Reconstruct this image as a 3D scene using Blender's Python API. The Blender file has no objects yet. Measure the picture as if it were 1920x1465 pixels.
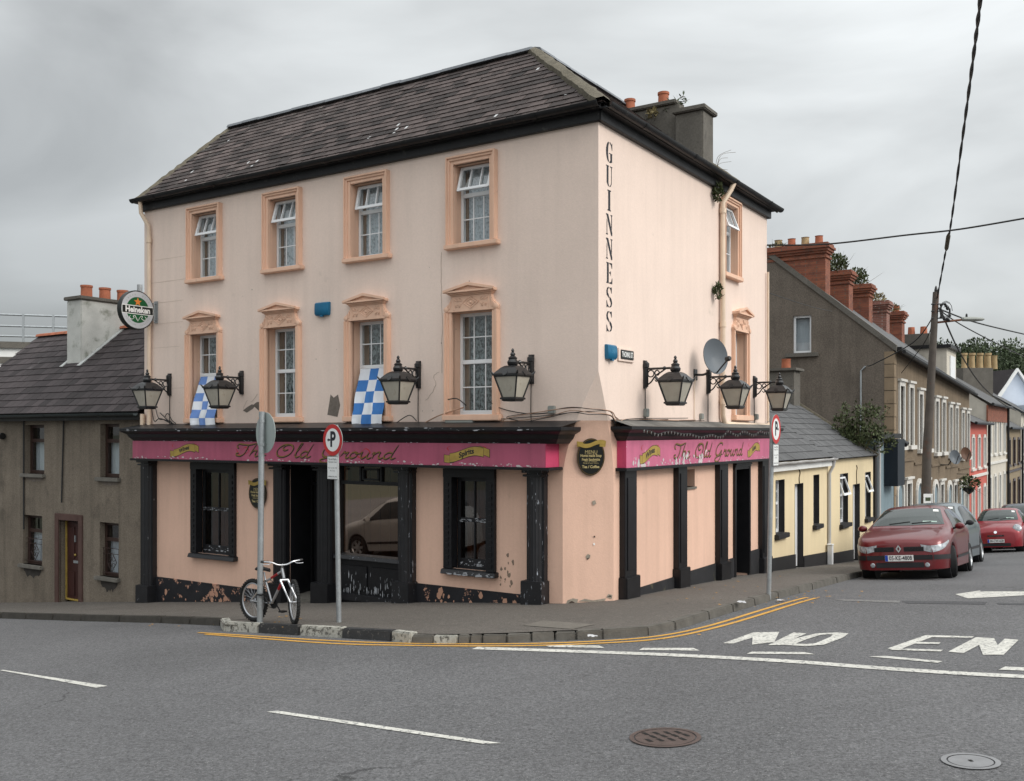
import bpy, bmesh, math, random
from mathutils import Vector, Matrix
random.seed(7)
V = Vector
# ------------------------------------------------------------------ camera, sky, sun, exposure
SC = bpy.context.scene
COL = SC.collection
F, CX, HY = 1806.0, 960.0, 812.0            # focal length and horizon of the photograph, in its pixels
cam = bpy.data.cameras.new('camera'); camo = bpy.data.objects.new('camera', cam); COL.objects.link(camo)
camo.location = (0, 0, 0); camo.rotation_euler = (math.radians(90), 0, 0)
cam.sensor_width = 36; cam.lens = F / 1920 * 36; cam.shift_y = (HY - 732.5) / 1920
cam.clip_start = 0.1; cam.clip_end = 3000
SC.camera = camo
SUN_AZ = V((0.86, -0.51, 0)).normalized(); SUN_EL = math.radians(36)
world = bpy.data.worlds.new('World'); SC.world = world; world.use_nodes = True
wn, wl = world.node_tree.nodes, world.node_tree.links
wn.clear()
def wnode(t, **k):
    n = wn.new(t)
    for a, b in k.items(): setattr(n, a, b)
    return n
wo = wnode('ShaderNodeOutputWorld'); bg = wnode('ShaderNodeBackground'); bg.inputs[1].default_value = 0.1
sky = wnode('ShaderNodeTexSky', sky_type='NISHITA', sun_disc=False, sun_elevation=SUN_EL)
sky.sun_rotation = math.atan2(SUN_AZ.x, SUN_AZ.y)
tc = wnode('ShaderNodeTexCoord')
def wmath(op, a, b=None):
    n = wnode('ShaderNodeMath', operation=op)
    for i, x in enumerate((a, b)):
        if x is None: continue
        if isinstance(x, (int, float)): n.inputs[i].default_value = x
        else: wl.new(x, n.inputs[i])
    return n.outputs[0]
sep = wnode('ShaderNodeSeparateXYZ'); wl.new(tc.outputs['Generated'], sep.inputs[0])
el = wmath('MAXIMUM', sep.outputs[2], 0.0)
cie = wmath('MULTIPLY_ADD', el, 1.9); cie.node.inputs[2].default_value = 1.0      # overcast dome: brighter towards the zenith
dot = wnode('ShaderNodeVectorMath', operation='DOT_PRODUCT'); wl.new(tc.outputs['Generated'], dot.inputs[0])
dot.inputs[1].default_value = SUN_AZ * math.cos(SUN_EL) + V((0, 0, math.sin(SUN_EL)))
glow = wmath('MULTIPLY_ADD', dot.outputs['Value'], 0.5); glow.node.inputs[2].default_value = 0.5
glow = wmath('POWER', glow, 1.5)
glow = wmath('MULTIPLY_ADD', glow, 1.3); glow.node.inputs[2].default_value = 0.52   # cloud is brighter on the sun's side
mp = wnode('ShaderNodeMapping'); mp.inputs['Scale'].default_value = (1.6, 1.6, 4.2); wl.new(tc.outputs['Generated'], mp.inputs[0])
n1 = wnode('ShaderNodeTexNoise'); n1.inputs['Scale'].default_value = 1.25; n1.inputs['Detail'].default_value = 6; n1.inputs['Roughness'].default_value = 0.47
n1.inputs['Distortion'].default_value = 0.5
wl.new(mp.outputs[0], n1.inputs[0])
nr = wnode('ShaderNodeMapRange'); nr.inputs[1].default_value = 0.3; nr.inputs[2].default_value = 0.68; nr.inputs[3].default_value = 0.64; nr.inputs[4].default_value = 1.22
wl.new(n1.outputs[0], nr.inputs[0])
lum = wmath('MULTIPLY', wmath('MULTIPLY', cie, glow), nr.outputs[0])
ccol = wnode('ShaderNodeMix', data_type='RGBA', blend_type='MULTIPLY'); ccol.inputs[0].default_value = 1
ccol.inputs[6].default_value = (3.98, 4.12, 4.14, 1); wl.new(lum, ccol.inputs[7])
mx = wnode('ShaderNodeMix', data_type='RGBA'); mx.inputs[0].default_value = 0.93
wl.new(sky.outputs[0], mx.inputs[6]); wl.new(ccol.outputs[2], mx.inputs[7])
wl.new(mx.outputs[2], bg.inputs[0]); wl.new(bg.outputs[0], wo.inputs[0])
sun = bpy.data.lights.new('sun', 'SUN'); suno = bpy.data.objects.new('sun', sun); COL.objects.link(suno)
sun.energy = 1.38; sun.angle = math.radians(24); sun.color = (1, 0.95, 0.88)
suno.rotation_euler = (SUN_AZ * math.cos(SUN_EL) + V((0, 0, math.sin(SUN_EL)))).to_track_quat('Z', 'Y').to_euler()
SC.view_settings.view_transform = 'Standard'; SC.view_settings.look = 'None'
SC.view_settings.gamma = 1; SC.view_settings.use_curve_mapping = False; SC.view_settings.exposure = 0.45
SC.render.engine = 'CYCLES'; SC.cycles.max_bounces = 6; SC.cycles.transparent_max_bounces = 10

# ------------------------------------------------------------------ materials
MATS = {}
def new_mat(name):
    m = bpy.data.materials.new(name); m.use_nodes = True; nt = m.node_tree
    return m, nt, nt.nodes['Principled BSDF']
def node(nt, t, **k):
    n = nt.nodes.new(t)
    for a, b in k.items(): setattr(n, a, b)
    return n
def noise(nt, co, scale, detail=4, rough=0.55, stretch=None, dist=0):
    if stretch:
        mpn = node(nt, 'ShaderNodeMapping'); mpn.inputs['Scale'].default_value = stretch
        nt.links.new(co, mpn.inputs[0]); co = mpn.outputs[0]
    n = node(nt, 'ShaderNodeTexNoise'); n.inputs['Scale'].default_value = scale; n.inputs['Detail'].default_value = detail
    n.inputs['Roughness'].default_value = rough; n.inputs['Distortion'].default_value = dist
    nt.links.new(co, n.inputs['Vector']); return n.outputs[0]
def ramp(nt, fac, lo, hi, a=0.0, b=1.0):
    r = node(nt, 'ShaderNodeMapRange'); r.inputs[1].default_value = lo; r.inputs[2].default_value = hi
    r.inputs[3].default_value = a; r.inputs[4].default_value = b; nt.links.new(fac, r.inputs[0]); return r.outputs[0]
def mixc(nt, fac, c1, c2, bt='MIX'):
    m = node(nt, 'ShaderNodeMix', data_type='RGBA', blend_type=bt)
    for i, x in ((0, fac), (6, c1), (7, c2)):
        if isinstance(x, (int, float)): m.inputs[i].default_value = x
        elif isinstance(x, tuple): m.inputs[i].default_value = (*x[:3], 1)
        else: nt.links.new(x, m.inputs[i])
    return m.outputs[2]
def mat(name, col, rough=0.8, var=0.12, scale=3.0, fine=0.0, fscale=60, bump=0.0, bscale=80, stain=None, peel=None, metal=0.0,
        spec=0.3, island=0.0, streak=0.0, coat=0.0, bdist=0.01):
    """stain=(colour, scale, lo, hi); peel=(colour, scale, lo, hi[, stretch])"""
    if name in MATS: return MATS[name]
    m, nt, b = new_mat(name)
    co = node(nt, 'ShaderNodeTexCoord').outputs['Object']
    c = tuple(col)
    if var or fine or island or streak or stain or peel:
        f = ramp(nt, noise(nt, co, scale, 5), 0.25, 0.75, 1 - var, 1 + var)
        cm = node(nt, 'ShaderNodeMix', data_type='RGBA', blend_type='MULTIPLY'); cm.inputs[0].default_value = 1
        cm.inputs[6].default_value = (*c, 1); nt.links.new(f, cm.inputs[7]); c = cm.outputs[2]
        if fine:
            f2 = ramp(nt, noise(nt, co, fscale, 3), 0.25, 0.75, 1 - fine, 1 + fine); c = mixc(nt, 1.0, c, f2, 'MULTIPLY')
        if streak:
            f3 = ramp(nt, noise(nt, co, 2.5, 5, stretch=(2.2, 2.2, 0.14)), 0.45, 0.75, 1.0, 1 - streak); c = mixc(nt, 1.0, c, f3, 'MULTIPLY')
        if island:
            g = node(nt, 'ShaderNodeNewGeometry'); oi = node(nt, 'ShaderNodeObjectInfo')
            ad = node(nt, 'ShaderNodeMath', operation='ADD'); nt.links.new(g.outputs['Random Per Island'], ad.inputs[0]); nt.links.new(oi.outputs['Random'], ad.inputs[1])
            fr = node(nt, 'ShaderNodeMath', operation='FRACT'); nt.links.new(ad.outputs[0], fr.inputs[0])
            c = mixc(nt, 1.0, c, ramp(nt, fr.outputs[0], 0, 1, 1 - island, 1 + island), 'MULTIPLY')
        if stain:
            c = mixc(nt, ramp(nt, noise(nt, co, stain[1], 6, 0.65), stain[2], stain[3]), c, stain[0])
        if peel:
            st = peel[4] if len(peel) > 4 else None
            c = mixc(nt, ramp(nt, noise(nt, co, peel[1], 7, 0.68, stretch=st), peel[2], peel[3]), c, peel[0])
        nt.links.new(c, b.inputs['Base Color'])
    else:
        b.inputs['Base Color'].default_value = (*c, 1)
    b.inputs['Roughness'].default_value = rough; b.inputs['Metallic'].default_value = metal
    b.inputs['Specular IOR Level'].default_value = spec; b.inputs['Coat Weight'].default_value = coat
    b.inputs['Coat Roughness'].default_value = 0.05
    if bump:
        bp = node(nt, 'ShaderNodeBump'); bp.inputs['Strength'].default_value = bump; bp.inputs['Distance'].default_value = bdist
        nt.links.new(noise(nt, co, bscale, 4), bp.inputs['Height']); nt.links.new(bp.outputs[0], b.inputs['Normal'])
    MATS[name] = m; return m
def glass_mat(name, tint, base=0.10, gl=(.9, .9, .9), rough=0.02):
    if name in MATS: return MATS[name]
    m, nt, b = new_mat(name); nt.nodes.remove(b); out = nt.nodes['Material Output']
    t = node(nt, 'ShaderNodeBsdfTransparent'); t.inputs[0].default_value = (*tint, 1)
    g = node(nt, 'ShaderNodeBsdfGlossy'); g.inputs['Roughness'].default_value = rough; g.inputs[0].default_value = (*gl, 1)
    lw_ = node(nt, 'ShaderNodeLayerWeight'); lw_.inputs[0].default_value = 0.5
    pw = node(nt, 'ShaderNodeMath', operation='POWER'); nt.links.new(lw_.outputs['Facing'], pw.inputs[0]); pw.inputs[1].default_value = 4.0
    fac = ramp(nt, pw.outputs[0], 0, 1, base, 1.0)
    mx_ = node(nt, 'ShaderNodeMixShader'); nt.links.new(fac, mx_.inputs[0]); nt.links.new(t.outputs[0], mx_.inputs[1]); nt.links.new(g.outputs[0], mx_.inputs[2])
    nt.links.new(mx_.outputs[0], out.inputs[0]); MATS[name] = m; return m
def brick_mat(name, c1, c2, mortar, sx=1.0):
    if name in MATS: return MATS[name]
    m, nt, b = new_mat(name); co = node(nt, 'ShaderNodeTexCoord').outputs['Object']
    sp = node(nt, 'ShaderNodeSeparateXYZ'); nt.links.new(co, sp.inputs[0])
    ad = node(nt, 'ShaderNodeMath', operation='ADD'); nt.links.new(sp.outputs[0], ad.inputs[0]); nt.links.new(sp.outputs[1], ad.inputs[1])
    cb = node(nt, 'ShaderNodeCombineXYZ'); nt.links.new(ad.outputs[0], cb.inputs[0]); nt.links.new(sp.outputs[2], cb.inputs[1])
    br = node(nt, 'ShaderNodeTexBrick'); br.inputs['Scale'].default_value = 4.4 * sx; br.inputs['Mortar Size'].default_value = 0.02
    br.inputs['Color1'].default_value = (*c1, 1); br.inputs['Color2'].default_value = (*c2, 1); br.inputs['Mortar'].default_value = (*mortar, 1)
    br.inputs['Brick Width'].default_value = 1.0; br.inputs['Row Height'].default_value = 0.33; br.inputs['Bias'].default_value = -0.1
    nt.links.new(cb.outputs[0], br.inputs['Vector'])
    c = mixc(nt, ramp(nt, noise(nt, co, 5, 5, 0.65), 0.5, 0.75, 0, 0.7), br.outputs[0], (0.05, 0.035, 0.028))
    nt.links.new(c, b.inputs['Base Color']); b.inputs['Roughness'].default_value = 0.9
    bp = node(nt, 'ShaderNodeBump'); bp.inputs['Strength'].default_value = 0.6; bp.inputs['Distance'].default_value = 0.01; bp.invert = True
    nt.links.new(br.outputs['Fac'], bp.inputs['Height']); nt.links.new(bp.outputs[0], b.inputs['Normal'])
    MATS[name] = m; return m

CREAM = mat('cream_render', (0.735, 0.595, 0.515), 0.85, var=0.05, scale=0.8, fine=0.035, fscale=25, bump=0.25, bscale=45, streak=0.06, stain=((0.42, 0.35, 0.29), 1.1, 0.66, 0.84))
PEACH = mat('peach_render', (0.67, 0.44, 0.335), 0.82, var=0.06, scale=0.9, fine=0.03, fscale=22, bump=0.25, bscale=40, streak=0.10, stain=((0.36, 0.25, 0.2), 1.6, 0.66, 0.86))
TRIM = mat('peach_trim', (0.73, 0.475, 0.345), 0.75, var=0.05, scale=2.5, streak=0.12, stain=((0.40, 0.29, 0.22), 6, 0.66, 0.85))
BLACK = mat('black_gloss_paint', (0.009, 0.009, 0.0105), 0.40, var=0.3, scale=6, spec=0.32, peel=((0.30, 0.31, 0.33), 26, 0.735, 0.755))
BLACKP = mat('black_paint_flaking', (0.012, 0.012, 0.014), 0.42, var=0.3, scale=6, spec=0.4, peel=((0.34, 0.36, 0.40), 11, 0.635, 0.65, (2.4, 2.4, 0.42)))
BLACKW = mat('black_paint_worn', (0.012, 0.012, 0.014), 0.42, var=0.3, scale=6, spec=0.4, peel=((0.30, 0.31, 0.33), 13, 0.675, 0.69, (2.2, 2.2, 0.5)))
PLINTH = mat('black_plinth_paint', (0.014, 0.014, 0.017), 0.55, var=0.3, scale=4, spec=0.3, bump=0.2, bscale=30, peel=((0.42, 0.23, 0.16), 4.2, 0.585, 0.60))
PLINTH2 = mat('black_plinth_mossy', (0.02, 0.02, 0.022), 0.6, var=0.3, scale=4, spec=0.3, bump=0.2, bscale=30, peel=((0.075, 0.07, 0.045), 5, 0.6, 0.68))
PINK = mat('pink_fascia_paint', (0.38, 0.085, 0.145), 0.45, var=0.12, scale=2.0, streak=0.22, spec=0.4, peel=((0.62, 0.55, 0.55), 9, 0.74, 0.755))
PINKR = mat('pink_fascia_flaking', (0.52, 0.135, 0.23), 0.5, var=0.12, scale=2.0, streak=0.15, spec=0.4, peel=((0.70, 0.64, 0.60), 4.2, 0.66, 0.675))
PINKS = mat('pink_fascia_return', (0.50, 0.055, 0.13), 0.5, var=0.1, streak=0.15)
GOLD = mat('gold_paint', (0.36, 0.25, 0.06), 0.5, var=0.2, scale=9)
GOLDT = mat('dull_gold_lettering', (0.20, 0.115, 0.03), 0.5, var=0.25, scale=9)
INK = mat('dark_lettering', (0.016, 0.018, 0.024), 0.6, var=0)
REDP = mat('red_paint', (0.45, 0.03, 0.03), 0.45, var=0.05)
GUT = mat('black_gutter', (0.010, 0.010, 0.011), 0.45, var=0.4, scale=5, spec=0.3, stain=((0.09, 0.085, 0.075), 7, 0.6, 0.8))
SLATE = mat('slate', (0.058, 0.044, 0.041), 0.75, var=0.35, scale=1.3, fine=0.3, fscale=14, island=0.62, spec=0.22, bump=0.3, bscale=22, stain=((0.22, 0.21, 0.19), 5.0, 0.60, 0.74))
SLATE2 = mat('slate_grey_house', (0.046, 0.037, 0.038), 0.75, var=0.25, scale=1.2, island=0.4, spec=0.25, bump=0.3, bscale=22, stain=((0.14, 0.14, 0.135), 3.0, 0.62, 0.82))
SLATE3 = mat('slate_cottage', (0.085, 0.085, 0.087), 0.75, var=0.15, scale=1.4, island=0.16, spec=0.35, bump=0.3, bscale=22, stain=((0.05, 0.05, 0.04), 4, 0.58, 0.78))
DECK = mat('roof_deck', (0.018, 0.016, 0.016), 0.9, var=0.1)
MORTAR = mat('lichened_mortar', (0.105, 0.092, 0.068), 0.95, var=0.3, scale=9, fine=0.3, fscale=40, bump=0.7, bscale=28, bdist=0.02)
RIDGE = mat('grey_ridge_tile', (0.15, 0.16, 0.175), 0.6, var=0.2, scale=4, island=0.2)
TERRA = mat('terracotta', (0.36, 0.12, 0.065), 0.8, var=0.25, scale=5, stain=((0.14, 0.09, 0.06), 6, 0.58, 0.78))
CHIMR = mat('grey_chimney_render', (0.125, 0.115, 0.10), 0.95, var=0.22, scale=2.5, fine=0.2, fscale=30, bump=0.5, bscale=50, stain=((0.06, 0.055, 0.05), 5, 0.55, 0.75))
UPVC = mat('white_upvc', (0.74, 0.75, 0.76), 0.35, var=0.04, spec=0.5)
GLASS = glass_mat('window_glass', (0.82, 0.86, 0.87), 0.11)
DGLASS = glass_mat('pub_glass', (0.60, 0.50, 0.42), 0.10)
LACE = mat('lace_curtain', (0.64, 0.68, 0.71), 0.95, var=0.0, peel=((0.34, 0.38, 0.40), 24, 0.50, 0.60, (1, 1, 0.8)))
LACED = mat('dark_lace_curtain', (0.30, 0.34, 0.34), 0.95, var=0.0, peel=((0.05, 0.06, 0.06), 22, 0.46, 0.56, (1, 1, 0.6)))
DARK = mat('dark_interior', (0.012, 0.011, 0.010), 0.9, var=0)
WOODI = mat('brown_shutter_wood', (0.075, 0.032, 0.015), 0.55, var=0.3, scale=4)
ROOM = mat('tan_curtain', (0.22, 0.17, 0.13), 0.9, var=0.1)
PIPE = mat('cream_pipe_paint', (0.70, 0.55, 0.42), 0.5, var=0.12, scale=3, stain=((0.25, 0.16, 0.09), 5, 0.66, 0.85))
CABLE = mat('black_cable', (0.02, 0.02, 0.02), 0.6, var=0)
CABLEP = mat('painted_cable', (0.36, 0.22, 0.15), 0.7, var=0.2, scale=8)
GREYM = mat('galvanised_steel', (0.33, 0.35, 0.36), 0.45, var=0.15, scale=7, metal=0.55, fine=0.12, fscale=40)
IRON = mat('black_cast_iron', (0.012, 0.012, 0.013), 0.35, var=0.3, scale=8, spec=0.5)
FROST = mat('frosted_lantern_glass', (0.40, 0.37, 0.31), 0.25, var=0.14, scale=4, spec=0.5, stain=((0.22, 0.19, 0.14), 5, 0.6, 0.85))
BLUEBOX = mat('blue_plastic', (0.01, 0.12, 0.23), 0.4, var=0.1)
WHITEP = mat('white_paint', (0.72, 0.72, 0.70), 0.5, var=0.05, scale=4)
ASPH = None
LEAF = mat('leaf_green', (0.060, 0.075, 0.030), 0.6, var=0.3, scale=5, island=0.45)
LEAFD = mat('leaf_dark', (0.050, 0.068, 0.034), 0.7, var=0.3, scale=0.1, island=0.5)
DRYG = mat('dry_grass', (0.16, 0.13, 0.06), 0.8, var=0.2, island=0.35)
BARK = mat('weed_stem', (0.10, 0.075, 0.045), 0.8, var=0.2)

# ------------------------------------------------------------------ mesh helpers
class Fr:
    """a local frame: a along the wall, b out of it, c up"""
    def __init__(s, o, ua, ub): s.o, s.ua, s.ub = V(o), V(ua), V(ub)
    def __call__(s, a, b, c): return s.o + s.ua * a + s.ub * b + V((0, 0, c))
W = Fr((0, 0, 0), (1, 0, 0), (0, 1, 0))
class MB:
    def __init__(s): s.v, s.f, s.mi = [], [], []
    def face(s, pts, mi=0):
        i = len(s.v); s.v += [V(p) for p in pts]; s.f.append(tuple(range(i, i + len(pts)))); s.mi.append(mi); return s
    def grid(s, rows, mi=0, close=False):
        i = len(s.v); n = len(rows[0])
        for r in rows: s.v += [V(p) for p in r]
        for j in range(len(rows) - 1):
            for k in range(n - (0 if close else 1)):
                k2 = (k + 1) % n
                s.f.append((i + j * n + k, i + j * n + k2, i + (j + 1) * n + k2, i + (j + 1) * n + k)); s.mi.append(mi)
        return s
    def box(s, fr, a0, a1, b0, b1, c0, c1, mi=0):
        p = [fr(a, b, c) for c in (c0, c1) for a, b in ((a0, b0), (a1, b0), (a1, b1), (a0, b1))]
        i = len(s.v); s.v += p
        for q in ((3, 2, 1, 0), (4, 5, 6, 7), (0, 1, 5, 4), (1, 2, 6, 5), (2, 3, 7, 6), (3, 0, 4, 7)):
            s.f.append(tuple(i + x for x in q)); s.mi.append(mi)
        return s
    def prism(s, bot, top, mi=0):
        i = len(s.v); n = len(bot); s.v += [V(p) for p in bot] + [V(p) for p in top]
        s.f.append(tuple(i + k for k in reversed(range(n)))); s.f.append(tuple(i + n + k for k in range(n))); s.mi += [mi, mi]
        for k in range(n):
            s.f.append((i + k, i + (k + 1) % n, i + n + (k + 1) % n, i + n + k)); s.mi.append(mi)
        return s
    def tube(s, path, r, n=8, mi=0, closed=False):
        path = [V(p) for p in path]; m = len(path); rs = r if isinstance(r, (list, tuple)) else [r] * m
        rows = []; ref = None
        for k, p in enumerate(path):
            if closed: d = path[(k + 1) % m] - path[k - 1]
            else: d = path[min(k + 1, m - 1)] - path[max(k - 1, 0)]
            if d.length < 1e-9: d = V((0, 0, 1))
            d.normalize()
            if ref is None: ref = V((0, 0, 1)) if abs(d.z) < 0.9 else V((1, 0, 0))
            x = d.cross(ref)
            if x.length < 1e-4: x = d.cross(V((0.3, 1, 0.2)))
            x.normalize(); y = x.cross(d).normalized(); ref = y
            rows.append([p + (x * math.cos(t) + y * math.sin(t)) * rs[k] for t in [2 * math.pi * q / n for q in range(n)]])
        if closed: rows.append(rows[0]); s.grid(rows, mi, True)
        else:
            s.grid(rows, mi, True); s.face(list(reversed(rows[0])), mi); s.face(rows[-1], mi)
        return s
    def lathe(s, prof, o, axis=(0, 0, 1), n=16, mi=0, cap=True, sq=False):
        ax = V(axis).normalized(); x = ax.cross(V((0, 1, 0)) if abs(ax.y) < 0.9 else V((1, 0, 0))).normalized(); y = ax.cross(x)
        o = V(o); rows = []
        for r, h in prof:
            rows.append([o + ax * h + (x * math.cos(t) + y * math.sin(t)) * max(r, 1e-4) for t in [2 * math.pi * (q + (0.5 if sq else 0)) / n for q in range(n)]])
        s.grid(rows, mi, True)
        if cap: s.face(list(reversed(rows[0])), mi); s.face(rows[-1], mi)
        return s
    def build(s, name, m, parent=None, smooth=False, local=False, bevel=0, loc=None, ang=40):
        off = V((0, 0, 0))
        if parent is not None and not local: off = WL.get(parent.name, V((0, 0, 0)))
        if loc is not None: off = V(loc)
        me = bpy.data.meshes.new(name); me.from_pydata([tuple(p - off) for p in s.v], [], s.f); me.update()
        ms = m if isinstance(m, (list, tuple)) else [m]
        for q in ms: me.materials.append(q)
        if len(ms) > 1: me.polygons.foreach_set('material_index', s.mi)
        bm = bmesh.new(); bm.from_mesh(me)
        bmesh.ops.remove_doubles(bm, verts=bm.verts, dist=1e-5); bmesh.ops.recalc_face_normals(bm, faces=bm.faces)
        if bevel: bmesh.ops.bevel(bm, geom=[e for e in bm.edges if len(e.link_faces) == 2 and e.calc_face_angle(0) > 0.5], offset=bevel, segments=2, affect='EDGES', clamp_overlap=True)
        bm.to_mesh(me); bm.free()
        if smooth:
            me.polygons.foreach_set('use_smooth', [True] * len(me.polygons)); me.set_sharp_from_angle(angle=math.radians(ang))
        o = bpy.data.objects.new(name, me); COL.objects.link(o)
        if parent is not None:
            o.parent = parent; WL[o.name] = WL.get(parent.name, V((0, 0, 0)))
        elif loc is not None: o.location = loc; WL[o.name] = V(loc)
        return o
WL = {}
def tag(o, label=None, cat=None, group=None, kind=None):
    if label: o['label'] = label
    if cat: o['category'] = cat
    if group: o['group'] = group
    if kind: o['kind'] = kind
    return o
def thing(name, loc, label, cat, group=None, rot=None):
    o = bpy.data.objects.new(name, None); COL.objects.link(o); o.location = loc; o.empty_display_size = 0.2
    if rot is not None: o.rotation_euler = rot
    WL[o.name] = V(loc); return tag(o, label, cat, group)
def copy_tree(o, parent=None):
    c = o.copy(); COL.objects.link(c); c.parent = parent
    for ch in [x for x in o.children]: copy_tree(ch, c)
    return c
def text_mb(txt, mapf, size=1.0, shear=0.0, sx=1.0, ext=0.0, bold=0.0, align='CENTER', space=1.0):
    """font outline -> MB; mapf(x, y, h) gives the world point"""
    cu = bpy.data.curves.new('t', 'FONT'); cu.body = txt; cu.size = size; cu.align_x = align; cu.align_y = 'CENTER'; cu.shear = shear
    cu.offset = bold; cu.space_character = space; cu.resolution_u = 3
    if ext: cu.extrude = ext
    ob = bpy.data.objects.new('t', cu); COL.objects.link(ob); bpy.context.view_layer.update()
    me = bpy.data.meshes.new_from_object(ob.evaluated_get(bpy.context.evaluated_depsgraph_get()))
    mb = MB(); mb.v = [mapf(v.co.x * sx, v.co.y, v.co.z) for v in me.vertices]; mb.f = [tuple(p.vertices) for p in me.polygons]; mb.mi = [0] * len(mb.f)
    bpy.data.objects.remove(ob); bpy.data.curves.remove(cu); bpy.data.meshes.remove(me)
    return mb
def crom(pts, n=6, closed=False):
    pts = [V(p) if len(p) == 3 else V((p[0], p[1], 0)) for p in pts]; out = []; m = len(pts)
    for i in range(m if closed else m - 1):
        p0, p1, p2, p3 = (pts[(i - 1) % m], pts[i], pts[(i + 1) % m], pts[(i + 2) % m]) if closed else (pts[max(i - 1, 0)], pts[i], pts[i + 1], pts[min(i + 2, m - 1)])
        for k in range(n):
            t = k / n; out.append(0.5 * ((2 * p1) + (p2 - p0) * t + (2 * p0 - 5 * p1 + 4 * p2 - p3) * t * t + (3 * p1 - p0 - 3 * p2 + p3) * t ** 3))
    if not closed: out.append(pts[-1])
    return out
def ribbon(mb, path, mapf, wmin, wmax, nib=0.7, h=0.0):
    """calligraphic stroke: width follows the pen angle"""
    p = crom(path, 5)
    L, R = [], []
    for i, q in enumerate(p):
        d = p[min(i + 1, len(p) - 1)] - p[max(i - 1, 0)]
        a = math.atan2(d.y, d.x); w = wmin + (wmax - wmin) * abs(math.sin(a - nib)) ** 1.3
        e = min(i, len(p) - 1 - i) / 3.0; w *= min(1, 0.35 + e * 0.65); nx = V((-math.sin(a), math.cos(a), 0)) * w / 2
        L.append(mapf(q.x + nx.x, q.y + nx.y, h)); R.append(mapf(q.x - nx.x, q.y - nx.y, h))
    mb.grid([L, R])
def ray(px, py): return V(((px - CX) / F, 1, (HY - py) / F))
def hit(px, py, p, n):
    d = ray(px, py); n = V(n); return d * (V(p).dot(n) / d.dot(n))

# ------------------------------------------------------------------ lay of the land
def sp(x, k): return k * math.log1p(math.exp(max(min(x / k, 40), -40)))
def ground(x, y):
    yy = min(y, 95.0)
    g = -2.727 - 0.045 * (yy - 14.5) - 0.0518 * sp(yy - 14.5, 0.6) - 0.022 * sp(yy - 21, 2.0)
    xx = max(-30.0, min(x, 45.0))
    return g + 0.0469 * xx - 0.021 * (sp(xx - 4.5, .5) - sp(xx - 9.5, .5))
def gpt(px, py, dz=0.0):
    """the point of the road surface seen at a pixel"""
    d = ray(px, py); lo, hi = 1.0, 95.0
    for _ in range(50):
        m = (lo + hi) / 2
        if d.z * m > ground(d.x * m, m) + dz: lo = m
        else: hi = m
    m = (lo + hi) / 2; return V((d.x * m, m, ground(d.x * m, m) + dz))
YC = 14.5
CN = V((0.0897 * YC, YC, 0))                         # the pub's corner, plan position
UL, NL = V((-1.534, 1, 0)).normalized(), V((-1, -1.534, 0)).normalized()
UR, NR = V((0.6517, 1, 0)).normalized(), V((1, -0.6517, 0)).normalized()
FL, FRR = Fr(CN, UL, NL), Fr(CN, UR, NR)
def PL(px, py, b=0.0):
    q = hit(px, py, CN + NL * b, NL); return (q - CN).dot(UL), q.z
def PR(px, py, b=0.0):
    q = hit(px, py, CN + NR * b, NR); return (q - CN).dot(UR), q.z
def aL(px, b=0.0): return PL(px, HY, b)[0]
def aR(px, b=0.0): return PR(px, HY, b)[0]
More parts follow.
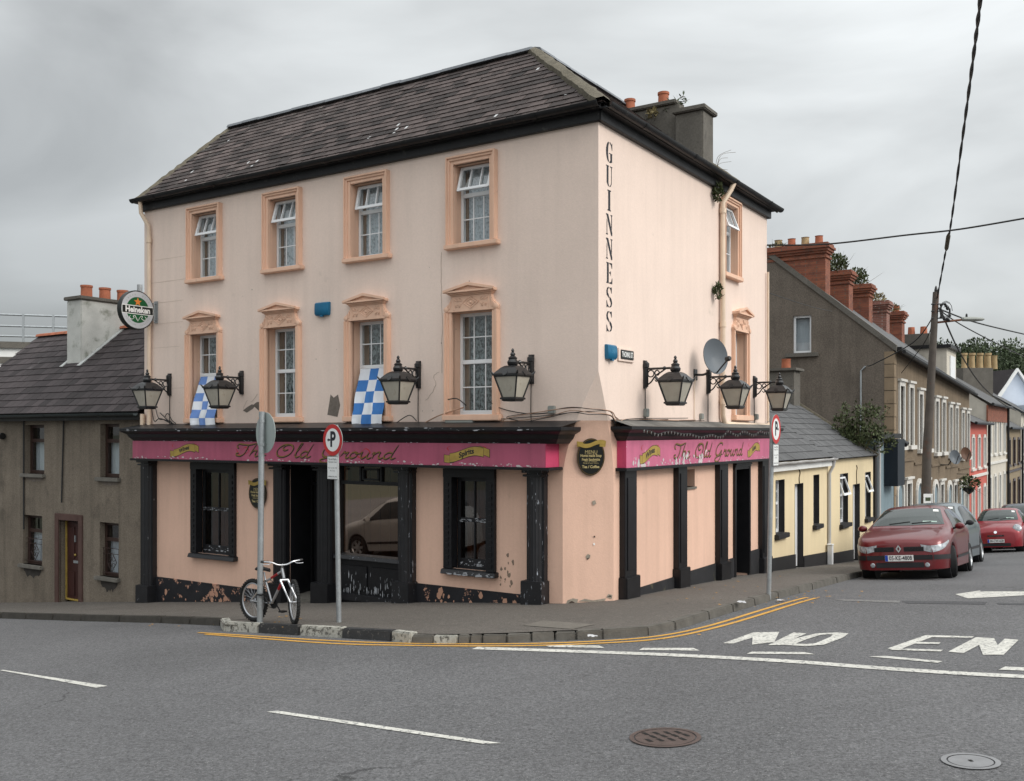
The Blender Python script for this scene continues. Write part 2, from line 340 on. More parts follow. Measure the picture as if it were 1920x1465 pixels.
# ------------------------------------------------------------------ ground, road, footpath, kerb, road paint
def axis_pts(lo, hi, fine_lo, fine_hi, fine, coarse):
    p = []; x = lo
    while x < hi:
        p.append(x); x += fine if fine_lo <= x < fine_hi else coarse
    p.append(hi); return p
def asphalt(name, base, coarse=0.55):
    m, nt, b = new_mat(name); co = node(nt, 'ShaderNodeTexCoord').outputs['Object']
    f1 = ramp(nt, noise(nt, co, 0.35, 6, 0.6), 0.3, 0.7, 0.84, 1.14)
    f2 = ramp(nt, noise(nt, co, 34, 5, 0.85), 0.36, 0.64, 1 - coarse, 1 + coarse)
    f3 = ramp(nt, noise(nt, co, 1.1, 6, 0.65, stretch=(0.45, 1.3, 1), dist=0.6), 0.60, 0.76, 1.0, 0.80)
    f4 = ramp(nt, noise(nt, co, 13, 4, 0.75), 0.3, 0.7, 0.85, 1.15)
    c = mixc(nt, 1.0, mixc(nt, 1.0, mixc(nt, 1.0, mixc(nt, 1.0, base, f1, 'MULTIPLY'), f2, 'MULTIPLY'), f3, 'MULTIPLY'), f4, 'MULTIPLY')
    vo = node(nt, 'ShaderNodeTexVoronoi', feature='DISTANCE_TO_EDGE'); vo.inputs['Scale'].default_value = 0.32
    wv = node(nt, 'ShaderNodeVectorMath', operation='ADD'); ns = node(nt, 'ShaderNodeTexNoise'); ns.inputs['Scale'].default_value = 1.3; ns.inputs['Detail'].default_value = 6
    nt.links.new(co, ns.inputs['Vector']); nt.links.new(co, wv.inputs[0])
    sc = node(nt, 'ShaderNodeVectorMath', operation='SCALE'); sc.inputs['Scale'].default_value = 1.5; nt.links.new(ns.outputs['Color'], sc.inputs[0]); nt.links.new(sc.outputs[0], wv.inputs[1])
    nt.links.new(wv.outputs[0], vo.inputs['Vector'])
    cm = node(nt, 'ShaderNodeMath', operation='MULTIPLY')
    nt.links.new(ramp(nt, vo.outputs['Distance'], 0.002, 0.007, 0.75, 0), cm.inputs[0]); nt.links.new(ramp(nt, noise(nt, co, 0.45, 3), 0.60, 0.68), cm.inputs[1])
    c = mixc(nt, cm.outputs[0], c, (0.025, 0.025, 0.026))
    sp_ = ramp(nt, noise(nt, co, 75, 2, 0.5), 0.66, 0.74); c = mixc(nt, sp_, c, (0.32, 0.32, 0.31))
    nt.links.new(c, b.inputs['Base Color']); b.inputs['Roughness'].default_value = 0.85; b.inputs['Specular IOR Level'].default_value = 0.35
    bp = node(nt, 'ShaderNodeBump'); bp.inputs['Strength'].default_value = 0.8; bp.inputs['Distance'].default_value = 0.014
    nt.links.new(noise(nt, co, 48, 4, 0.75), bp.inputs['Height']); nt.links.new(bp.outputs[0], b.inputs['Normal'])
    return m
ROADM = asphalt('road_asphalt', (0.106, 0.105, 0.108))
PATHM = asphalt('footpath_concrete', (0.108, 0.096, 0.084), 0.3)
GRND = mat('far_ground', (0.08, 0.085, 0.06), 0.95, var=0.2, scale=0.05)
xs = axis_pts(-40, 62, -16, 26, 0.5, 2.0); ys = axis_pts(-12, 92, 0, 40, 0.5, 2.0)
road = MB().grid([[V((x, y, ground(x, y))) for x in xs] for y in ys]).build('road', ROADM, smooth=True)
tag(road, 'grey weathered asphalt carriageway of the junction falling away from the viewer', 'road', kind='structure')
gx = axis_pts(-1500, 1500, -60, 80, 10, 120); gy = axis_pts(-300, 2200, -30, 110, 10, 120)
g_ = MB().grid([[V((x, y, ground(x, y) - (0.35 if (-39 < x < 61 and -11 < y < 91) else 0.12))) for x in gx] for y in gy]).build('ground', GRND, smooth=True)
tag(g_, 'dull green brown land around the streets', 'ground', kind='structure')

def drape(mb, poly, dz=0.006, step=0.45):
    """lay a convex pixel-traced quad (4 world points) on the road, subdivided"""
    a, b, c, d = poly
    n = max(1, int(max((b - a).length, (c - d).length) / step)); m = max(1, int(max((d - a).length, (c - b).length) / step))
    rows = []
    for j in range(m + 1):
        t = j / m; l, r = a.lerp(d, t), b.lerp(c, t); row = []
        for i in range(n + 1):
            q = l.lerp(r, i / n); row.append(V((q.x, q.y, ground(q.x, q.y) + dz)))
        rows.append(row)
    mb.grid(rows)
def px_quad(mb, pts, dz=0.006): drape(mb, [gpt(*p) for p in pts], dz)
def px_line(mb, pts, w, dz=0.006):
    """a painted line of width w metres through pixel points"""
    p = crom([gpt(*q) for q in pts], 8); p = [V((q.x, q.y, 0)) for q in p]; L, R = [], []
    for i, q in enumerate(p):
        d = (p[min(i + 1, len(p) - 1)] - p[max(i - 1, 0)]).normalized(); n = V((-d.y, d.x, 0)) * w / 2
        for lst, s in ((L, q + n), (R, q - n)): lst.append(V((s.x, s.y, ground(s.x, s.y) + dz)))
    mb.grid([L, R])
RPAINT = mat('worn_white_road_paint', (0.50, 0.49, 0.45), 0.8, var=0.15, scale=3, fine=0.15, fscale=40, peel=((0.15, 0.15, 0.15), 22, 0.52, 0.62))
YPAINT = mat('worn_yellow_road_paint', (0.52, 0.28, 0.055), 0.8, var=0.12, scale=3, fine=0.1, fscale=40, peel=((0.15, 0.14, 0.13), 26, 0.55, 0.68))
for q in ([(372, 1187), (600, 1201), (760, 1207), (950, 1208), (1100, 1204), (1230, 1194), (1330, 1174), (1430, 1144), (1512, 1121)],
          [(385, 1190), (600, 1206), (760, 1211), (950, 1212), (1100, 1208), (1235, 1199), (1340, 1178), (1440, 1149), (1530, 1122)]):
    mb = MB(); px_line(mb, q, 0.07); mb.build('yellow_line', YPAINT, road)
def marking(name, quads):
    mb = MB()
    for k, q in enumerate(quads): px_quad(mb, q, 0.006 + 0.0006 * k)
    return mb.build(name, RPAINT, road)
marking('lane_dash', [[(500, 1336), (522, 1334), (940, 1395), (905, 1396)]])
marking('lane_dash', [[(0, 1258), (6, 1257), (201, 1287), (182, 1291)]])
mb = MB(); px_line(mb, [(890, 1216), (1100, 1223), (1280, 1230), (1480, 1241), (1640, 1253), (1790, 1263), (1925, 1270)], 0.16); mb.build('stop_line', RPAINT, road)
for q in ([(1018, 1210), (1122, 1211), (1134, 1216), (1030, 1214)], [(1205, 1216), (1300, 1216), (1312, 1221), (1198, 1220)],
          [(1410, 1223), (1510, 1224), (1528, 1228), (1400, 1227)], [(1628, 1232), (1660, 1231), (1768, 1241), (1758, 1244)],
          [(1885, 1251), (1925, 1253), (1925, 1259), (1872, 1257)]): marking('give_way_dash', [q])
marking('road_letter', [[(1356, 1207), (1374, 1208), (1432, 1190), (1412, 1187)], [(1412, 1187), (1461, 1186), (1452, 1205), (1410, 1210)], [(1440, 1211), (1462, 1211), (1512, 1189), (1488, 1187)]])   # N
# O
o_out = [(1462, 1210), (1510, 1213), (1545, 1210), (1580, 1197), (1591, 1189), (1570, 1187), (1530, 1189), (1490, 1199)]
o_in = [(1492, 1208), (1512, 1209), (1530, 1207), (1556, 1196), (1562, 1191), (1552, 1190.5), (1538, 1192), (1512, 1200)]
mb = MB()
for k in range(8): drape(mb, [gpt(*o_out[k]), gpt(*o_out[(k + 1) % 8]), gpt(*o_in[(k + 1) % 8]), gpt(*o_in[k])], 0.007)
mb.build('road_letter', RPAINT, road)
marking('road_letter', [[(1664, 1217), (1684, 1220), (1752, 1194), (1736, 1192)], [(1736, 1192), (1826, 1194.5), (1822, 1197), (1746, 1196)], [(1712, 1205), (1764, 1206), (1760, 1209), (1706, 1208)], [(1680, 1217), (1768, 1220), (1764, 1223), (1668, 1220)]])   # E
marking('road_letter', [[(1778, 1223), (1806, 1226), (1858, 1199), (1830, 1196)], [(1830, 1196), (1864, 1198), (1880, 1229), (1843, 1229)], [(1852, 1228), (1882, 1229), (1910, 1201), (1884, 1199)]])   # N
marking('direction_arrow', [[(1791, 1115), (1838, 1108), (1838, 1111), (1815, 1123)], [(1815, 1123), (1836, 1110), (1925, 1110), (1925, 1117)]])
# resurfaced strips where the side street meets the junction
DPATCH = mat('dark_asphalt_patch', (0.066, 0.066, 0.070), .88, var=.2, scale=3, fine=.5, fscale=34, bump=.6, bscale=48); LPATCH = mat('pale_asphalt_patch', (0.15, 0.148, 0.145), .9, var=.2, scale=3, fine=.5, fscale=34, bump=.6, bscale=48)
for q, m in (([(1690, 1127), (1852, 1129), (1846, 1134), (1700, 1132)], DPATCH), ([(1560, 1124), (1688, 1127), (1686, 1131), (1580, 1127)], LPATCH), ([(1868, 1131), (1925, 1131), (1925, 1135), (1872, 1134)], DPATCH)):
    mb = MB(); px_quad(mb, q, .004); mb.build('road_patch', m, road)
# manhole covers
RUST = mat('brown_iron_cover', (0.085, 0.062, 0.055), 0.6, var=0.25, scale=12, metal=0.2, bump=0.5, bscale=60)
LIRON = mat('pale_iron_cover', (0.22, 0.22, 0.225), 0.5, var=0.15, scale=9, metal=0.3)
def manhole(px, py, r, m, slots, label):
    c = gpt(px, py); sl = V((1, 0, 0.0469)); sy = V((0, 1, -0.045))
    t = thing('manhole_cover', c, label, 'manhole cover')
    fr = lambda a, b, h: c + sl * a + sy * b + V((0, 0, h))
    cir = lambda r_, h: [fr(r_ * math.cos(k * math.pi / 18), r_ * math.sin(k * math.pi / 18), h) for k in range(36)]
    MB().grid([cir(r, 0.009), cir(r - 0.035, 0.009)], close=True).build('rim', m, t)
    MB().face(cir(r - 0.045, 0.008)).build('cover_plate', m, t)
    if slots:
        for j, y in enumerate((-0.07, 0.0 + 0.03, 0.12)):
            for i in range(4 if j != 1 else 4):
                x = -0.15 + i * 0.085 + (0.045 if j == 1 else 0)
                MB().face([fr(x - 0.016 + 0.03, y - 0.045, 0.0105), fr(x + 0.016 + 0.03, y - 0.045, 0.0105), fr(x + 0.016, y + 0.03, 0.0105), fr(x - 0.016, y + 0.03, 0.0105)]).build('slot', DARK, t)
    else:
        MB().face([fr(x, y, 0.0105) for x, y in ((-.012, -.02), (.012, -.02), (.012, .02), (-.012, .02))]).build('key_hole', DARK, t)
manhole(1247, 1384, 0.275, RUST, True, 'round brown iron drain cover with slots in the open road')
manhole(1820, 1429, 0.185, LIRON, False, 'small pale grey round cover with one key hole in the road')

# kerb and footpath (road-side foot of the kerb, from the photograph)
kb_left = [(-260, 1151), (0, 1160), (150, 1165), (300, 1169), (412, 1174)]
kb_main = [(417, 1184), (483, 1187), (559, 1192), (639, 1197), (732, 1203), (769, 1207), (810, 1208), (857, 1208), (880, 1207.5), (903, 1207), (950, 1206), (996, 1204), (1040, 1202), (1080, 1201), (1130, 1199), (1216, 1193), (1268, 1182), (1331, 1162), (1417, 1136), (1500, 1113), (1548, 1100), (1611, 1083)]
KL = [gpt(*p) for p in kb_left]; KM = [gpt(*p) for p in kb_main]
last = KM[-1]
KM += [V((q.x, q.y, ground(q.x, q.y))) for q in [last + UR * k for k in (3, 8, 14, 20, 27, 34, 42, 52, 62)]]
def inner(q):
    """point on the building line nearest a kerb point (pushed under the walls)"""
    a, b = (q - CN).dot(UL), (q - CN).dot(UR)
    if a > 0.4 and (q - CN).dot(NL) > (q - CN).dot(NR) - 0.0: return FL(a, -0.35, 0)
    if b > 0.4: return FRR(b, -0.35, 0)
    return CN - NL * 0.6 - NR * 0.6
H_K = 0.115
def path_rows(K, top, n=7):
    rows = []
    for q in K:
        e = inner(q); row = []
        for i in range(n + 1):
            p = q.lerp(V((e.x, e.y, 0)), i / n); row.append(V((p.x, p.y, ground(p.x, p.y) + top)))
        rows.append(row)
    return rows
KMd = []
for i in range(len(KM) - 1):
    n = max(1, int((KM[i + 1] - KM[i]).length / 0.8)); KMd += [KM[i].lerp(KM[i + 1], k / n) for k in range(n)]
KMd.append(KM[-1])
fp = MB()
fp.grid(path_rows([q + (inner(q) - q).normalized() * 0.13 for q in KMd], H_K - 0.004))
KLd = []
for i in range(len(KL) - 1): KLd += [KL[i].lerp(KL[i + 1], k / 6) for k in range(6)]
KLd.append(KL[-1])
KLd.append(FL((KM[0] - CN).dot(UL) - .7, (KL[-1] - CN).dot(NL) + .02, 0))
fp.grid(path_rows([q + (inner(q) - q).normalized() * 0.10 for q in KLd], H_K - 0.009))
fl_ = [KM[0], KL[-1], FL((KL[-1] - CN).dot(UL), (KL[-1] - CN).dot(NL) - .3, 0), FL((KM[0] - CN).dot(UL) - .3, (KL[-1] - CN).dot(NL) - .3, 0), KM[0].lerp(KM[1], .4)]
fp.face([V((q.x, q.y, ground(q.x, q.y) + H_K - .013)) for q in fl_])
footpath = tag(fp.build('footpath', PATHM, smooth=True), 'brown grey concrete footpath wrapping the corner of the pub', 'footpath', kind='structure')
# patched slab in the footpath
PATCH = mat('pale_concrete_patch', (0.135, 0.122, 0.105), 0.9, var=0.15, scale=6, fine=0.25, fscale=60)
pp = [gpt(980, 1173, H_K), gpt(1018, 1164, H_K), gpt(1116, 1171, H_K), gpt(1074, 1180, H_K)]
mb = MB(); a, b, c, d = pp
mb.grid([[V((q.x, q.y, ground(q.x, q.y) + H_K + 0.002)) for q in [a.lerp(d, t).lerp(b.lerp(c, t), s) for s in (0, .25, .5, .75, 1)]] for t in (0, .25, .5, .75, 1)])
mb.build('concrete_patch', PATCH, footpath)
KW = mat('kerb_white_worn', (0.36, 0.35, 0.31), 0.9, var=0.15, scale=6, bump=0.7, bscale=35, peel=((0.09, 0.085, 0.075), 16, 0.50, 0.60))
KB = mat('kerb_black_worn', (0.035, 0.035, 0.036), 0.85, var=0.2, scale=6, bump=0.7, bscale=35, peel=((0.15, 0.14, 0.125), 16, 0.58, 0.66))
KG = mat('kerb_grey_stone', (0.105, 0.097, 0.085), 0.9, var=0.25, scale=6, bump=0.7, bscale=35)
kerb = bpy.data.objects.new('kerb', None); COL.objects.link(kerb); kerb.location = KM[5]; WL['kerb'] = KM[5].copy()
tag(kerb, 'kerb of painted and plain stones edging the footpath', 'kerb', kind='structure')
def kerb_stone(p, q, m, h, w=0.15, jag=0.012):
    d = (q - p); d.z = 0; d.normalize(); n = V((-d.y, d.x, 0)); c = (p + q) / 2
    if n.dot(inner(c) - c) < 0: n = -n
    p2, q2 = p + d * 0.006, q - d * 0.006
    j = lambda: random.uniform(-jag, jag)
    bot = [p2 + n * j() * .5, q2 + n * j() * .5, q2 + n * w, p2 + n * w]; top = [p2 + n * (0.022 + j()), q2 + n * (0.022 + j()), q2 + n * w, p2 + n * w]
    gz = lambda s: ground(s.x, s.y)
    bot = [V((s.x, s.y, gz(s) - 0.1)) for s in bot]; top = [V((s.x, s.y, gz(s) + h + j() * .6)) for s in top]
    return MB().prism(bot, top).build('kerb_stone', m, kerb, bevel=0.014, smooth=True)
cols = [KW, KB, KW, KB, KW]
for i in range(len(KM) - 1):
    if i < 5: kerb_stone(KM[i], KM[i + 1], cols[i], H_K + 0.02)
    elif i < 13: kerb_stone(KM[i], KM[i + 1], [KG, KW, KG, KG, KG, KG, KG, KG][i - 5], H_K - 0.012, jag=0.022)
    else:
        n = max(1, round((KM[i + 1] - KM[i]).length / (0.95 if i < 22 else 2.2)))
        for k in range(n): kerb_stone(KM[i].lerp(KM[i + 1], k / n), KM[i].lerp(KM[i + 1], (k + 1) / n), KG, H_K, jag=0.006)
KDK = mat('kerb_dark_stone', (0.055, 0.050, 0.043), 0.9, var=0.25, scale=6, bump=0.7, bscale=35)
for i in range(len(KL) - 1):
    n = max(1, round((KL[i + 1] - KL[i]).length / 1.0))
    for k in range(n): kerb_stone(KL[i].lerp(KL[i + 1], k / n), KL[i].lerp(KL[i + 1], (k + 1) / n), KDK, H_K, jag=0.008)
kerb_stone(FL((KM[0] - CN).dot(UL) , (KM[0] - CN).dot(NL) , 0), KL[-1], KW, H_K)

# ------------------------------------------------------------------ the pub
AE, BE = 10.86, 7.82                      # lengths of the two fronts
ZT, ZC = 4.70, 0.19                       # wall head, change of colour behind the shop cornice
pub = thing('pub_building', CN + V((0, 0, ground(CN.x, CN.y))), 'three storey cream and peach corner pub with black and pink shopfronts', 'pub')
def wall_holes(mb, fr, a0, a1, c0, c1, holes, depth, b=0.0, rv=None):
    A = sorted({a0, a1, *[x for h in holes for x in h[:2] if a0 < x < a1]}); C = sorted({c0, c1, *[x for h in holes for x in h[2:4] if c0 < x < c1]})
    for i in range(len(A) - 1):
        for j in range(len(C) - 1):
            am, cm = (A[i] + A[i + 1]) / 2, (C[j] + C[j + 1]) / 2
            if any(h[0] < am < h[1] and h[2] < cm < h[3] for h in holes): continue
            mb.face([fr(A[i], b, C[j]), fr(A[i + 1], b, C[j]), fr(A[i + 1], b, C[j + 1]), fr(A[i], b, C[j + 1])])
    for h in holes:
        d = h[4] if len(h) > 4 else depth
        p = [(h[0], h[2]), (h[1], h[2]), (h[1], h[3]), (h[0], h[3])]
        for k in range(4):
            q, r = p[k], p[(k + 1) % 4]
            (rv or mb).face([fr(q[0], b, q[1]), fr(r[0], b, r[1]), fr(r[0], b - d, r[1]), fr(q[0], b - d, q[1])])
UPL = [(8.404, 9.406), (6.198, 7.192), (4.085, 5.094), (1.829, 2.815)]
FFL = [(8.404, 9.446), (6.212, 7.251), (4.061, 5.085), (1.78, 2.847)]
AW = 0.13
h3 = [(a + AW, b - AW, 3.11, 4.43) for a, b in UPL]; h1 = [(a + AW, b - AW, 0.30, 1.99) for a, b in FFL]
RU, RF = (5.071, 5.991), (5.641, 6.56)
r3 = [(RU[0] + .12, RU[1] - .12, 3.14, 4.50)]; r1 = [(RF[0] + .11, RF[1] - .11, 0.36, 2.05)]
CW_L, CW_R = 0.62, 0.50                   # reach of the splayed corner along each front
zfull, zapex = -0.70, 0.93
def chamf(z):
    if z <= zfull: return 1.0
    if z >= zapex: return 0.0
    t = (z - zfull) / (zapex - zfull); return 1 - t ** 1.55
def corner(mb, z0, z1, n):
    zs_ = sorted({*[z0 + (z1 - z0) * k / n for k in range(n + 1)], *([zapex] if z0 < zapex < z1 else [])})
    mb.grid([[FL(CW_L, 0, z), FL(CW_L * chamf(z), 0, z)] for z in zs_]); mb.grid([[FRR(CW_R, 0, z), FRR(CW_R * chamf(z), 0, z)] for z in zs_])
    mb.grid([[FL(CW_L * chamf(z), 0, z), FRR(CW_R * chamf(z), 0, z)] for z in zs_ if chamf(z) > 0 or z == zapex])
up = MB()
for hh_ in h3 + h1 + r3 + r1:
    rvm = MB(); wall_holes(MB(), FL if hh_ not in r3 + r1 else FRR, 0, 1, 0, 1, [hh_], 0.30, rv=rvm); rvm.build('window_reveal', TRIM, pub)
wall_holes(up, FL, CW_L, AE, ZC, ZT, h3 + h1, 0.30, rv=MB()); wall_holes(up, FRR, CW_R, BE, ZC, ZT, r3 + r1, 0.30, rv=MB())
corner(up, ZC, ZT, 40)
EN = [FL(AE, 0, 0), FL(AE, -4.65, 0), FL(5.05, -4.65, 0), FRR(BE, -5.05, 0), FRR(BE, 0, 0)]
for i in range(4):
    p, q = EN[i], EN[i + 1]; up.face([p + V((0, 0, -6)), q + V((0, 0, -6)), q + V((0, 0, ZT)), p + V((0, 0, ZT))])
up.face([FL(AE, 0, ZT), FL(AE, -4.65, ZT), FL(AE, -2.4, 7.0)]); up.face([FRR(BE, 0, ZT), FRR(BE, -5.05, ZT), FRR(BE, -2.6, 7.0)])
up.build('upper_wall', CREAM, pub)
lw = MB()
G_L = [(8.06, 9.23, -2.42, -0.64), (1.92, 2.81, -2.24, -0.64), (3.84, 5.30, -6, -0.56, 0.25), (5.75, 6.504, -6, -0.56, 0.6)]
G_R = [(5.79, 6.58, -6, -0.68, 0.35), (3.22, 3.75, -0.98, -0.66, 0.2)]
wall_holes(lw, FL, CW_L, AE, -6, ZC, G_L, 0.28); wall_holes(lw, FRR, CW_R, BE, -6, ZC, G_R, 0.28)
corner(lw, zfull, ZC, 14); corner(lw, -6, zfull, 1)
lw.build('lower_wall', PEACH, pub)
# ruled stucco joints near the left end and a few cracks
JOINT = mat('stucco_joint', (0.40, 0.32, 0.26), 0.9, var=0.2); JOINTL = mat('stucco_joint_faint', (0.58, 0.47, 0.39), 0.9, var=0.1)
for (a0, a1, z) in ((9.5, 10.5, 3.62), (9.6, 10.6, 2.72), (9.6, 10.45, 2.28), (9.7, 10.6, 1.78), (9.5, 10.4, 0.92), (9.5, 10.7, 3.15)):
    MB().box(FL, a0, a1, -0.01, 0.0025, z, z + 0.008).build('stucco_joint', JOINTL, pub)
for pts in ([(2.95, 3.02), (2.96, 2.4), (2.94, 1.9), (2.95, 1.0)], [(3.0, 1.02), (3.12, 0.95), (3.08, 0.8), (3.2, 0.62), (3.3, 0.55)], [(7.4, 0.75), (7.55, 0.6), (7.7, 0.62), (7.8, 0.42)]):
    p = crom([(a, z, 0) for a, z in pts], 5); p = [(q.x + random.uniform(-.012, .012), q.y) for q in p]
    MB().grid([[FL(a, 0.003, z) for a, z in p], [FL(a + .009, 0.003, z + .004) for a, z in p]]).build('wall_crack', JOINT, pub)
BARE = mat('bare_grey_plaster', (0.16, 0.135, 0.115), 0.95, var=0.25, scale=12, bump=0.5, bscale=60)
for pts in ([(614, 778), (633, 782), (638, 760), (634, 740), (626, 746), (620, 740)], [(456, 770), (463, 774), (474, 767), (478, 762), (473, 758), (463, 764)], [(474, 760), (485, 770), (489, 772), (490, 754), (482, 754)]):
    MB().face([FL(*((lambda q: (q[0], 0.003, q[1]))(PL(*p)))) for p in pts]).build('bare_plaster_patch', BARE, pub)

# windows -----------------------------------------------------------------
def moulding(mb, fr, a0, a1, c0, c1, w, steps=((0.0, 1.0, 0.05), (0.0, 0.55, 0.075), (0.0, 0.25, 0.10))):
    """stepped architrave: jambs and head; w = width; steps = (from, to, projection) measured from the outer edge"""
    for s0, s1, pr in steps:
        o, i = w * s0, w * s1
        mb.box(fr, a0 + o, a0 + i, -0.05, pr, c0, c1 - o); mb.box(fr, a1 - i, a1 - o, -0.05, pr, c0, c1 - o)
        if c1 is not None: mb.box(fr, a0 + i, a1 - i, -0.05, pr, c1 - i, c1 - o)
def casement(fr, parent, a0, a1, c0, c1, depth, mid, bars_top, bars_bot, tilt, lace, name='window'):
    """white plastic window: fixed lower light, upper light (tilted open when tilt > 0)"""
    d = -depth; fw = 0.055
    f = MB(); f.box(fr, a0, a0 + fw, d - .06, d, c0, c1); f.box(fr, a1 - fw, a1, d - .06, d, c0, c1)
    f.box(fr, a0 + fw, a1 - fw, d - .06, d, c0, c0 + 0.075); f.box(fr, a0 + fw, a1 - fw, d - .06, d, c1 - fw, c1); f.box(fr, a0 + fw, a1 - fw, d - .06, d, mid - .035, mid + .035)
    w = f.build(name, UPVC, parent, bevel=0.006)
    def light(z0, z1, nv, hz, tl, sash):
        top = z1
        def m(a, b, c):
            if tl:
                h = top - c; return fr(a, b + math.sin(tl) * h, top - math.cos(tl) * h)
            return fr(a, b, c)
        A0, A1 = a0 + fw - (.02 if sash else 0), a1 - fw + (.02 if sash else 0)
        if sash:
            s = MB(); bb = d + .004
            for q in ((A0, A0 + .05, z0, z1), (A1 - .05, A1, z0, z1), (A0 + .05, A1 - .05, z0, z0 + .05), (A0 + .05, A1 - .05, z1 - .05, z1)):
                s.box(m, q[0], q[1], bb, bb + .045, q[2], q[3])
            s.build('sash', UPVC, w, bevel=0.005)
        MB().face([m(A0 + .01, d - .012, z0 + .01), m(A1 - .01, d - .012, z0 + .01), m(A1 - .01, d - .012, z1 - .01), m(A0 + .01, d - .012, z1 - .01)]).build('pane', GLASS, w)
        for k in range(1, nv + 1):
            x = A0 + (A1 - A0) * k / (nv + 1); MB().box(m, x - .009, x + .009, d - .016, d - .002 + (.03 if sash else 0), z0 + .01, z1 - .01).build('glazing_bar', UPVC, w)
        for zz in hz: MB().box(m, A0, A1, d - .017, d - .003, z0 + (z1 - z0) * zz - .009, z0 + (z1 - z0) * zz + .009).build('glazing_bar', UPVC, w)
    light(c0 + .075, mid - .035, bars_bot[0], bars_bot[1], 0, False); light(mid + .03, c1 - .02, bars_top[0], bars_top[1], tilt, tilt > 0)
    cu = MB(); n = 36
    cu.grid([[fr(a0 + .02 + (a1 - a0 - .04) * k / n, d - .12 + .02 * math.sin(k * 1.55), z) for k in range(n + 1)] for z in (c0 + .02, c1 - .02)])
    cu.build('lace_curtain', lace, w, smooth=True)
    sw_ = .10 if lace is LACE else .15
    MB().box(fr, a1 - sw_ if fr is FL else a0, a1 if fr is FL else a0 + sw_, d - .095, d - .075, c0, c1).build('side_curtain', ROOM, w)
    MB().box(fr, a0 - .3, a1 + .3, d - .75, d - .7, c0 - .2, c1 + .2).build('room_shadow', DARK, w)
    return w
def sill(fr, parent, a0, a1, c0, c1, pr=0.11, m=TRIM): return MB().box(fr, a0, a1, -0.16, pr, c0, c1).build('window_sill', m, parent, bevel=0.012)
def pediment(fr, parent, a0, a1, z0, z1):
    """carved hood: scrolled frieze block, cornice and low gable"""
    c = (a0 + a1) / 2; hw = (a1 - a0) / 2; P = MB(); zf = z0 + (z1 - z0) * 0.58; zg = z0 + (z1 - z0) * 0.78
    fw_ = hw * 0.76
    out = [(-1.0, z0), (-1.02, z0 + .06), (-.97, z0 + .10), (-.86, z0 + .14), (-.79, z0 + .2), (-.76, zf), (.76, zf), (.79, z0 + .2), (.86, z0 + .14), (.97, z0 + .10), (1.02, z0 + .06), (1.0, z0)]
    P.prism([fr(c + x * hw, -.03, z) for x, z in out], [fr(c + x * hw, .065, z) for x, z in out])
    for k, (e, pr) in enumerate(((.80, .085), (.84, .115))): P.box(fr, c - hw * e, c + hw * e, -.03, pr, zf + k * .022, zf + (k + 1) * .022)
    g = [(-.90, zf + .044), (.90, zf + .044), (.90, zg), (0, z1), (-.90, zg)]
    P.prism([fr(c + x * hw, -.03, z) for x, z in g], [fr(c + x * hw, .12, z) for x, z in g])
    h = P.build('window_pediment', TRIM, parent, bevel=0.005)
    T = MB()
    for s in (-1, 1): T.prism([fr(c + s * hw * .93, .10, zg + .0), fr(c, .10, z1), fr(c, .10, z1 - .045), fr(c + s * hw * .93, .10, zg - .045)], [fr(c + s * hw * .97, .165, zg + .004), fr(c, .165, z1 + .012), fr(c, .165, z1 - .04), fr(c + s * hw * .97, .165, zg - .04)])
    T.box(fr, c - hw * .93, c + hw * .93, .10, .155, zf + .046, zf + .078); T.build('gable_moulding', TRIM, h, bevel=0.004)
    R = MB(); zc = (z0 + .03 + zf) / 2; hh = (zf - z0 - .03) / 2
    dia = lambda s: [(c + x * s, zc + z * s * hh / .14) for x, z in ((-.16, 0), (0, -.12), (.16, 0), (0, .12))]
    for s in (1.0, .6): R.tube([fr(a, .066, z) for a, z in dia(s)], .010, 5, closed=True)
    R.lathe([(.03, 0), (.02, .02), (.001, .03)], fr(c, .06, zc), fr.ub, 8)
    for s in (-1, 1):
        for ph in (0, 1):
            R.tube([fr(c + s * (.19 + .055 * t + .035 * math.sin(t * 5 + ph * 2)), .066, zc + (ph * 2 - 1) * .05 + .03 * math.cos(t * 5)) for t in [q / 8 * 2.4 for q in range(9)]], .008, 5)
        for k in range(4): R.tube([fr(c + s * hw * (.80 + .045 * k), .066, z0 + .05 + .0 * k), fr(c + s * hw * (.79 + .03 * k), .072, z0 + .17 - .022 * k)], .012, 5)
        R.lathe([(.05, 0), (.045, .02), (.02, .03)], fr(c + s * hw * .95, .06, z0 + .05), fr.ub, 10)
        R.tube([fr(c + s * fw_ * .87, .066, z0 + .04), fr(c + s * fw_ * .87, .066, zf - .01)], .008, 5)
    R.build('carved_ornament', TRIM, h, smooth=True)
for k, (a0, a1) in enumerate(UPL):
    mb = MB(); moulding(mb, FL, a0, a1, 3.11, 4.56, AW); mb.build('window_surround', TRIM, pub, bevel=0.006)
    sill(FL, pub, a0 - .055, a1 + .03, 3.03, 3.11)
    w = casement(FL, pub, a0 + AW, a1 - AW, 3.11, 4.43, 0.17, 3.95, (2, ()), (2, (.5,)), math.radians(17 if k != 2 else 12), LACE)
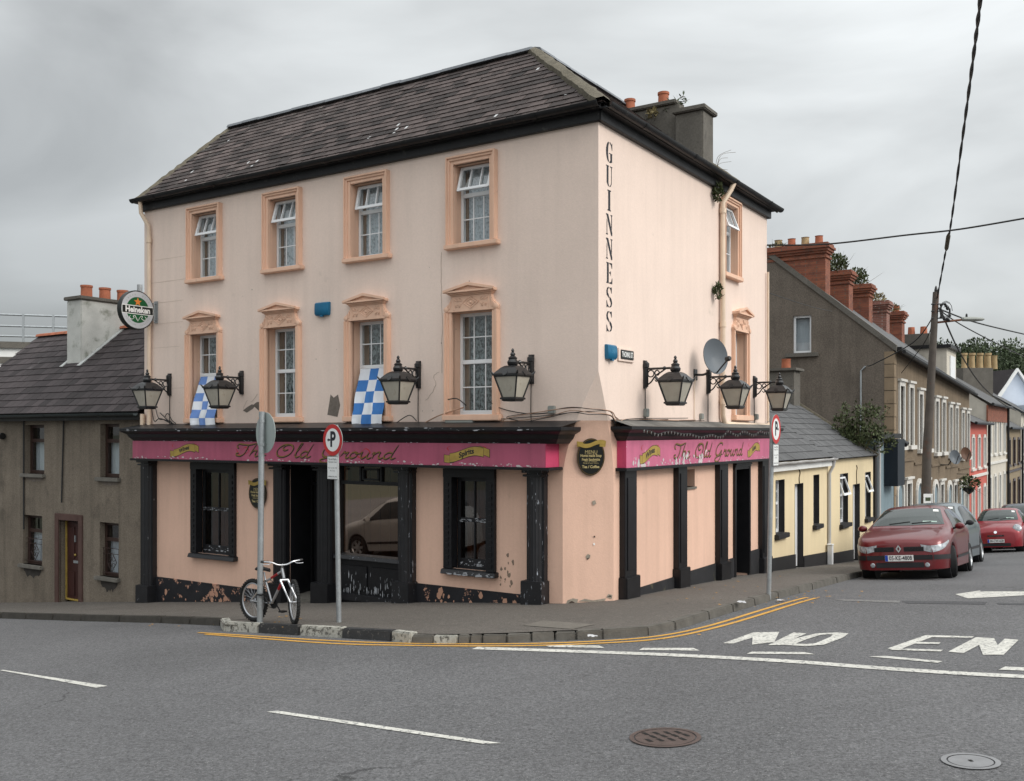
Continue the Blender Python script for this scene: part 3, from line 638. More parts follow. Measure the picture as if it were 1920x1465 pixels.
for k, (a0, a1) in enumerate(FFL):
    mb = MB()
    for s0, s1, pr in ((0.0, 1.0, 0.05), (0.0, 0.55, 0.075), (0.0, 0.25, 0.10)):
        o, i = AW * s0, AW * s1; mb.box(FL, a0 + o, a0 + i, -.05, pr, .30, 1.99); mb.box(FL, a1 - i, a1 - o, -.05, pr, .30, 1.99)
    mb.build('window_surround', TRIM, pub, bevel=0.006)
    pediment(FL, pub, a0 + .01, a1 - .01, 1.99, 2.44); sill(FL, pub, a0 - .05, a1 + .03, 0.20, 0.30)
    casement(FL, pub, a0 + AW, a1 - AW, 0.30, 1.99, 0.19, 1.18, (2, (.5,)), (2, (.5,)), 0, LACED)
mb = MB(); moulding(mb, FRR, RU[0], RU[1], 3.14, 4.63, .12); mb.build('window_surround', TRIM, pub, bevel=0.006); sill(FRR, pub, RU[0] - .02, RU[1] + .06, 3.05, 3.14)
casement(FRR, pub, RU[0] + .12, RU[1] - .12, 3.14, 4.50, 0.10, 4.0, (2, ()), (2, (.5,)), math.radians(20), LACE)
mb = MB()
for s0, s1, pr in ((0.0, 1.0, 0.04), (0.0, 0.5, 0.07)): mb.box(FRR, RF[0] + .11 * s0, RF[0] + .11 * s1, -.05, pr, .36, 2.05); mb.box(FRR, RF[1] - .11 * s1, RF[1] - .11 * s0, -.05, pr, .36, 2.05)
mb.build('window_surround', TRIM, pub, bevel=0.006); pediment(FRR, pub, RF[0], RF[1], 2.05, 2.54); sill(FRR, pub, RF[0] - .02, RF[1] + .12, 0.25, 0.36)
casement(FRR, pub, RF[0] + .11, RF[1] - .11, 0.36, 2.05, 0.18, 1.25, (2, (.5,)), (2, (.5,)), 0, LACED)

# shopfronts --------------------------------------------------------------
def cornice(fr, a0, a1, b1, z0, z1, d0, name='shop_cornice', flip=1):
    """moulded cornice with returned ends; d0 = depth at the bottom"""
    prof = [(d0, z0), (d0 + (b1 - d0) * .12, z0 + (z1 - z0) * .12), (d0 + (b1 - d0) * .35, z0 + (z1 - z0) * .30), (d0 + (b1 - d0) * .50, z0 + (z1 - z0) * .55), (d0 + (b1 - d0) * .9, z0 + (z1 - z0) * .72), (b1, z0 + (z1 - z0) * .80), (b1, z1)]
    mb = MB(); rows = []
    for b, z in prof:
        e = b - d0; rows.append([fr(a0 - e, 0, z), fr(a0 - e, b, z), fr(a1 + e, b, z), fr(a1 + e, 0, z)])
    mb.grid(rows); mb.face(rows[0])
    e = b1 - d0; mb.face([fr(a0 - e, b1, z1), fr(a1 + e, b1, z1), fr(a1 + e, -.01, z1 + .10), fr(a0 - e, -.01, z1 + .10)])
    return mb.build(name, BLACK, pub)
cornice(FL, 0.50, 10.66, 0.60, -.165, .09, .40)
FZ0, FZ1 = -.525, -.165
fas = MB().box(FL, 0.69, 10.70, -.02, 0.40, FZ0, FZ1).build('shop_fascia', [PINK], pub)
MB().box(FL, 0.685, 0.689, 0.0, 0.398, FZ0 + .002, FZ1 - .002).build('fascia_return', PINKS, fas)
MB().box(FL, 0.62, 10.76, -.02, 0.43, FZ0 - .045, FZ0).build('fascia_ledge', BLACK, pub, bevel=0.006)
cornice(FRR, 0.60, 7.66, 0.36, -.12, .10, .16)
RZ0, RZ1 = -.545, -.12
fasr = MB().box(FRR, 0.62, 7.70, -.02, 0.16, RZ0, RZ1).build('shop_fascia', PINKR, pub)
MB().box(FRR, 0.615, 0.619, 0.0, 0.158, RZ0 + .002, RZ1 - .002).build('fascia_return', PINKS, fasr)
MB().box(FRR, 0.56, 7.74, -.02, 0.19, RZ0 - .05, RZ0).build('fascia_ledge', BLACK, pub, bevel=0.006)
LEADT = mat('weathered_lead_top', (0.14, 0.135, 0.125), 0.8, var=0.3, scale=5)
mb = MB(); mb.grid([[FRR(a, .34, .105), FRR(a, -.01, .215)] for a in (.42, 2, 4, 6, 7.8)]); mb.build('cornice_flashing', LEADT, pub)
def pilaster(fr, a0, a1, b, ztop, zbase, m, flutes=True):
    w = a1 - a0; s = MB().box(fr, a0, a1, -.02, b * .55, -6, ztop)
    s.box(fr, a0 - .02, a1 + .02, -.02, b + .035, ztop - .05, ztop); s.box(fr, a0 - .01, a1 + .01, -.02, b + .015, ztop - .11, ztop - .075)
    P = s.build('pilaster', m, pub, bevel=0.006)
    n = 9 if flutes else 1; c = (a0 + a1) / 2; r = w * .40
    prof = []
    f = MB(); rows = []
    for z in (zbase, ztop - .05):
        row = []
        for k in range(0, 37):
            t = math.pi * k / 36; rr = 1.0 - (.05 * abs(math.sin(t * 9)) if flutes else 0)
            row.append(fr(c + math.cos(t) * r * rr, b * .3 + math.sin(t) * b * .75 * rr, z))
        rows.append(row)
    f.grid(rows); f.build('column_shaft', m, P, smooth=True, ang=25)
    q = MB().box(fr, a0 - .03, a1 + .03, -.02, b + .05, -6, zbase).build('column_base', m, P, bevel=0.012)
    return P
gl = lambda fr, a: ground(fr(a, 0.1, 0).x, fr(a, 0.1, 0).y) + H_K
for a0, a1, m in ((10.44, 10.80, BLACKW), (6.52, 6.86, BLACK), (5.35, 5.73, BLACK), (3.50, 3.82, BLACKP), (0.89, 1.21, BLACKP)):
    pilaster(FL, a0, a1, .20, FZ0 - .045, gl(FL, (a0 + a1) / 2) + .36, m)
for a0, a1 in ((.70, 1.12), (2.78, 3.17), (4.75, 5.20), (7.24, 7.74)):
    z = gl(FRR, (a0 + a1) / 2) + .34
    P = MB().box(FRR, a0, a1, -.02, .10, z, RZ0 - .05).build('pilaster', BLACK, pub, bevel=0.006)
    MB().box(FRR, a0 + .07, a1 - .07, .10, .115, z + .1, RZ0 - .16).build('pilaster_panel', BLACK, P, bevel=0.006)
    MB().box(FRR, a0 - .035, a1 + .035, -.02, .15, -6, z).build('pilaster_base', BLACKW if a0 > 6 else BLACK, P, bevel=0.012)
for fr, a0, a1, z, m in ((FL, 6.86, 10.46, -3.01, PLINTH), (FL, 1.21, 3.5, -2.555, PLINTH), (FRR, 1.12, 2.78, -2.515, PLINTH2), (FRR, 3.17, 4.75, -2.50, PLINTH2), (FRR, 5.2, 5.79, -2.50, PLINTH2), (FRR, 6.58, 7.24, -2.47, PLINTH2)):
    MB().box(fr, a0, a1, -.02, .035, -6, z).build('plinth', m, pub, bevel=0.008)
def shop_window(a0, a1, z0, z1, m):
    """black sash window in a moulded surround, dark room with shutters behind"""
    f = MB()
    for q in ((a0 - .07, a0 + .1, z0, z1 + .05), (a1 - .1, a1 + .07, z0, z1 + .05)): f.box(FL, *q[:2], -.1, .06, *q[2:])
    f.box(FL, a0 - .07, a1 + .07, -.1, .07, z1 - .09, z1 + .05)
    for q in ((a0 - .03, a0 + .05), (a1 - .05, a1 + .03)):
        for k in range(14): f.box(FL, q[0] + .01, q[1] - .01, .06, .075, z0 + .06 + k * (z1 - z0 - .2) / 14, z0 + .06 + (k + .55) * (z1 - z0 - .2) / 14)
    w = f.build('shop_window', BLACK, pub, bevel=0.005)
    s = MB(); A0, A1 = a0 + .1, a1 - .1; zm = (z0 + z1) / 2
    for q in ((A0, A0 + .06, z0, z1 - .08), (A1 - .06, A1, z0, z1 - .08), (A0 + .06, A1 - .06, z0, z0 + .16), (A0 + .06, A1 - .06, z1 - .16, z1 - .08), (A0 + .06, A1 - .06, zm - .035, zm + .035), ((A0 + A1) / 2 - .014, (A0 + A1) / 2 + .014, z0 + .16, z1 - .16)):
        s.box(FL, *q[:2], -.16, -.11, *q[2:])
    s.build('sash', m, w, bevel=0.005)
    MB().face([FL(A0 + .05, -.135, z0 + .15), FL(A1 - .05, -.135, z0 + .15), FL(A1 - .05, -.135, z1 - .15), FL(A0 + .05, -.135, z1 - .15)]).build('pane', DGLASS, w)
    sh = MB()
    for k in range(5): x = A0 + .03 + k * (A1 - A0 - .06) / 5; sh.box(FL, x, x + (A1 - A0) / 5 - .03, -.34, -.32, z0, z1)
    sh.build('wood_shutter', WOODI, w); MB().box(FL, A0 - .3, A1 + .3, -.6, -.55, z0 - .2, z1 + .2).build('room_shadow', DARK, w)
    MB().prism([FL(a0 - .11, -.1, z0 - .09), FL(a1 + .09, -.1, z0 - .09), FL(a1 + .09, .13, z0 - .09), FL(a0 - .11, .13, z0 - .09)], [FL(a0 - .11, -.1, z0 + .01), FL(a1 + .09, -.1, z0 + .01), FL(a1 + .09, .10, z0 - .015), FL(a0 - .11, .10, z0 - .015)]).build('window_sill', m, w, bevel=0.008)
shop_window(8.06, 9.23, -2.42, -.64, BLACKW); shop_window(1.92, 2.81, -2.24, -.64, BLACKW)
# front door in its recess
gd = gl(FL, 6.1)
D = MB().box(FL, 5.78, 6.48, -.62, -.57, gd + .08, -1.0).build('front_door', BLACK, pub, bevel=0.006)
for (z0, z1) in ((gd + .25, gd + .85), (gd + 1.0, -1.22)):
    for (a0, a1) in ((5.86, 6.09), (6.17, 6.40)): MB().box(FL, a0, a1, -.57, -.552, z0, z1).build('door_panel', BLACK, D, bevel=0.012)
MB().lathe([(.0, 0), (.03, .005), (.035, .03), (.0, .05)], FL(5.86, -.57, gd + 1.05), NL, 10).build('door_knob', GOLD, D, smooth=True)
fr_ = MB().box(FL, 5.755, 6.50, -.60, -.50, -1.0, -.94); fr_.box(FL, 5.755, 5.80, -.60, -.5, -4, -.6); fr_.box(FL, 6.455, 6.50, -.6, -.5, -4, -.6); fr_.build('door_frame', BLACK, D)
MB().face([FL(5.80, -.55, -.94), FL(6.455, -.55, -.94), FL(6.455, -.55, -.57), FL(5.80, -.55, -.57)]).build('fanlight', DGLASS, D)
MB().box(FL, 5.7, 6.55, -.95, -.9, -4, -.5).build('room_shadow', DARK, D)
for q in ((5.752, 5.772), (6.482, 6.502)): MB().box(FL, q[0], q[1], -.6, .01, -4, -.57).build('porch_panel', BLACK, D)
MB().box(FL, 5.772, 6.482, -.6, .01, -.6, -.575).build('porch_ceiling', BLACK, D)
MB().prism([FL(5.755, -.62, -6), FL(6.5, -.62, -6), FL(6.5, .10, -6), FL(5.755, .10, -6)], [FL(5.755, -.62, gd + .10), FL(6.5, -.62, gd + .10), FL(6.5, .10, gd + .055), FL(5.755, .10, gd + .055)]).build('door_step', CHIMR, pub, bevel=0.015)
# wide display window with panelled stall riser
bw = MB(); a0, a1 = 3.85, 5.32
for q in ((a0, a0 + .07, -2.16, -.57), (a1 - .07, a1, -2.16, -.57), (a0, a1, -.92, -.86), (a0, a1, -.60, -.57), (4.30, 4.34, -.86, -.60), (4.78, 4.82, -.86, -.60), (4.36, 4.40, -.84, -.63), (4.72, 4.76, -.84, -.63), (4.36, 4.76, -.66, -.63), (4.36, 4.76, -.84, -.81)):
    bw.box(FL, q[0], q[1], -.10, -.03, q[2], q[3])
bw = bw.build('display_window', BLACK, pub)
MB().face([FL(a0 + .05, -.07, -2.16), FL(a1 - .05, -.07, -2.16), FL(a1 - .05, -.07, -.92), FL(a0 + .05, -.07, -.92)]).build('pane', glass_mat('display_glass', (0.40, 0.32, 0.26), 0.40, (.86, .70, .60)), bw)
MB().face([FL(a0 + .05, -.075, -.86), FL(a1 - .05, -.075, -.86), FL(a1 - .05, -.075, -.6), FL(a0 + .05, -.075, -.6)]).build('transom_pane', DGLASS, bw)
sh = MB()
for k in range(6): x = a0 + .05 + k * .235; sh.box(FL, x, x + .2, -.34, -.32, -2.2, -.6)
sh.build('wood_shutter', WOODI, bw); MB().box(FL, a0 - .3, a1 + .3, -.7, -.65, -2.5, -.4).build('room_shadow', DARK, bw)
MB().prism([FL(a0 - .02, -.1, -2.25), FL(a1 + .12, -.1, -2.25), FL(a1 + .12, .09, -2.25), FL(a0 - .02, .09, -2.25)], [FL(a0 - .02, -.1, -2.155), FL(a1 + .12, -.1, -2.155), FL(a1 + .12, .06, -2.18), FL(a0 - .02, .06, -2.18)]).build('window_sill', BLACKP, bw, bevel=0.006)
sr = MB().box(FL, a0 - .02, a1 + .02, -.20, -.02, -6, -2.25).build('stall_riser', BLACK, pub)
gz = gl(FL, 4.6)
for q in ((a0 + .03, a0 + .66), (a0 + .76, a1 - .05)): MB().box(FL, q[0], q[1], -.02, .0, gz + .17, -2.36).build('riser_panel', BLACK, sr, bevel=0.012)
MB().box(FL, a0 + .02, a1 - .02, -.02, .03, gz - .02, gz + .10).build('riser_skirting', BLACKP, sr, bevel=0.006)
# side door on the other street
z0 = gl(FRR, 6.2); D2 = MB().box(FRR, 5.80, 6.57, -.36, -.31, -6, -.70).build('side_door', BLACK, pub)
f = MB().box(FRR, 5.72, 5.80, -.3, .05, z0, -.62); f.box(FRR, 6.57, 6.65, -.3, .05, z0, -.62)
for k in range(3): f.box(FRR, 5.72, 6.65, -.3, .04 + .02 * k, -.74 + k * .045, -.70 + k * .045)
f.build('door_frame', BLACK, D2, bevel=0.005); MB().box(FRR, 5.84, 6.53, -.31, -.295, z0 + .2, z0 + .95).build('door_panel', BLACK, D2, bevel=0.01); MB().box(FRR, 5.84, 6.53, -.31, -.295, z0 + 1.05, -.8).build('door_panel', BLACK, D2, bevel=0.01)
MB().box(FRR, 3.22, 3.75, -.2, -.19, -.98, -.66).build('vent_recess', BARE, pub); MB().box(FRR, 3.2, 3.78, -.19, .03, -1.02, -.98).build('vent_sill', CHIMR, pub)

# roof --------------------------------------------------------------------
RIDZ = 7.12
J = FL(2.62, -2.4, RIDZ); EZ = 4.90; EB = 0.16
rd = MB()
cf = FL(-.16, EB, EZ)                     # outer corner of the eaves
le, lr = FL(AE + .07, EB, EZ), FL(AE + .07, -2.4, RIDZ); re_, rr_ = FRR(BE + .25, EB, EZ), FRR(BE + .1, -2.6, RIDZ)
rd.face([cf, le, lr, J]); rd.face([cf, J, rr_, re_]); vb = FL(5.2, -4.8, 4.92)
rd.face([J, lr, FL(AE + .07, -4.8, 4.92), vb]); rd.face([J, vb, FRR(BE + .1, -5.2, 4.92), rr_])
roof = rd.build('roof', DECK, pub)
def clip(poly, rect):
    out = rect; n = len(poly); ar = sum(poly[i][0] * poly[(i + 1) % n][1] - poly[(i + 1) % n][0] * poly[i][1] for i in range(n)); sg = 1 if ar > 0 else -1
    for i in range(n):
        (x1, y1), (x2, y2) = poly[i], poly[(i + 1) % n]; f = lambda p: sg * ((x2 - x1) * (p[1] - y1) - (y2 - y1) * (p[0] - x1)); res = []
        for k in range(len(out)):
            p, q = out[k], out[(k + 1) % len(out)]; a, b = f(p), f(q)
            if a >= 0: res.append(p)
            if a * b < 0: t = a / (a - b); res.append((p[0] + (q[0] - p[0]) * t, p[1] + (q[1] - p[1]) * t))
        out = res
        if not out: return []
    return out
def slates(parent, o, pd, qd, poly, w, g, m, limit=300, name='slate', th=0.009, jit=1.0, miss=0.0):
    """courses of slates on a roof plane; poly in (p, q) plane coordinates"""
    nrm = pd.cross(qd).normalized()
    if nrm.z < 0: nrm = -nrm
    def inside(p, q):
        c = False
        for i in range(len(poly)):
            (x1, y1), (x2, y2) = poly[i], poly[i - 1]
            if (y1 > q) != (y2 > q) and p < (x2 - x1) * (q - y1) / (y2 - y1) + x1: c = not c
        return c
    P0, P1 = min(p[0] for p in poly), max(p[0] for p in poly); Q1 = max(p[1] for p in poly)
    L = g * 1.9; spots = []; r = 0; q = 0.0
    while q < Q1 - g * .3:
        p = P0 - (w / 2 if r % 2 else 0)
        while p < P1 + w:
            if inside(p + w / 2, min(q + g * .5, Q1 - .02)): spots.append((p + w / 2, q))
            p += w
        q += g; r += 1
    tilt = th * 1.6 / g
    mw = w - .012; base = MB()
    me = None; out = []
    def verts():
        pts = []
        for zz in (0, th):
            for (x, y) in ((-mw / 2, 0), (mw / 2, 0), (mw / 2, L), (-mw / 2, L)): pts.append((x, y, zz - tilt * y + th * 2.2))
        return pts
    faces = [(3, 2, 1, 0), (4, 5, 6, 7), (0, 1, 5, 4), (1, 2, 6, 5), (2, 3, 7, 6), (3, 0, 4, 7)]
    off = WL.get(parent.name, V((0, 0, 0))); items = []
    B3 = Matrix((pd, qd, nrm)).transposed().to_4x4()
    for (p, q) in spots:
        dp, rot, dz = random.gauss(0, .004) * jit, random.gauss(0, .010) * jit, abs(random.gauss(0, .0022)) * jit
        if random.random() < .012 * jit: rot += random.choice((-1, 1)) * .09; dz += .008
        rect = [(p - mw / 2, q), (p + mw / 2, q), (p + mw / 2, q + L), (p - mw / 2, q + L)]; cl = clip(poly, rect)
        if len(cl) < 3: continue
        ar = abs(sum(cl[i][0] * cl[(i + 1) % len(cl)][1] - cl[(i + 1) % len(cl)][0] * cl[i][1] for i in range(len(cl)))) / 2
        if ar < .12 * mw * L: continue
        whole = ar > .995 * mw * L
        M = B3.copy(); M.translation = o + pd * (p + (dp if whole else 0)) + qd * q + nrm * dz
        if whole: M = M @ Matrix.Rotation(rot, 4, 'Z')
        items.append((M, M.translation.length, None if whole else [(x - p, y - q) for x, y in cl]))
    items.sort(key=lambda t: t[1])
    hgt = lambda y, zz: zz - tilt * y + th * 2.2
    def cut(cl):
        n = len(cl); vs = [(x, y, hgt(y, 0)) for x, y in cl] + [(x, y, hgt(y, th)) for x, y in cl]
        return vs, [tuple(reversed(range(n))), tuple(range(n, 2 * n))] + [(k, (k + 1) % n, n + (k + 1) % n, n + k) for k in range(n)]
    for M, _, cl in items[:limit]:
        if cl is None:
            if me is None:
                me = bpy.data.meshes.new(name); me.from_pydata(verts(), [], faces); me.materials.append(m); me.update()
            mm = me
        else:
            mm = bpy.data.meshes.new(name); vs, fs = cut(cl); mm.from_pydata(vs, [], fs); mm.materials.append(m); mm.update()
        o_ = bpy.data.objects.new(name, mm); COL.objects.link(o_); o_.parent = parent
        M2 = M.copy(); M2.translation = M.translation - off; o_.matrix_local = M2
    if len(items) > limit:
        b = MB()
        for M, _, cl in items[limit:]:
            vs, fs = (verts(), faces) if cl is None else cut(cl)
            i = len(b.v); b.v += [M @ V(p) for p in vs]; b.f += [tuple(i + x for x in f) for f in fs]; b.mi += [0] * len(fs)
        tag(b.build('slate_courses', m, parent), kind='stuff')
def plane_poly(o, pd, qd, pts): return [((p - o).dot(pd), (p - o).dot(qd)) for p in pts]
qL = (FL(0, -2.4, RIDZ) - FL(0, EB, EZ)).normalized(); qR = (FRR(0, -2.6, RIDZ) - FRR(0, EB, EZ)).normalized()
slates(roof, cf, UL, qL, plane_poly(cf, UL, qL, [cf, le, lr, J]), .30, .205, SLATE, 300)
slates(roof, cf, UR, qR, plane_poly(cf, UR, qR, [cf, J, rr_, re_]), .30, .205, SLATE, 60)
def capline(p, q, r, m, name, n, parent, up=0.02, seg=True):
    """ridge or hip tiles along a line"""
    d = (q - p)
    for k in range(n):
        a, b = p + d * (k / n) + d.normalized() * .006, p + d * ((k + 1) / n) - d.normalized() * .006
        u = d.normalized(); s = u.cross(V((0, 0, 1))).normalized(); t = s.cross(u); lift = V((0, 0, up + random.uniform(-.006, .008)))
        sec = lambda c: [c + lift + s * r, c + lift + s * r * .75 + t * r * .42, c + lift + t * r * .62, c + lift - s * r * .75 + t * r * .42, c + lift - s * r]
        e0, e1 = sec(a), sec(b)
        MB().prism(e0, e1).build(name, m, parent, smooth=True)
capline(lr, J, .16, RIDGE, 'ridge_tile', 16, roof, up=-.03); capline(J, rr_, .16, RIDGE, 'ridge_tile', 10, roof, up=-.03)
def mortar_strip(p, q, w, parent, name, bumpy=.025, n=26, up=.0):
    d = (q - p); u = d.normalized(); s = u.cross(V((0, 0, 1))).normalized(); t = s.cross(u); rows = []
    for k in range(n + 1):
        c = p + d * (k / n); w2 = w * random.uniform(.85, 1.12); h = [random.uniform(0, bumpy) for _ in range(3)]
        rows.append([c + s * w2 - t * .06, c + s * w2 + t * (up + h[0]), c + t * (up + .045 + h[1]), c - s * w2 + t * (up + h[2]), c - s * w2 - t * .06])
    return MB().grid(rows).build(name, MORTAR, parent, smooth=True)
mortar_strip(J, cf + V((0, 0, .02)), .125, roof, 'hip_mortar', up=.012); mortar_strip(le, lr, .09, roof, 'verge_mortar')
mortar_strip(re_, rr_, .09, roof, 'verge_mortar')
def gutter(fr, a0, a1, b, z, r, m, parent, brackets=0.9):
    mb = MB(); n = 9; rows = []
    for a in [a0 + (a1 - a0) * k / 12 for k in range(13)]:
        sag = random.uniform(-.006, .004)
        rows.append([fr(a, b + math.cos(math.pi + math.pi * k / n) * r, z + sag + math.sin(math.pi + math.pi * k / n) * r) for k in range(n + 1)] + [fr(a, b + math.cos(math.pi - math.pi * k / n + math.pi) * r * .9, z + sag + math.sin(math.pi + math.pi * (n - k) / n) * r * .9) for k in range(n + 1)])
    mb.grid(rows, close=True); mb.face(rows[0]); mb.face(rows[-1])
    g = mb.build('gutter', m, parent, smooth=True, ang=30); k = int(abs(a1 - a0) / 1.8)
    for i in range(k):
        a = a0 + (a1 - a0) * (i + .6) / k
        c = MB(); c.grid([[fr(a + s, b + math.cos(math.pi + math.pi * q / 8) * r * 1.13, z + math.sin(math.pi + math.pi * q / 8) * r * 1.13) for q in range(9)] for s in (-.045, .045)]); c.build('gutter_joint', m, g, smooth=True)
    return g
for fr, a0, a1 in ((FL, -.06, AE + .06), (FRR, -.06, BE + .08)):
    MB().box(fr, a0, a1, -.02, .075, ZT - .015, 4.955).build('eaves_board', GUT, pub, bevel=0.006)
    MB().box(fr, a0 - .06, a1, .075, .19, 4.83, 4.86).build('soffit', GUT, pub)
gutter(FL, -.12, AE + .12, .215, 4.915, .075, GUT, pub); gutter(FRR, -.10, BE + .30, .215, 4.915, .075, GUT, pub)
# chimney on the side wing
def on_roof_R(px, py): return hit(px, py, FRR(0, EB, EZ), UR.cross(qR))
def toR(p): return (p - CN).dot(UR), (p - CN).dot(NR), p.z
c1 = toR(on_roof_R(1318, 303)); c0 = toR(on_roof_R(1343, 319)); print('CHIM', c1, c0)
ca, cb = c1[0], c1[1]
bR = lambda px, a: (hit(px, 205, FRR(a, 0, 0), UR) - CN).dot(NR)
zt_ = hit(1318, 205, FRR(ca, 0, 0), UR).z; bl_ = bR(1266, ca); bb_ = bR(1174, ca + .2); print('CHIM2', zt_, bl_, bb_)
ch = MB().box(FRR, ca, c0[0] + .05, bl_, cb, 4.6, zt_).build('chimney', CHIMR, pub, bevel=0.02)
MB().box(FRR, ca - .07, c0[0] + .12, bl_ - .05, cb + .07, zt_, zt_ + .10).build('chimney_cap', CHIMR, ch, bevel=0.02)
zb_ = zt_ + .30
MB().box(FRR, ca + .2, c0[0] + .02, bb_, bl_ - .002, 4.6, zb_).build('chimney_back', CHIMR, ch, bevel=0.02)
MB().box(FRR, ca + .14, c0[0] + .09, bb_ - .05, bl_ - .055, zb_, zb_ + .09).build('chimney_cap', CHIMR, ch, bevel=0.02)
for px in (1181, 1244):
    q = FRR(ca + .42, bR(px, ca + .42), zb_ + .08)
    MB().lathe([(.12, 0), (.115, .06), (.11, .22), (.125, .23), (.125, .28), (.09, .28), (.09, .1)], q, n=14, cap=False).build('chimney_pot', TERRA, ch, smooth=True)

# pipes and cables of the pub ----------------------------------------------
PIPEB = mat('black_downpipe', (0.014, 0.014, 0.015), 0.4, var=0.3)
def pipe(path, r, m, name='downpipe', n=10): return MB().tube(path, r, n).build(name, m, pub, smooth=True)
pl = aL(284)
pipe([FL(AE - .12, .19, 4.85), FL(AE - .12, .17, 4.62), FL(pl + .02, .06, 4.35), FL(pl, .06, 4.2), FL(pl, .06, .10)], .042, PIPE)
for z in (4.05, 2.3, .75): MB().lathe([(.055, -.05), (.055, .05)], FL(pl, .06, z), n=10).build('pipe_collar', PIPE, pub, smooth=True)
pr_ = aR(1349)
pipe([FRR(pr_ + .22, .21, 4.86), FRR(pr_ + .16, .17, 4.72), FRR(pr_, .07, 4.45), FRR(pr_, .07, .34), FRR(pr_ + .08, .07, .20), FRR(pr_ + .2, .07, .17), FRR(BE - .12, .07, .15), FRR(BE - .05, .07, .2)], .05, PIPE)
for z in (4.3, 2.1, .6): MB().lathe([(.064, -.05), (.064, .05)], FRR(pr_, .07, z), n=10).build('pipe_collar', PIPE, pub, smooth=True)
pipe([FRR(BE - .07, .05, 3.5), FRR(BE - .07, .05, .25)], .025, PIPE, 'service_pipe')
pipe([FL(AE - .03, .07, .40), FL(AE - .03, .07, 0.12)], .05, PIPE, 'pipe_stub')
pipe([FL(AE - .02, .05, -.6), FL(AE - .02, .05, gl(FL, AE))], .05, PIPEB)
def strand(pts, r, m, name, parent, sag=0.0, n=8):
    return MB().tube(crom(pts, n), r, 6).build(name, m, parent, smooth=True)
random.seed(3)
for k in range(5):
    z = .20 + k * .022
    pts = [FL(2.6 - k * .3, .03, .16 + random.uniform(0, .05)), FL(1.6, .04, .17 + .02 * k), FL(.9, .05, z + .05), FL(.45, .06, z + .09), FL(.12, .08, z + .10), FRR(.25, .07, z + .06), FRR(.48, .07, .12 + .03 * k), FRR(1.0, .05, .20), FRR(2.5 + k * .4, .04, .235)]
    pts = [p + V((random.uniform(-.012, .012), random.uniform(-.012, .012), random.uniform(-.03, .03))) for p in pts]
    strand(pts, .0065, CABLEP if k % 2 else CABLE, 'cable', pub)
for k in range(4):
    x = 10.6 - k * .15
    strand([FL(x, .03, .62 - k * .1), FL(x - .15, .06, .25 + .05 * k), FL(x - .4, .09, .30 - .03 * k), FL(x - .9, .06, .16), FL(x - 2 - k, .05, .155)], .009, CABLE, 'cable', pub)
strand([FL(2.75, .10, .55), FL(2.55, .12, .56), FL(2.45, .0, .45)], .01, CABLE, 'cable', pub)
strand([FL(3.3, .05, .16), FL(2.9, .10, .3), FL(2.5, .0, .42)], .01, CABLEP, 'cable', pub)
strand([FL(1.95, .05, .5), FL(1.7, .03, .38), FL(1.2, .04, .30), FL(.75, .04, .32)], .008, CABLE, 'cable', pub)
strand([FL(3.9, .05, .17), FL(3.6, .07, .30), FL(3.45, .05, .2)], .008, CABLE, 'cable', pub)
for k, (fr, a) in enumerate(((FL, 10.0), (FL, 3.44), (FL, 1.18), (FRR, 1.60), (FRR, 4.35), (FRR, 6.95))):
    strand([fr(a, .02, .78), fr(a + .01, .015, .4), fr(a, .02, .17)], .008, CABLE, 'cable', pub)
JB = mat('grey_plastic_box', (0.26, 0.27, 0.25), 0.6, var=0.1)
for fr, a0, a1, z0, z1 in ((FL, 2.25, 2.82, .11, .24), (FL, .74, .86, .30, .42), (FRR, 1.56, 1.68, .26, .40), (FRR, 7.0, 7.12, .28, .4), (FRR, 3.95, 4.05, .25, .36)):
    MB().box(fr, a0, a1, 0, .10 if a1 - a0 > .3 else .06, z0, z1).build('junction_box', JB, pub, bevel=0.01)
# fairy lights drooping over the side cornice
pts = []
for k in range(25):
    a = .8 + k * .26; pts.append(FRR(a, .375, .05 - .10 * abs(math.sin(k * .9)) * random.uniform(.3, 1) - (.06 if 6 < k < 14 else 0)))
strand(pts, .007, CABLE, 'fairy_light_string', pub)
BULB = mat('clear_bulb', (0.20, 0.20, 0.19), 0.15, var=0)
bl = MB()
for p in crom(pts, 2): bl.lathe([(.008, 0), (.011, -.02), (.002, -.05)], p, n=6)
tag(bl.build('bulbs', BULB, pub), kind='stuff')
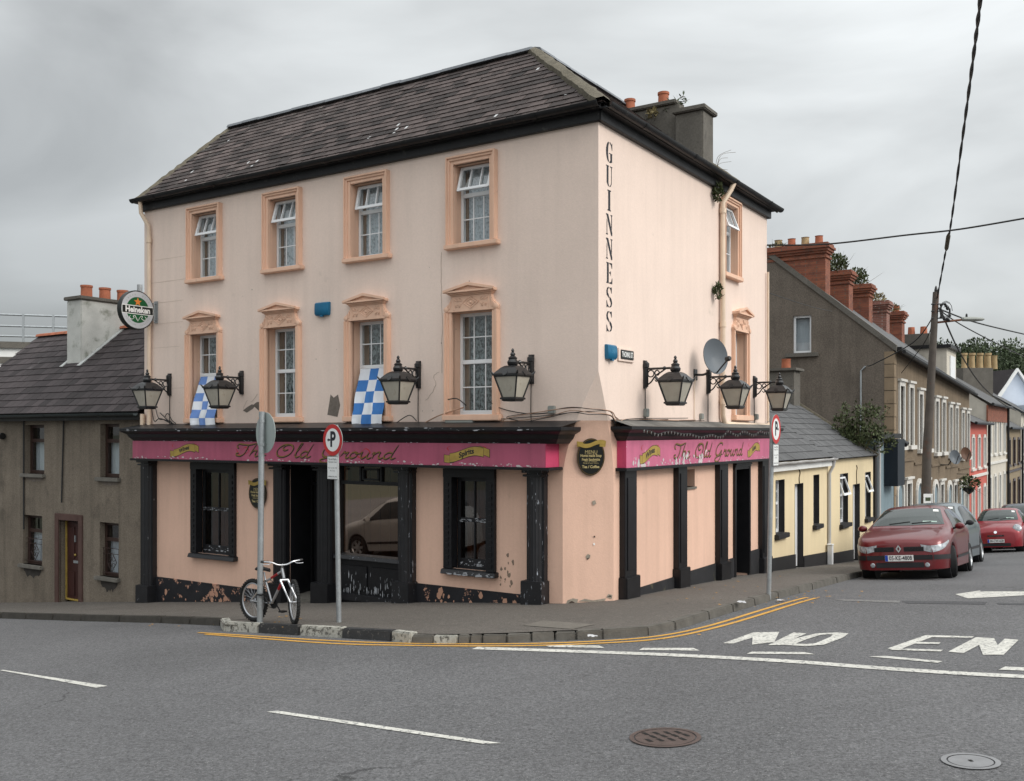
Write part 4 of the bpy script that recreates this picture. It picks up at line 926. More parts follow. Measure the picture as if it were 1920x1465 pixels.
# ------------------------------------------------------------------ lettering on the pub
def mapL(a, z, b): return lambda x, y, h: FL(a - x, b + h, z + y)
def mapR(a, z, b): return lambda x, y, h: FRR(a + x, b + h, z + y)
GLY = {   # pen strokes of the script lettering: (strokes, advance)
    'T': ([[(.12, .62), (.02, .78), (.10, .97), (.36, .93), (.62, .90), (.98, 1.04)], [(.60, .92), (.56, .60), (.47, .22), (.28, .02), (.08, .08), (.06, .22), (.18, .26)]], .74),
    'h': ([[(.02, .0), (.12, .50), (.26, .98), (.30, 1.03)], [(.07, .22), (.22, .46), (.34, .42), (.30, .16), (.36, .0), (.50, .10)]], .46),
    'e': ([[(.0, .14), (.20, .24), (.29, .38), (.20, .46), (.07, .32), (.06, .10), (.18, .0), (.40, .14)]], .44),
    'O': ([[(.66, .98), (.34, .92), (.10, .55), (.14, .14), (.40, .0), (.72, .22), (.84, .62), (.72, .92), (.48, .90), (.34, .68), (.44, .52), (.60, .58)]], .92),
    'l': ([[(.02, .12), (.18, .56), (.30, .98), (.24, 1.04), (.14, .60), (.10, .12), (.18, .0), (.32, .10)]], .30),
    'd': ([[(.36, .40), (.22, .46), (.06, .28), (.06, .06), (.18, .0), (.32, .20)], [(.52, 1.02), (.40, .50), (.33, .12), (.40, .0), (.54, .10)]], .56),
    'G': ([[(.78, .80), (.70, .98), (.44, .94), (.16, .62), (.12, .22), (.34, .06), (.58, .24), (.70, .46)], [(.74, .48), (.66, .0), (.46, -.34), (.18, -.36), (.06, -.18), (.30, -.02), (.86, .16)]], .92),
    'r': ([[(.0, .10), (.12, .40), (.16, .48), (.20, .36), (.34, .44), (.26, .14), (.32, .0), (.44, .10)]], .40),
    'o': ([[(.26, .46), (.10, .38), (.04, .14), (.14, .0), (.30, .12), (.34, .34), (.24, .46), (.28, .36), (.46, .36)]], .44),
    'u': ([[(.0, .30), (.10, .46), (.08, .14), (.16, .0), (.30, .16), (.40, .46)], [(.40, .46), (.34, .12), (.42, .0), (.54, .10)]], .52),
    'n': ([[(.0, .30), (.10, .46), (.06, .0)], [(.07, .20), (.22, .44), (.34, .44), (.31, .14), (.38, .0), (.52, .10)]], .50),
    ' ': ([], .38)}
def script_text(txt, mapf, hgt, width, name, parent, m, shadow):
    tot = sum(GLY[c][1] for c in txt); sx = width / tot / hgt; x = -tot / 2
    for c in txt:
        for mm, dx, dy, h, ww in ((shadow, .010, -.010, .002, 1.15), (m, 0, 0, .004, .78)):
            if not GLY[c][0]: continue
            mb = MB()
            for st in GLY[c][0]: ribbon(mb, [((x + q[0] + q[1] * .16) * hgt * sx, q[1] * hgt, 0) for q in st], lambda u, v, hh: mapf(u + dx, v + dy, h), hgt * .045 * ww, hgt * .17 * ww)
            mb.build(name if mm is m else 'letter_shadow', mm, parent)
        x += GLY[c][1]
a0, a1 = aL(440, .4), aL(742, .4)
script_text('The Old Ground', mapL((a0 + a1) / 2, -.435, .402), .235, a0 - a1, 'script_letter', fas, GOLDT, INK)
b0, b1 = aR(1262, .16), aR(1392, .16)
script_text('The Old Ground', mapR((b0 + b1) / 2, -.435, .162), .255, b1 - b0, 'script_letter', fasr, GOLDT, INK)
# red flourishes behind the capitals
for (px, s) in ((452, 1), (676, 1)):
    mb = MB(); ribbon(mb, [(x * .1, y * .1, 0) for x, y in ((-1.4, .6), (-.4, -.6), (1.0, -.4), (2.2, .2), (1.2, .9), (0, .2))], mapL(aL(px, .4), -.36, .4015), .006, .02); mb.build('red_flourish', REDP, fas)
def banner(mapf, w, h, txt, parent, wave=.25):
    """painted scroll with dark edge and its word"""
    def strip(x0, x1, dy, hh, off, m, name, lift):
        up, dn = [], []
        for k in range(17):
            x = x0 + (x1 - x0) * k / 16; y = math.sin(x / w * 5.2 + .5) * h * wave + dy
            up.append(mapf(x, y + hh / 2 + off, lift)); dn.append(mapf(x, y - hh / 2 - off, lift))
        MB().grid([up, dn]).build(name, m, parent)
    strip(-w * .52, -w * .28, -.1 * h, h * .62, .006, INK, 'scroll_edge', .0012); strip(-w * .51, -w * .28, -.1 * h, h * .62, 0, GOLD, 'scroll_tail', .0018)
    strip(w * .28, w * .52, .12 * h, h * .62, .006, INK, 'scroll_edge', .0012); strip(w * .28, w * .51, .12 * h, h * .62, 0, GOLD, 'scroll_tail', .0018)
    strip(-w * .385, w * .385, 0, h * .72, .008, INK, 'scroll_edge', .0024); strip(-w * .38, w * .38, 0, h * .72, 0, GOLD, 'scroll_body', .003)
    t = text_mb(txt, lambda x, y, hh: mapf(x, y + math.sin(x / w * 5.2 + .5) * h * wave, .004), size=h * .62, bold=.004, sx=min(1.0, w * .68 / (len(txt) * h * .34))); t.build('scroll_word', INK, parent)
    for sx in (-1, 1):
        mb = MB(); ribbon(mb, [(sx * w * .40, h * .30, 0), (sx * w * .44, h * .55, 0), (sx * w * .36, h * .7, 0)], lambda x, y, hh: mapf(x, y, .001), .005, .016); mb.build('red_flourish', REDP, parent)
def bnL(x0, x1, txt): a, b = aL(x0, .4), aL(x1, .4); banner(mapL((a + b) / 2, -.345, .402), a - b, .19, txt, fas, .30)
def bnR(x0, x1, txt): a, b = aR(x0, .16), aR(x1, .16); banner(mapR((a + b) / 2, -.345, .162), b - a, .21, txt, fasr, .30)
bnL(320, 372, 'Wines'); bnL(834, 917, 'Spirits'); bnR(1200, 1237, 'Wines'); bnR(1402, 1424, 'Ales')
# tall stencilled name down the side wall
def stencil(ch):
    """stencil serif capital in a box 1 wide, 1.9 tall -> polygons"""
    arc = lambda cx, cy, rx, ry, t0, t1, n=10: [(cx + rx * math.cos(math.radians(t0 + (t1 - t0) * k / n)), cy + ry * math.sin(math.radians(t0 + (t1 - t0) * k / n))) for k in range(n + 1)]
    H = 1.9
    if ch == 'G': return [arc(.48, .95, .48, .95, 100, 260) + list(reversed(arc(.52, .95, .20, .84, 105, 255))), [(.56, 1.9), (.72, 1.84), (.86, 1.72), (.98, 1.9), (.98, 1.2), (.92, 1.2), (.80, 1.60), (.56, 1.80)], [(.46, .88), (1.0, .88), (1.0, .80), (.96, .78), (.96, .12), (.70, .0), (.52, .0), (.52, .08), (.68, .22), (.68, .80), (.46, .82)]]
    if ch == 'U': return [[(0, 1.9), (.46, 1.9), (.46, 1.83), (.38, 1.8), (.38, .3), (.46, .1), (.46, 0), (.28, .06), (.10, .35), (.10, 1.8), (0, 1.83)], [(.62, 1.9), (1, 1.9), (1, 1.83), (.90, 1.8), (.88, .32), (.72, .05), (.56, 0), (.56, .10), (.72, .2), (.80, .4), (.80, 1.8), (.62, 1.83)]]
    if ch == 'I': return [[(.22, 1.9), (.78, 1.9), (.78, 1.82), (.66, 1.78), (.66, .12), (.78, .08), (.78, 0), (.22, 0), (.22, .08), (.34, .12), (.34, 1.78), (.22, 1.82)]]
    if ch == 'N': return [[(0, 1.9), (.34, 1.9), (.98, .28), (.98, 0), (.80, 0), (.10, 1.72), (0, 1.82)], [(.10, 1.45), (.19, 1.25), (.19, .12), (.30, .08), (.30, 0), (0, 0), (0, .08), (.10, .12)], [(.70, 1.9), (1, 1.9), (1, 1.82), (.93, 1.78), (.93, .55), (.82, .82), (.82, 1.78), (.70, 1.82)]]
    if ch == 'E': return [[(.04, 1.9), (.42, 1.9), (.42, 0), (.04, 0), (.04, .08), (.14, .12), (.14, 1.78), (.04, 1.82)], [(.5, 1.9), (.96, 1.9), (.96, 1.42), (.88, 1.42), (.80, 1.72), (.5, 1.8)], [(.5, 1.04), (.66, 1.04), (.72, 1.18), (.76, 1.18), (.76, .74), (.72, .74), (.66, .92), (.5, .92)], [(.5, 0), (.98, 0), (1.0, .52), (.92, .52), (.82, .18), (.5, .10)]]
    if ch == 'S': return [[(.44, 1.9), (.20, 1.82), (.04, 1.5), (.10, 1.15), (.46, .86), (.46, 1.12), (.28, 1.38), (.28, 1.62), (.44, 1.8)], [(.54, 1.9), (.74, 1.82), (.84, 1.9), (.90, 1.9), (.90, 1.34), (.84, 1.34), (.74, 1.62), (.54, 1.8)], [(.54, 1.06), (.86, .80), (.98, .48), (.84, .12), (.56, 0), (.56, .1), (.72, .26), (.74, .46), (.54, .76)], [(.46, 0), (.26, .08), (.16, 0), (.08, 0), (.06, .62), (.12, .62), (.26, .26), (.46, .10)]]
ga0, ga1 = .245, .455
for k, c in enumerate('GUINNESS'):
    yt = 265 + k * 45.35; z1 = PR(1142, yt + 1)[1]; z0 = PR(1142, yt + 40)[1]; mb = MB()
    for poly in stencil(c): mb.face([FRR(ga0 + x * (ga1 - ga0), .003, z0 + y / 1.9 * (z1 - z0)) for x, y in poly])
    mb.build('painted_letter', INK, pub)

# ------------------------------------------------------------------ peeled paint and knocked plaster
def flakes(mapf, u0, u1, v0, v1, n, s0, s1, m, parent, seed, asp=1.0, name='peeled_paint', lift=.0025):
    rnd = random.Random(seed); mb = MB()
    for i in range(n):
        u, v, s = rnd.uniform(u0, u1), v0 + (v1 - v0) * rnd.random() ** 1.7, s0 + (s1 - s0) * rnd.random() ** 2.2; ph = rnd.uniform(0, 6)
        mb.face([mapf(u + math.cos(ph + k * .785) * s * rnd.uniform(.45, 1.1) * asp, v + math.sin(ph + k * .785) * s * rnd.uniform(.45, 1.1) / asp, lift + i * .00002) for k in range(8)])
    return tag(mb.build(name, m, parent), kind='stuff')
PLF = lambda b: (lambda u, v, h: FL(u, b + h, v)); PRF = lambda b: (lambda u, v, h: FRR(u, b + h, v))
CHALK = mat('exposed_chalky_primer', (.52, .47, .47), .85, var=.15, scale=9); CHALKG = mat('exposed_grey_primer', (.30, .31, .33), .85, var=.2, scale=9)
flakes(PLF(.40), .75, 10.65, FZ0 + .004, FZ0 + .05, 150, .006, .030, CHALK, fas, 1, 1.5)
flakes(PRF(.16), .70, 7.6, RZ0 + .006, RZ0 + .05, 80, .006, .028, CHALK, fasr, 2, 1.3)
flakes(PRF(.16), .78, 1.45, RZ0 + .02, RZ0 + .17, 16, .02, .075, CHALK, fasr, 3, .8)
flakes(PRF(.16), 2.5, 3.7, RZ0 + .03, RZ0 + .20, 22, .015, .075, CHALK, fasr, 4, .9, lift=.0062)
flakes(PRF(.16), 1.9, 2.5, RZ0 + .03, RZ0 + .12, 10, .01, .04, CHALK, fasr, 5, .9)
for a0_, a1_, z0_, z1_ in ((2.0, 2.72, -2.24, -.64), (8.14, 9.15, -2.42, -.64)):
    zm_ = (z0_ + z1_) / 2
    flakes(PLF(-.11), a0_ + .05, a1_ - .05, zm_ - .03, zm_ + .03, 45, .008, .026, CHALKG, pub, int(a0_ * 10), 1.8); flakes(PLF(-.11), a0_ + .05, a1_ - .05, z0_ + .05, z0_ + .15, 34, .008, .03, CHALKG, pub, int(a0_ * 11), 1.4)
flakes(PLF(.115), 1.84, 2.88, -2.32, -2.27, 40, .008, .035, CHALKG, pub, 14, 1.8, lift=.016)
flakes(PLF(0.0), 3.95, 5.2, gl(FL, 4.6) + .14, -2.5, 70, .006, .035, CHALKG, pub, 15, .38)
flakes(PLF(.60), .6, 10.6, .04, .085, 60, .006, .03, CHALKG, pub, 16, 2.2); flakes(PLF(.41), .7, 10.6, -.160, -.145, 60, .005, .018, CHALKG, pub, 17, 2.0, lift=.014)
HOLE = mat('dark_plug_hole', (.05, .035, .028), .9, var=.2)
flakes(PLF(0), .7, 10.4, .35, 3.0, 34, .006, .014, HOLE, pub, 18, name='old_fixing_holes'); flakes(PLF(0), 1.3, 3.4, -2.4, -.8, 10, .005, .012, HOLE, pub, 19, name='old_fixing_holes')
flakes(PLF(0), 1.52, 1.78, -2.45, -1.95, 16, .012, .05, mat('brown_bare_render', (.20, .15, .115), .95, var=.2, scale=14), pub, 20, .8)
flakes(PLF(.035), 1.35, 3.3, -2.95, -2.62, 26, .02, .085, mat('exposed_peach', (.42, .235, .16), .9, var=.15), pub, 21, .8); flakes(PLF(.035), 7.6, 10.3, -3.4, -3.08, 30, .015, .085, MATS['exposed_peach'], pub, 22, .9)
cA_, cB_ = FL(CW_L, 0, 0), FRR(CW_R, 0, 0); cu_ = (cB_ - cA_).normalized(); cn_ = V((cu_.y, -cu_.x, 0)); cn_ = -cn_ if cn_.y > 0 else cn_
KNOCK = mat('knocked_grey_plaster', (.27, .235, .19), .95, var=.3, scale=16, bump=.6, bscale=70)
for k, (pts, m) in enumerate((([(1060, 1136), (1064, 1126), (1074, 1122), (1084, 1124), (1082, 1132), (1070, 1134)], KNOCK), ([(1064, 1132), (1072, 1127), (1078, 1130), (1068, 1135)], HOLE), ([(1084, 1128), (1096, 1123), (1112, 1126), (1136, 1122), (1134, 1127), (1110, 1129), (1094, 1128)], KNOCK), ([(1137, 1120), (1141, 1114), (1148, 1116), (1147, 1123)], KNOCK), ([(1139, 1119), (1144, 1116), (1147, 1120)], HOLE), ([(1098, 1044), (1102, 1039), (1107, 1041), (1106, 1047), (1101, 1048)], KNOCK), ([(1099, 1048), (1105, 1046), (1102, 1050)], HOLE), ([(1112, 1019), (1115, 1018), (1116, 1022), (1113, 1023)], WHITEP), ([(1113, 1005), (1116, 1005), (1116, 1008), (1113, 1008)], HOLE), ([(1110, 940), (1116, 938), (1118, 945), (1112, 948)], KNOCK))):
    MB().face([hit(x, y, cA_ + cn_ * (.003 + .0012 * k), cn_) for x, y in pts]).build('knocked_plaster', m, pub)
WCLIP = mat('bright_lead_clip', (.5, .5, .5), .5, var=.1)
for px, py in ((345, 341), (463, 307), (480, 304), (469, 314), (358, 324), (427, 265), (742, 244), (738, 250), (760, 241), (928, 219), (1007, 131), (745, 236), (1060, 178), (690, 260)):
    c = hit(px, py, FL(0, EB, EZ + .035), UL.cross(qL)); MB().face([c - UL * .02, c + UL * .03, c + UL * .03 + qL * .09, c - UL * .02 + qL * .09]).build('slate_clip', WCLIP, roof)
# ------------------------------------------------------------------ wall lanterns
def make_lantern():
    t = thing('wall_lantern', (0, 0, 0), 'x', 'lantern', 'wall lanterns on brackets')
    R = .55
    br = MB(); br.lathe([(.035, -.30), (.045, -.28), (.045, .02), (.06, .03), (.06, .09), (.03, .12), (.01, .13)], (.03, 0, 0), n=8)
    br.box(W, 0, .03, -.045, .045, -.32, .14)
    br.tube([(0.03, 0, 0), (R, 0, 0)], .019, 8); br.lathe([(.02, -.03), (.036, 0), (.02, .03)], (.36, 0, 0), (1, 0, 0), 8)
    for (cx, cz, r) in ((.12, -.08, .055), (.23, -.07, .04)): br.tube([(cx + r * math.cos(q), 0, cz + r * math.sin(q)) for q in [k * math.pi / 6 for k in range(12)]], .011, 6, closed=True)
    br.tube(crom([(.04, 0, -.27), (.12, 0, -.22), (.20, 0, -.12), (.30, 0, -.06), (.36, 0, -.02)], 4), .013, 6)
    br.tube(crom([(.20, 0, -.12), (.25, 0, -.17), (.22, 0, -.21), (.19, 0, -.18)], 4), .010, 6)
    br.build('bracket', IRON, t, local=True, smooth=True)
    fin = MB().lathe([(.055, -.07), (.08, -.05), (.088, -.01), (.075, .01), (.062, .03), (.07, .055), (.045, .075), (.03, .09), (.042, .105), (.03, .13), (.016, .145), (.026, .165), (.018, .185), (.004, .20)], (R, 0, 0), n=14)
    fin.build('finial', IRON, t, local=True, smooth=True)
    hd = MB(); hd.lathe([(.075 * 1.414, -.065), (.10 * 1.414, -.075), (.135 * 1.414, -.10), (.215 * 1.414, -.185), (.228 * 1.414, -.195), (.228 * 1.414, -.22), (.20 * 1.414, -.225)], (R, 0, 0), n=4, sq=True)
    hood = hd.build('hood', IRON, t, local=True)
    ear = MB()
    for sx, sy in ((1, 1), (1, -1), (-1, 1), (-1, -1)): ear.tube([(R + sx * .21, sy * .21, -.20), (R + sx * .235, sy * .235, -.17), (R + sx * .25, sy * .25, -.145)], [.02, .016, .004], 6)
    for (x, y) in ((1, 0), (-1, 0), (0, 1), (0, -1)): ear.lathe([(.045, -.012), (.045, .012)], (R + x * .215, y * .215, -.185), (x, y, .6), 10)
    ear.build('hood_crest', IRON, hood, local=True)
    s0, s1, z0, z1 = .205, .115, -.22, -.55
    bars = MB()
    for sx, sy in ((1, 1), (1, -1), (-1, 1), (-1, -1)): bars.tube([(R + sx * s0, sy * s0, z0), (R + sx * s1, sy * s1, z1)], .014, 6)
    bars.lathe([(.205 * 1.414, -.222), (.205 * 1.414, -.24), (.19 * 1.414, -.24)], (R, 0, 0), n=4, sq=True, cap=False)
    bars.lathe([(.125 * 1.414, -.545), (.142 * 1.414, -.555), (.142 * 1.414, -.578), (.12 * 1.414, -.585), (.12 * 1.414, -.60), (.10 * 1.414, -.61)], (R, 0, 0), n=4, sq=True)
    bars.build('lantern_frame', IRON, t, local=True)
    for (x, y) in ((1, 0), (-1, 0), (0, 1), (0, -1)):
        px = lambda s, e, z: (R + (x * s if x else e * s), (y * s if y else e * s), z)
        MB().face([px(s0 - .006, -1, z0), px(s0 - .006, 1, z0), px(s1 - .006, 1, z1), px(s1 - .006, -1, z1)]).build('glass_pane', FROST, t, local=True)
    return t
lan = make_lantern(); first = True
RL = math.atan2(NL.y, NL.x); RRz = math.atan2(NR.y, NR.x)
for fr, a, z, rz, lab in ((FL, 10.01, 1.09, RL, 'black iron lantern at the far end of the long front, beside the grey house'), (FL, 7.83, 1.07, RL, 'black iron lantern overlapping the light blue checked flag'), (FL, 3.44, 1.08, RL, 'black iron lantern beside the dark blue and white flag'),
                          (FL, 1.18, 1.09, RL, 'black iron lantern between the last front window and the pub corner'), (FRR, 1.60, 1.05, RRz, 'black iron lantern below the street name plate'),
                          (FRR, 4.35, 1.05, RRz, 'black iron lantern just below the satellite dish'), (FRR, 6.95, 1.06, RRz, 'black iron lantern at the end of the side wall over the parking sign')):
    t = lan if first else copy_tree(lan); first = False
    t.location = fr(a, 0, z); t.rotation_euler = (0, 0, rz); t['label'] = lab
# ------------------------------------------------------------------ hanging round sign
SILV = mat('silver_sign_face', (0.45, 0.46, 0.48), 0.4, var=0.08); GREEN = mat('sign_green', (0.005, 0.085, 0.025), 0.4, var=0.05); ORNG = mat('sign_star_orange', (0.62, 0.19, 0.035), 0.4, var=0); SIGNW = mat('sign_white', (0.75, 0.75, 0.73), 0.4, var=0); SIGNB = mat('sign_black', (0.012, 0.014, 0.013), 0.35, var=0)
sc_a = 10.45; sc_b = .47
hs_c = hit(264, 582, FL(sc_a, 0, 0), UL); sb, sz = (hs_c - CN).dot(NL), hs_c.z
print('SIGN', sb, sz)
sb = min(max(sb, .5), .9); sz = hit(264, 582, FL(sc_a, sb, 0), V((0, 1, 0))).z
t = thing('hanging_sign', FL(sc_a, 0, sz), 'round green and silver beer sign hung out from the wall', 'sign')
Rs = .39; ax = -UL
cen = FL(sc_a, sb, sz)
MB().lathe([(Rs, -.06), (Rs + .012, -.05), (Rs + .012, .05), (Rs, .06)], cen, ax, 40).build('sign_case', SIGNB, t, smooth=True)
def disc(r0, r1, h, m, name, n=40):
    e1 = NL; e2 = V((0, 0, 1)); c = cen + ax * h
    MB().grid([[c + (e1 * math.cos(q) * -1 + e2 * math.sin(q)) * r for q in [2 * math.pi * k / n for k in range(n)]] for r in (r0, r1)], close=True).build(name, m, t)
sm = lambda h0: (lambda x, y, h: cen + ax * (h0 + h) - NL * x + V((0, 0, y)))
disc(.0005, Rs - .012, .0615, SILV, 'silver_ring'); disc(.0005, .265, .063, GREEN, 'green_disc')
f_ = sm(.0655)
MB().face([f_(x, y, 0) for x, y in ((-.36, -.075), (.36, -.075), (.36, .075), (-.36, .075))]).build('black_band', SIGNB, t)
MB().face([sm(.0645)(x, y, 0) for x, y in ((-.37, -.09), (.37, -.09), (.37, .09), (-.37, .09))]).build('silver_band_edge', SIGNW, t)
text_mb('Heineken', sm(.067), .165, bold=.006, sx=.92).build('sign_word', SIGNW, t)
st = [(math.sin(k * math.pi / 5) * (.095 if k % 2 == 0 else .04), .165 + math.cos(k * math.pi / 5) * (.095 if k % 2 == 0 else .04)) for k in range(10)]
MB().face([f_(x, y, 0) for x, y in st]).build('star', ORNG, t)
mb = MB()
for s in (-1, 1):
    ribbon(mb, [(s * x, y, 0) for x, y in ((.16, -.12), (.20, -.16), (.15, -.20), (.09, -.17), (.11, -.13), (.07, -.12), (.03, -.18), (.0, -.23))], f_, .006, .014)
mb.build('white_scrollwork', SIGNW, t)
for kk, word in ((1, 'LAGER  BEER'), (-1, 'PREMIUM  QUALITY')):
    mb = MB(); n = len(word)
    for i, c in enumerate(word):
        if c == ' ': continue
        q = math.radians(90 + (n / 2 - i - .5) * 11) if kk == 1 else math.radians(-90 - (n / 2 - i - .5) * 8)
        rot = q - math.pi / 2 if kk == 1 else q + math.pi / 2
        tm = text_mb(c, lambda x, y, h: sm(.0625)(.315 * math.cos(q) + x * math.cos(rot) - y * math.sin(rot), .315 * math.sin(q) + x * math.sin(rot) + y * math.cos(rot), 0), .05)
        j = len(mb.v); mb.v += tm.v; mb.f += [tuple(j + x for x in f) for f in tm.f]; mb.mi += tm.mi
    mb.build('rim_lettering', JB, t)
bk = MB(); bk.box(FL, sc_a - .05, sc_a + .05, 0, .02, sz - .22, sz + .24)
for z in (-.16, .18): bk.tube([FL(sc_a, .01, sz + z), FL(sc_a, sb - Rs * .9, sz + z)], .014, 6)
bk.tube([FL(sc_a, .06, sz - .2), FL(sc_a, .06, sz + .22)], .012, 6); bk.build('wall_bracket', GREYM, t)
# ------------------------------------------------------------------ menu plaques
def plaque(mapf, w, h, loc, label, full=True):
    t = thing('menu_plaque', loc, label, 'plaque'); n = 40
    el = lambda s, lift: [mapf(w / 2 * s * math.cos(2 * math.pi * k / n), h / 2 * s * math.sin(2 * math.pi * k / n), lift) for k in range(n)]
    MB().prism(el(1, 0), el(1, .02)).build('board', SIGNB, t)
    MB().grid([el(.955, .0215), el(.935, .0215)], close=True).build('gold_edge', GOLDT, t)
    up, dn = [], []
    for k in range(21):
        x = (-.5 + k / 20) * w * 1.02; y = h * .35 - math.sin(k / 20 * 6.0 - .3) * h * .055; up.append(mapf(x, y + h * .055, .027)); dn.append(mapf(x, y - h * .055, .027))
    MB().grid([up, dn]).build('scroll', GOLD, t)
    for s in (-1, 1): MB().face([mapf(s * w * .30, h * .40, .024), mapf(s * w * .53, h * .42, .024), mapf(s * w * .51, h * .27, .024), mapf(s * w * .30, h * .28, .024)]).build('scroll_tail', GOLD, t)
    PAL = mat('pale_gold_lettering', (0.42, 0.34, 0.16), 0.5, var=0)
    for txt, y, s, b in (('MENU', .13, .085, .0), ('Home made Soup', .035, .066, .004), ('Fresh Sandwichs', -.07, .066, .004), ('Plain or Toasted', -.125, .034, 0), ('Filling of your choice', -.165, .034, 0), ('Tea / Coffee', -.265, .070, .005)):
        text_mb(txt, lambda x, yy, hh: mapf(x, yy + y * h, .0225), s * h / .68, bold=b * .5, sx=min(1, w * .74 / (len(txt) * s * h / .68 * .5))).build('menu_line', PAL, t)
    MB().face([mapf(x * w, y * h, .0225) for x, y in ((-.23, .082), (.23, .082), (.23, .076), (-.23, .076))]).build('underline', PAL, t)
    return t
cA, cB = FL(CW_L, 0, 0), FRR(CW_R, 0, 0); cu = (cB - cA).normalized(); cn = V((cu.y, -cu.x, 0))
if cn.y > 0: cn = -cn
pc = hit(1107, 857, cA + cn * .03, cn)
lean = lambda y: .395 * (1 - chamf(pc.z + y)) + .012
pc = pc - cn * .03
plaque(lambda x, y, h: pc + cu * x + V((0, 0, y)) + cn * (h + lean(-.29) + (lean(.29) - lean(-.29)) * (y + .29) / .58), .43, .575, pc, 'oval black menu board with gold scroll on the splayed pub corner')
pc2 = FL(aL(486), .03, PL(486, 925)[1])
plaque(lambda x, y, h: pc2 - UL * x + V((0, 0, y)) + NL * h, .47, .585, pc2, 'oval black menu board beside the front door behind the sign pole')
# ------------------------------------------------------------------ alarm boxes, street plate, dish
def alarm(fr, a0, a1, z0, z1, label):
    t = thing('alarm_box', fr((a0 + a1) / 2, 0, z0), label, 'alarm box'); c = (a0 + a1) / 2; rows = []
    for z, s, d in ((z1, .98, .05), (z1 - .02, 1, .075), ((z0 + z1) / 2, 1, .085), (z0 + .035, .98, .085), (z0, .9, .06)):
        hw = (a1 - a0) / 2 * s; rows.append([fr(c - hw, 0, z), fr(c - hw, d * .75, z), fr(c - hw * .8, d, z), fr(c + hw * .8, d, z), fr(c + hw, d * .75, z), fr(c + hw, 0, z)])
    MB().grid(rows).face(rows[0]).face(rows[-1]).build('cover', BLUEBOX, t, smooth=True)
    MB().box(fr, c - .03, c + .03, .03, .07, z0 - .025, z0 + .005).build('strobe', BLUEBOX, t)
    return t
a1_, z1_ = PL(594, 569); a0_, z0_ = PL(620, 591); alarm(FL, a0_, a1_, z0_, z1_, 'blue alarm box high on the long front between two carved window hoods')
al = alarm(FRR, .20, .50, 1.13, 1.35, 'blue alarm box beside the street name plate')
text_mb('999', mapR(.36, 1.25, .0865), .10).build('number_print', mat('pale_blue_print', (.06, .26, .42), .5, var=0), al)
t = thing('street_name_plate', FRR(.9, 0, 1.16), 'small black street name plate with white letters', 'street sign')
MB().box(FRR, .62, 1.16, 0, .03, 1.125, 1.33).build('plate_back', CREAM, t, bevel=.005)
MB().box(FRR, .68, 1.13, .03, .042, 1.16, 1.305).build('plate', SIGNB, t, bevel=.006)
text_mb('THOMAS ST.', mapR(.905, 1.232, .0435), .115, bold=.003, sx=.62).build('street_name', WHITEP, t)
DISH = mat('grey_dish', (0.115, 0.13, 0.145), 0.5, var=0.08)
dc = FRR(aR(1303), 0, PR(1303, 703)[1])
t = thing('satellite_dish', dc, 'grey satellite dish on a bracket above the side shopfront', 'satellite dish')
MB().box(FRR, aR(1303) - .07, aR(1303) + .07, 0, .02, dc.z - .10, dc.z + .10).build('wall_plate', IRON, t)
q0 = dc + NR * .02; dcen = dc + NR * .34 + V((0, 0, .31)) + UR * .02
MB().tube(crom([q0, q0 + NR * .16, q0 + NR * .26 + V((0, 0, .08)), q0 + NR * .27 + V((0, 0, .30))], 5), .022, 8).build('mast', IRON, t, smooth=True)
nd = (NR * .93 - UR * .55 + V((0, 0, .16))).normalized(); e1 = nd.cross(V((0, 0, 1))).normalized(); e2 = e1.cross(nd)
if e2.z < 0: e2 = -e2
rows = [[dcen + nd * (.085 * s * s) + (e1 * math.cos(q) * .27 + e2 * math.sin(q) * .33) * s for q in [2 * math.pi * k / 32 for k in range(32)]] for s in (.001, .35, .7, .96, 1.0)]
rows2 = [[p - nd * .018 for p in r] for r in reversed(rows)]
MB().grid(rows + rows2, close=True).build('reflector', DISH, t, smooth=True)
tip = dcen + nd * .42 - e2 * .12
MB().tube([dcen - e2 * .30 + nd * .07, tip], .014, 6).build('feed_arm', IRON, t)
MB().lathe([(.03, -.06), (.045, -.05), (.045, .03), (.03, .05)], tip, nd, 10).build('receiver', IRON, t, smooth=True)
MB().tube(crom([q0, q0 - UR * .08 + V((0, 0, -.25)), FRR(aR(1300), .02, .8), FRR(aR(1300), .02, .2)], 5), .008, 6).build('cable', PIPE, t)
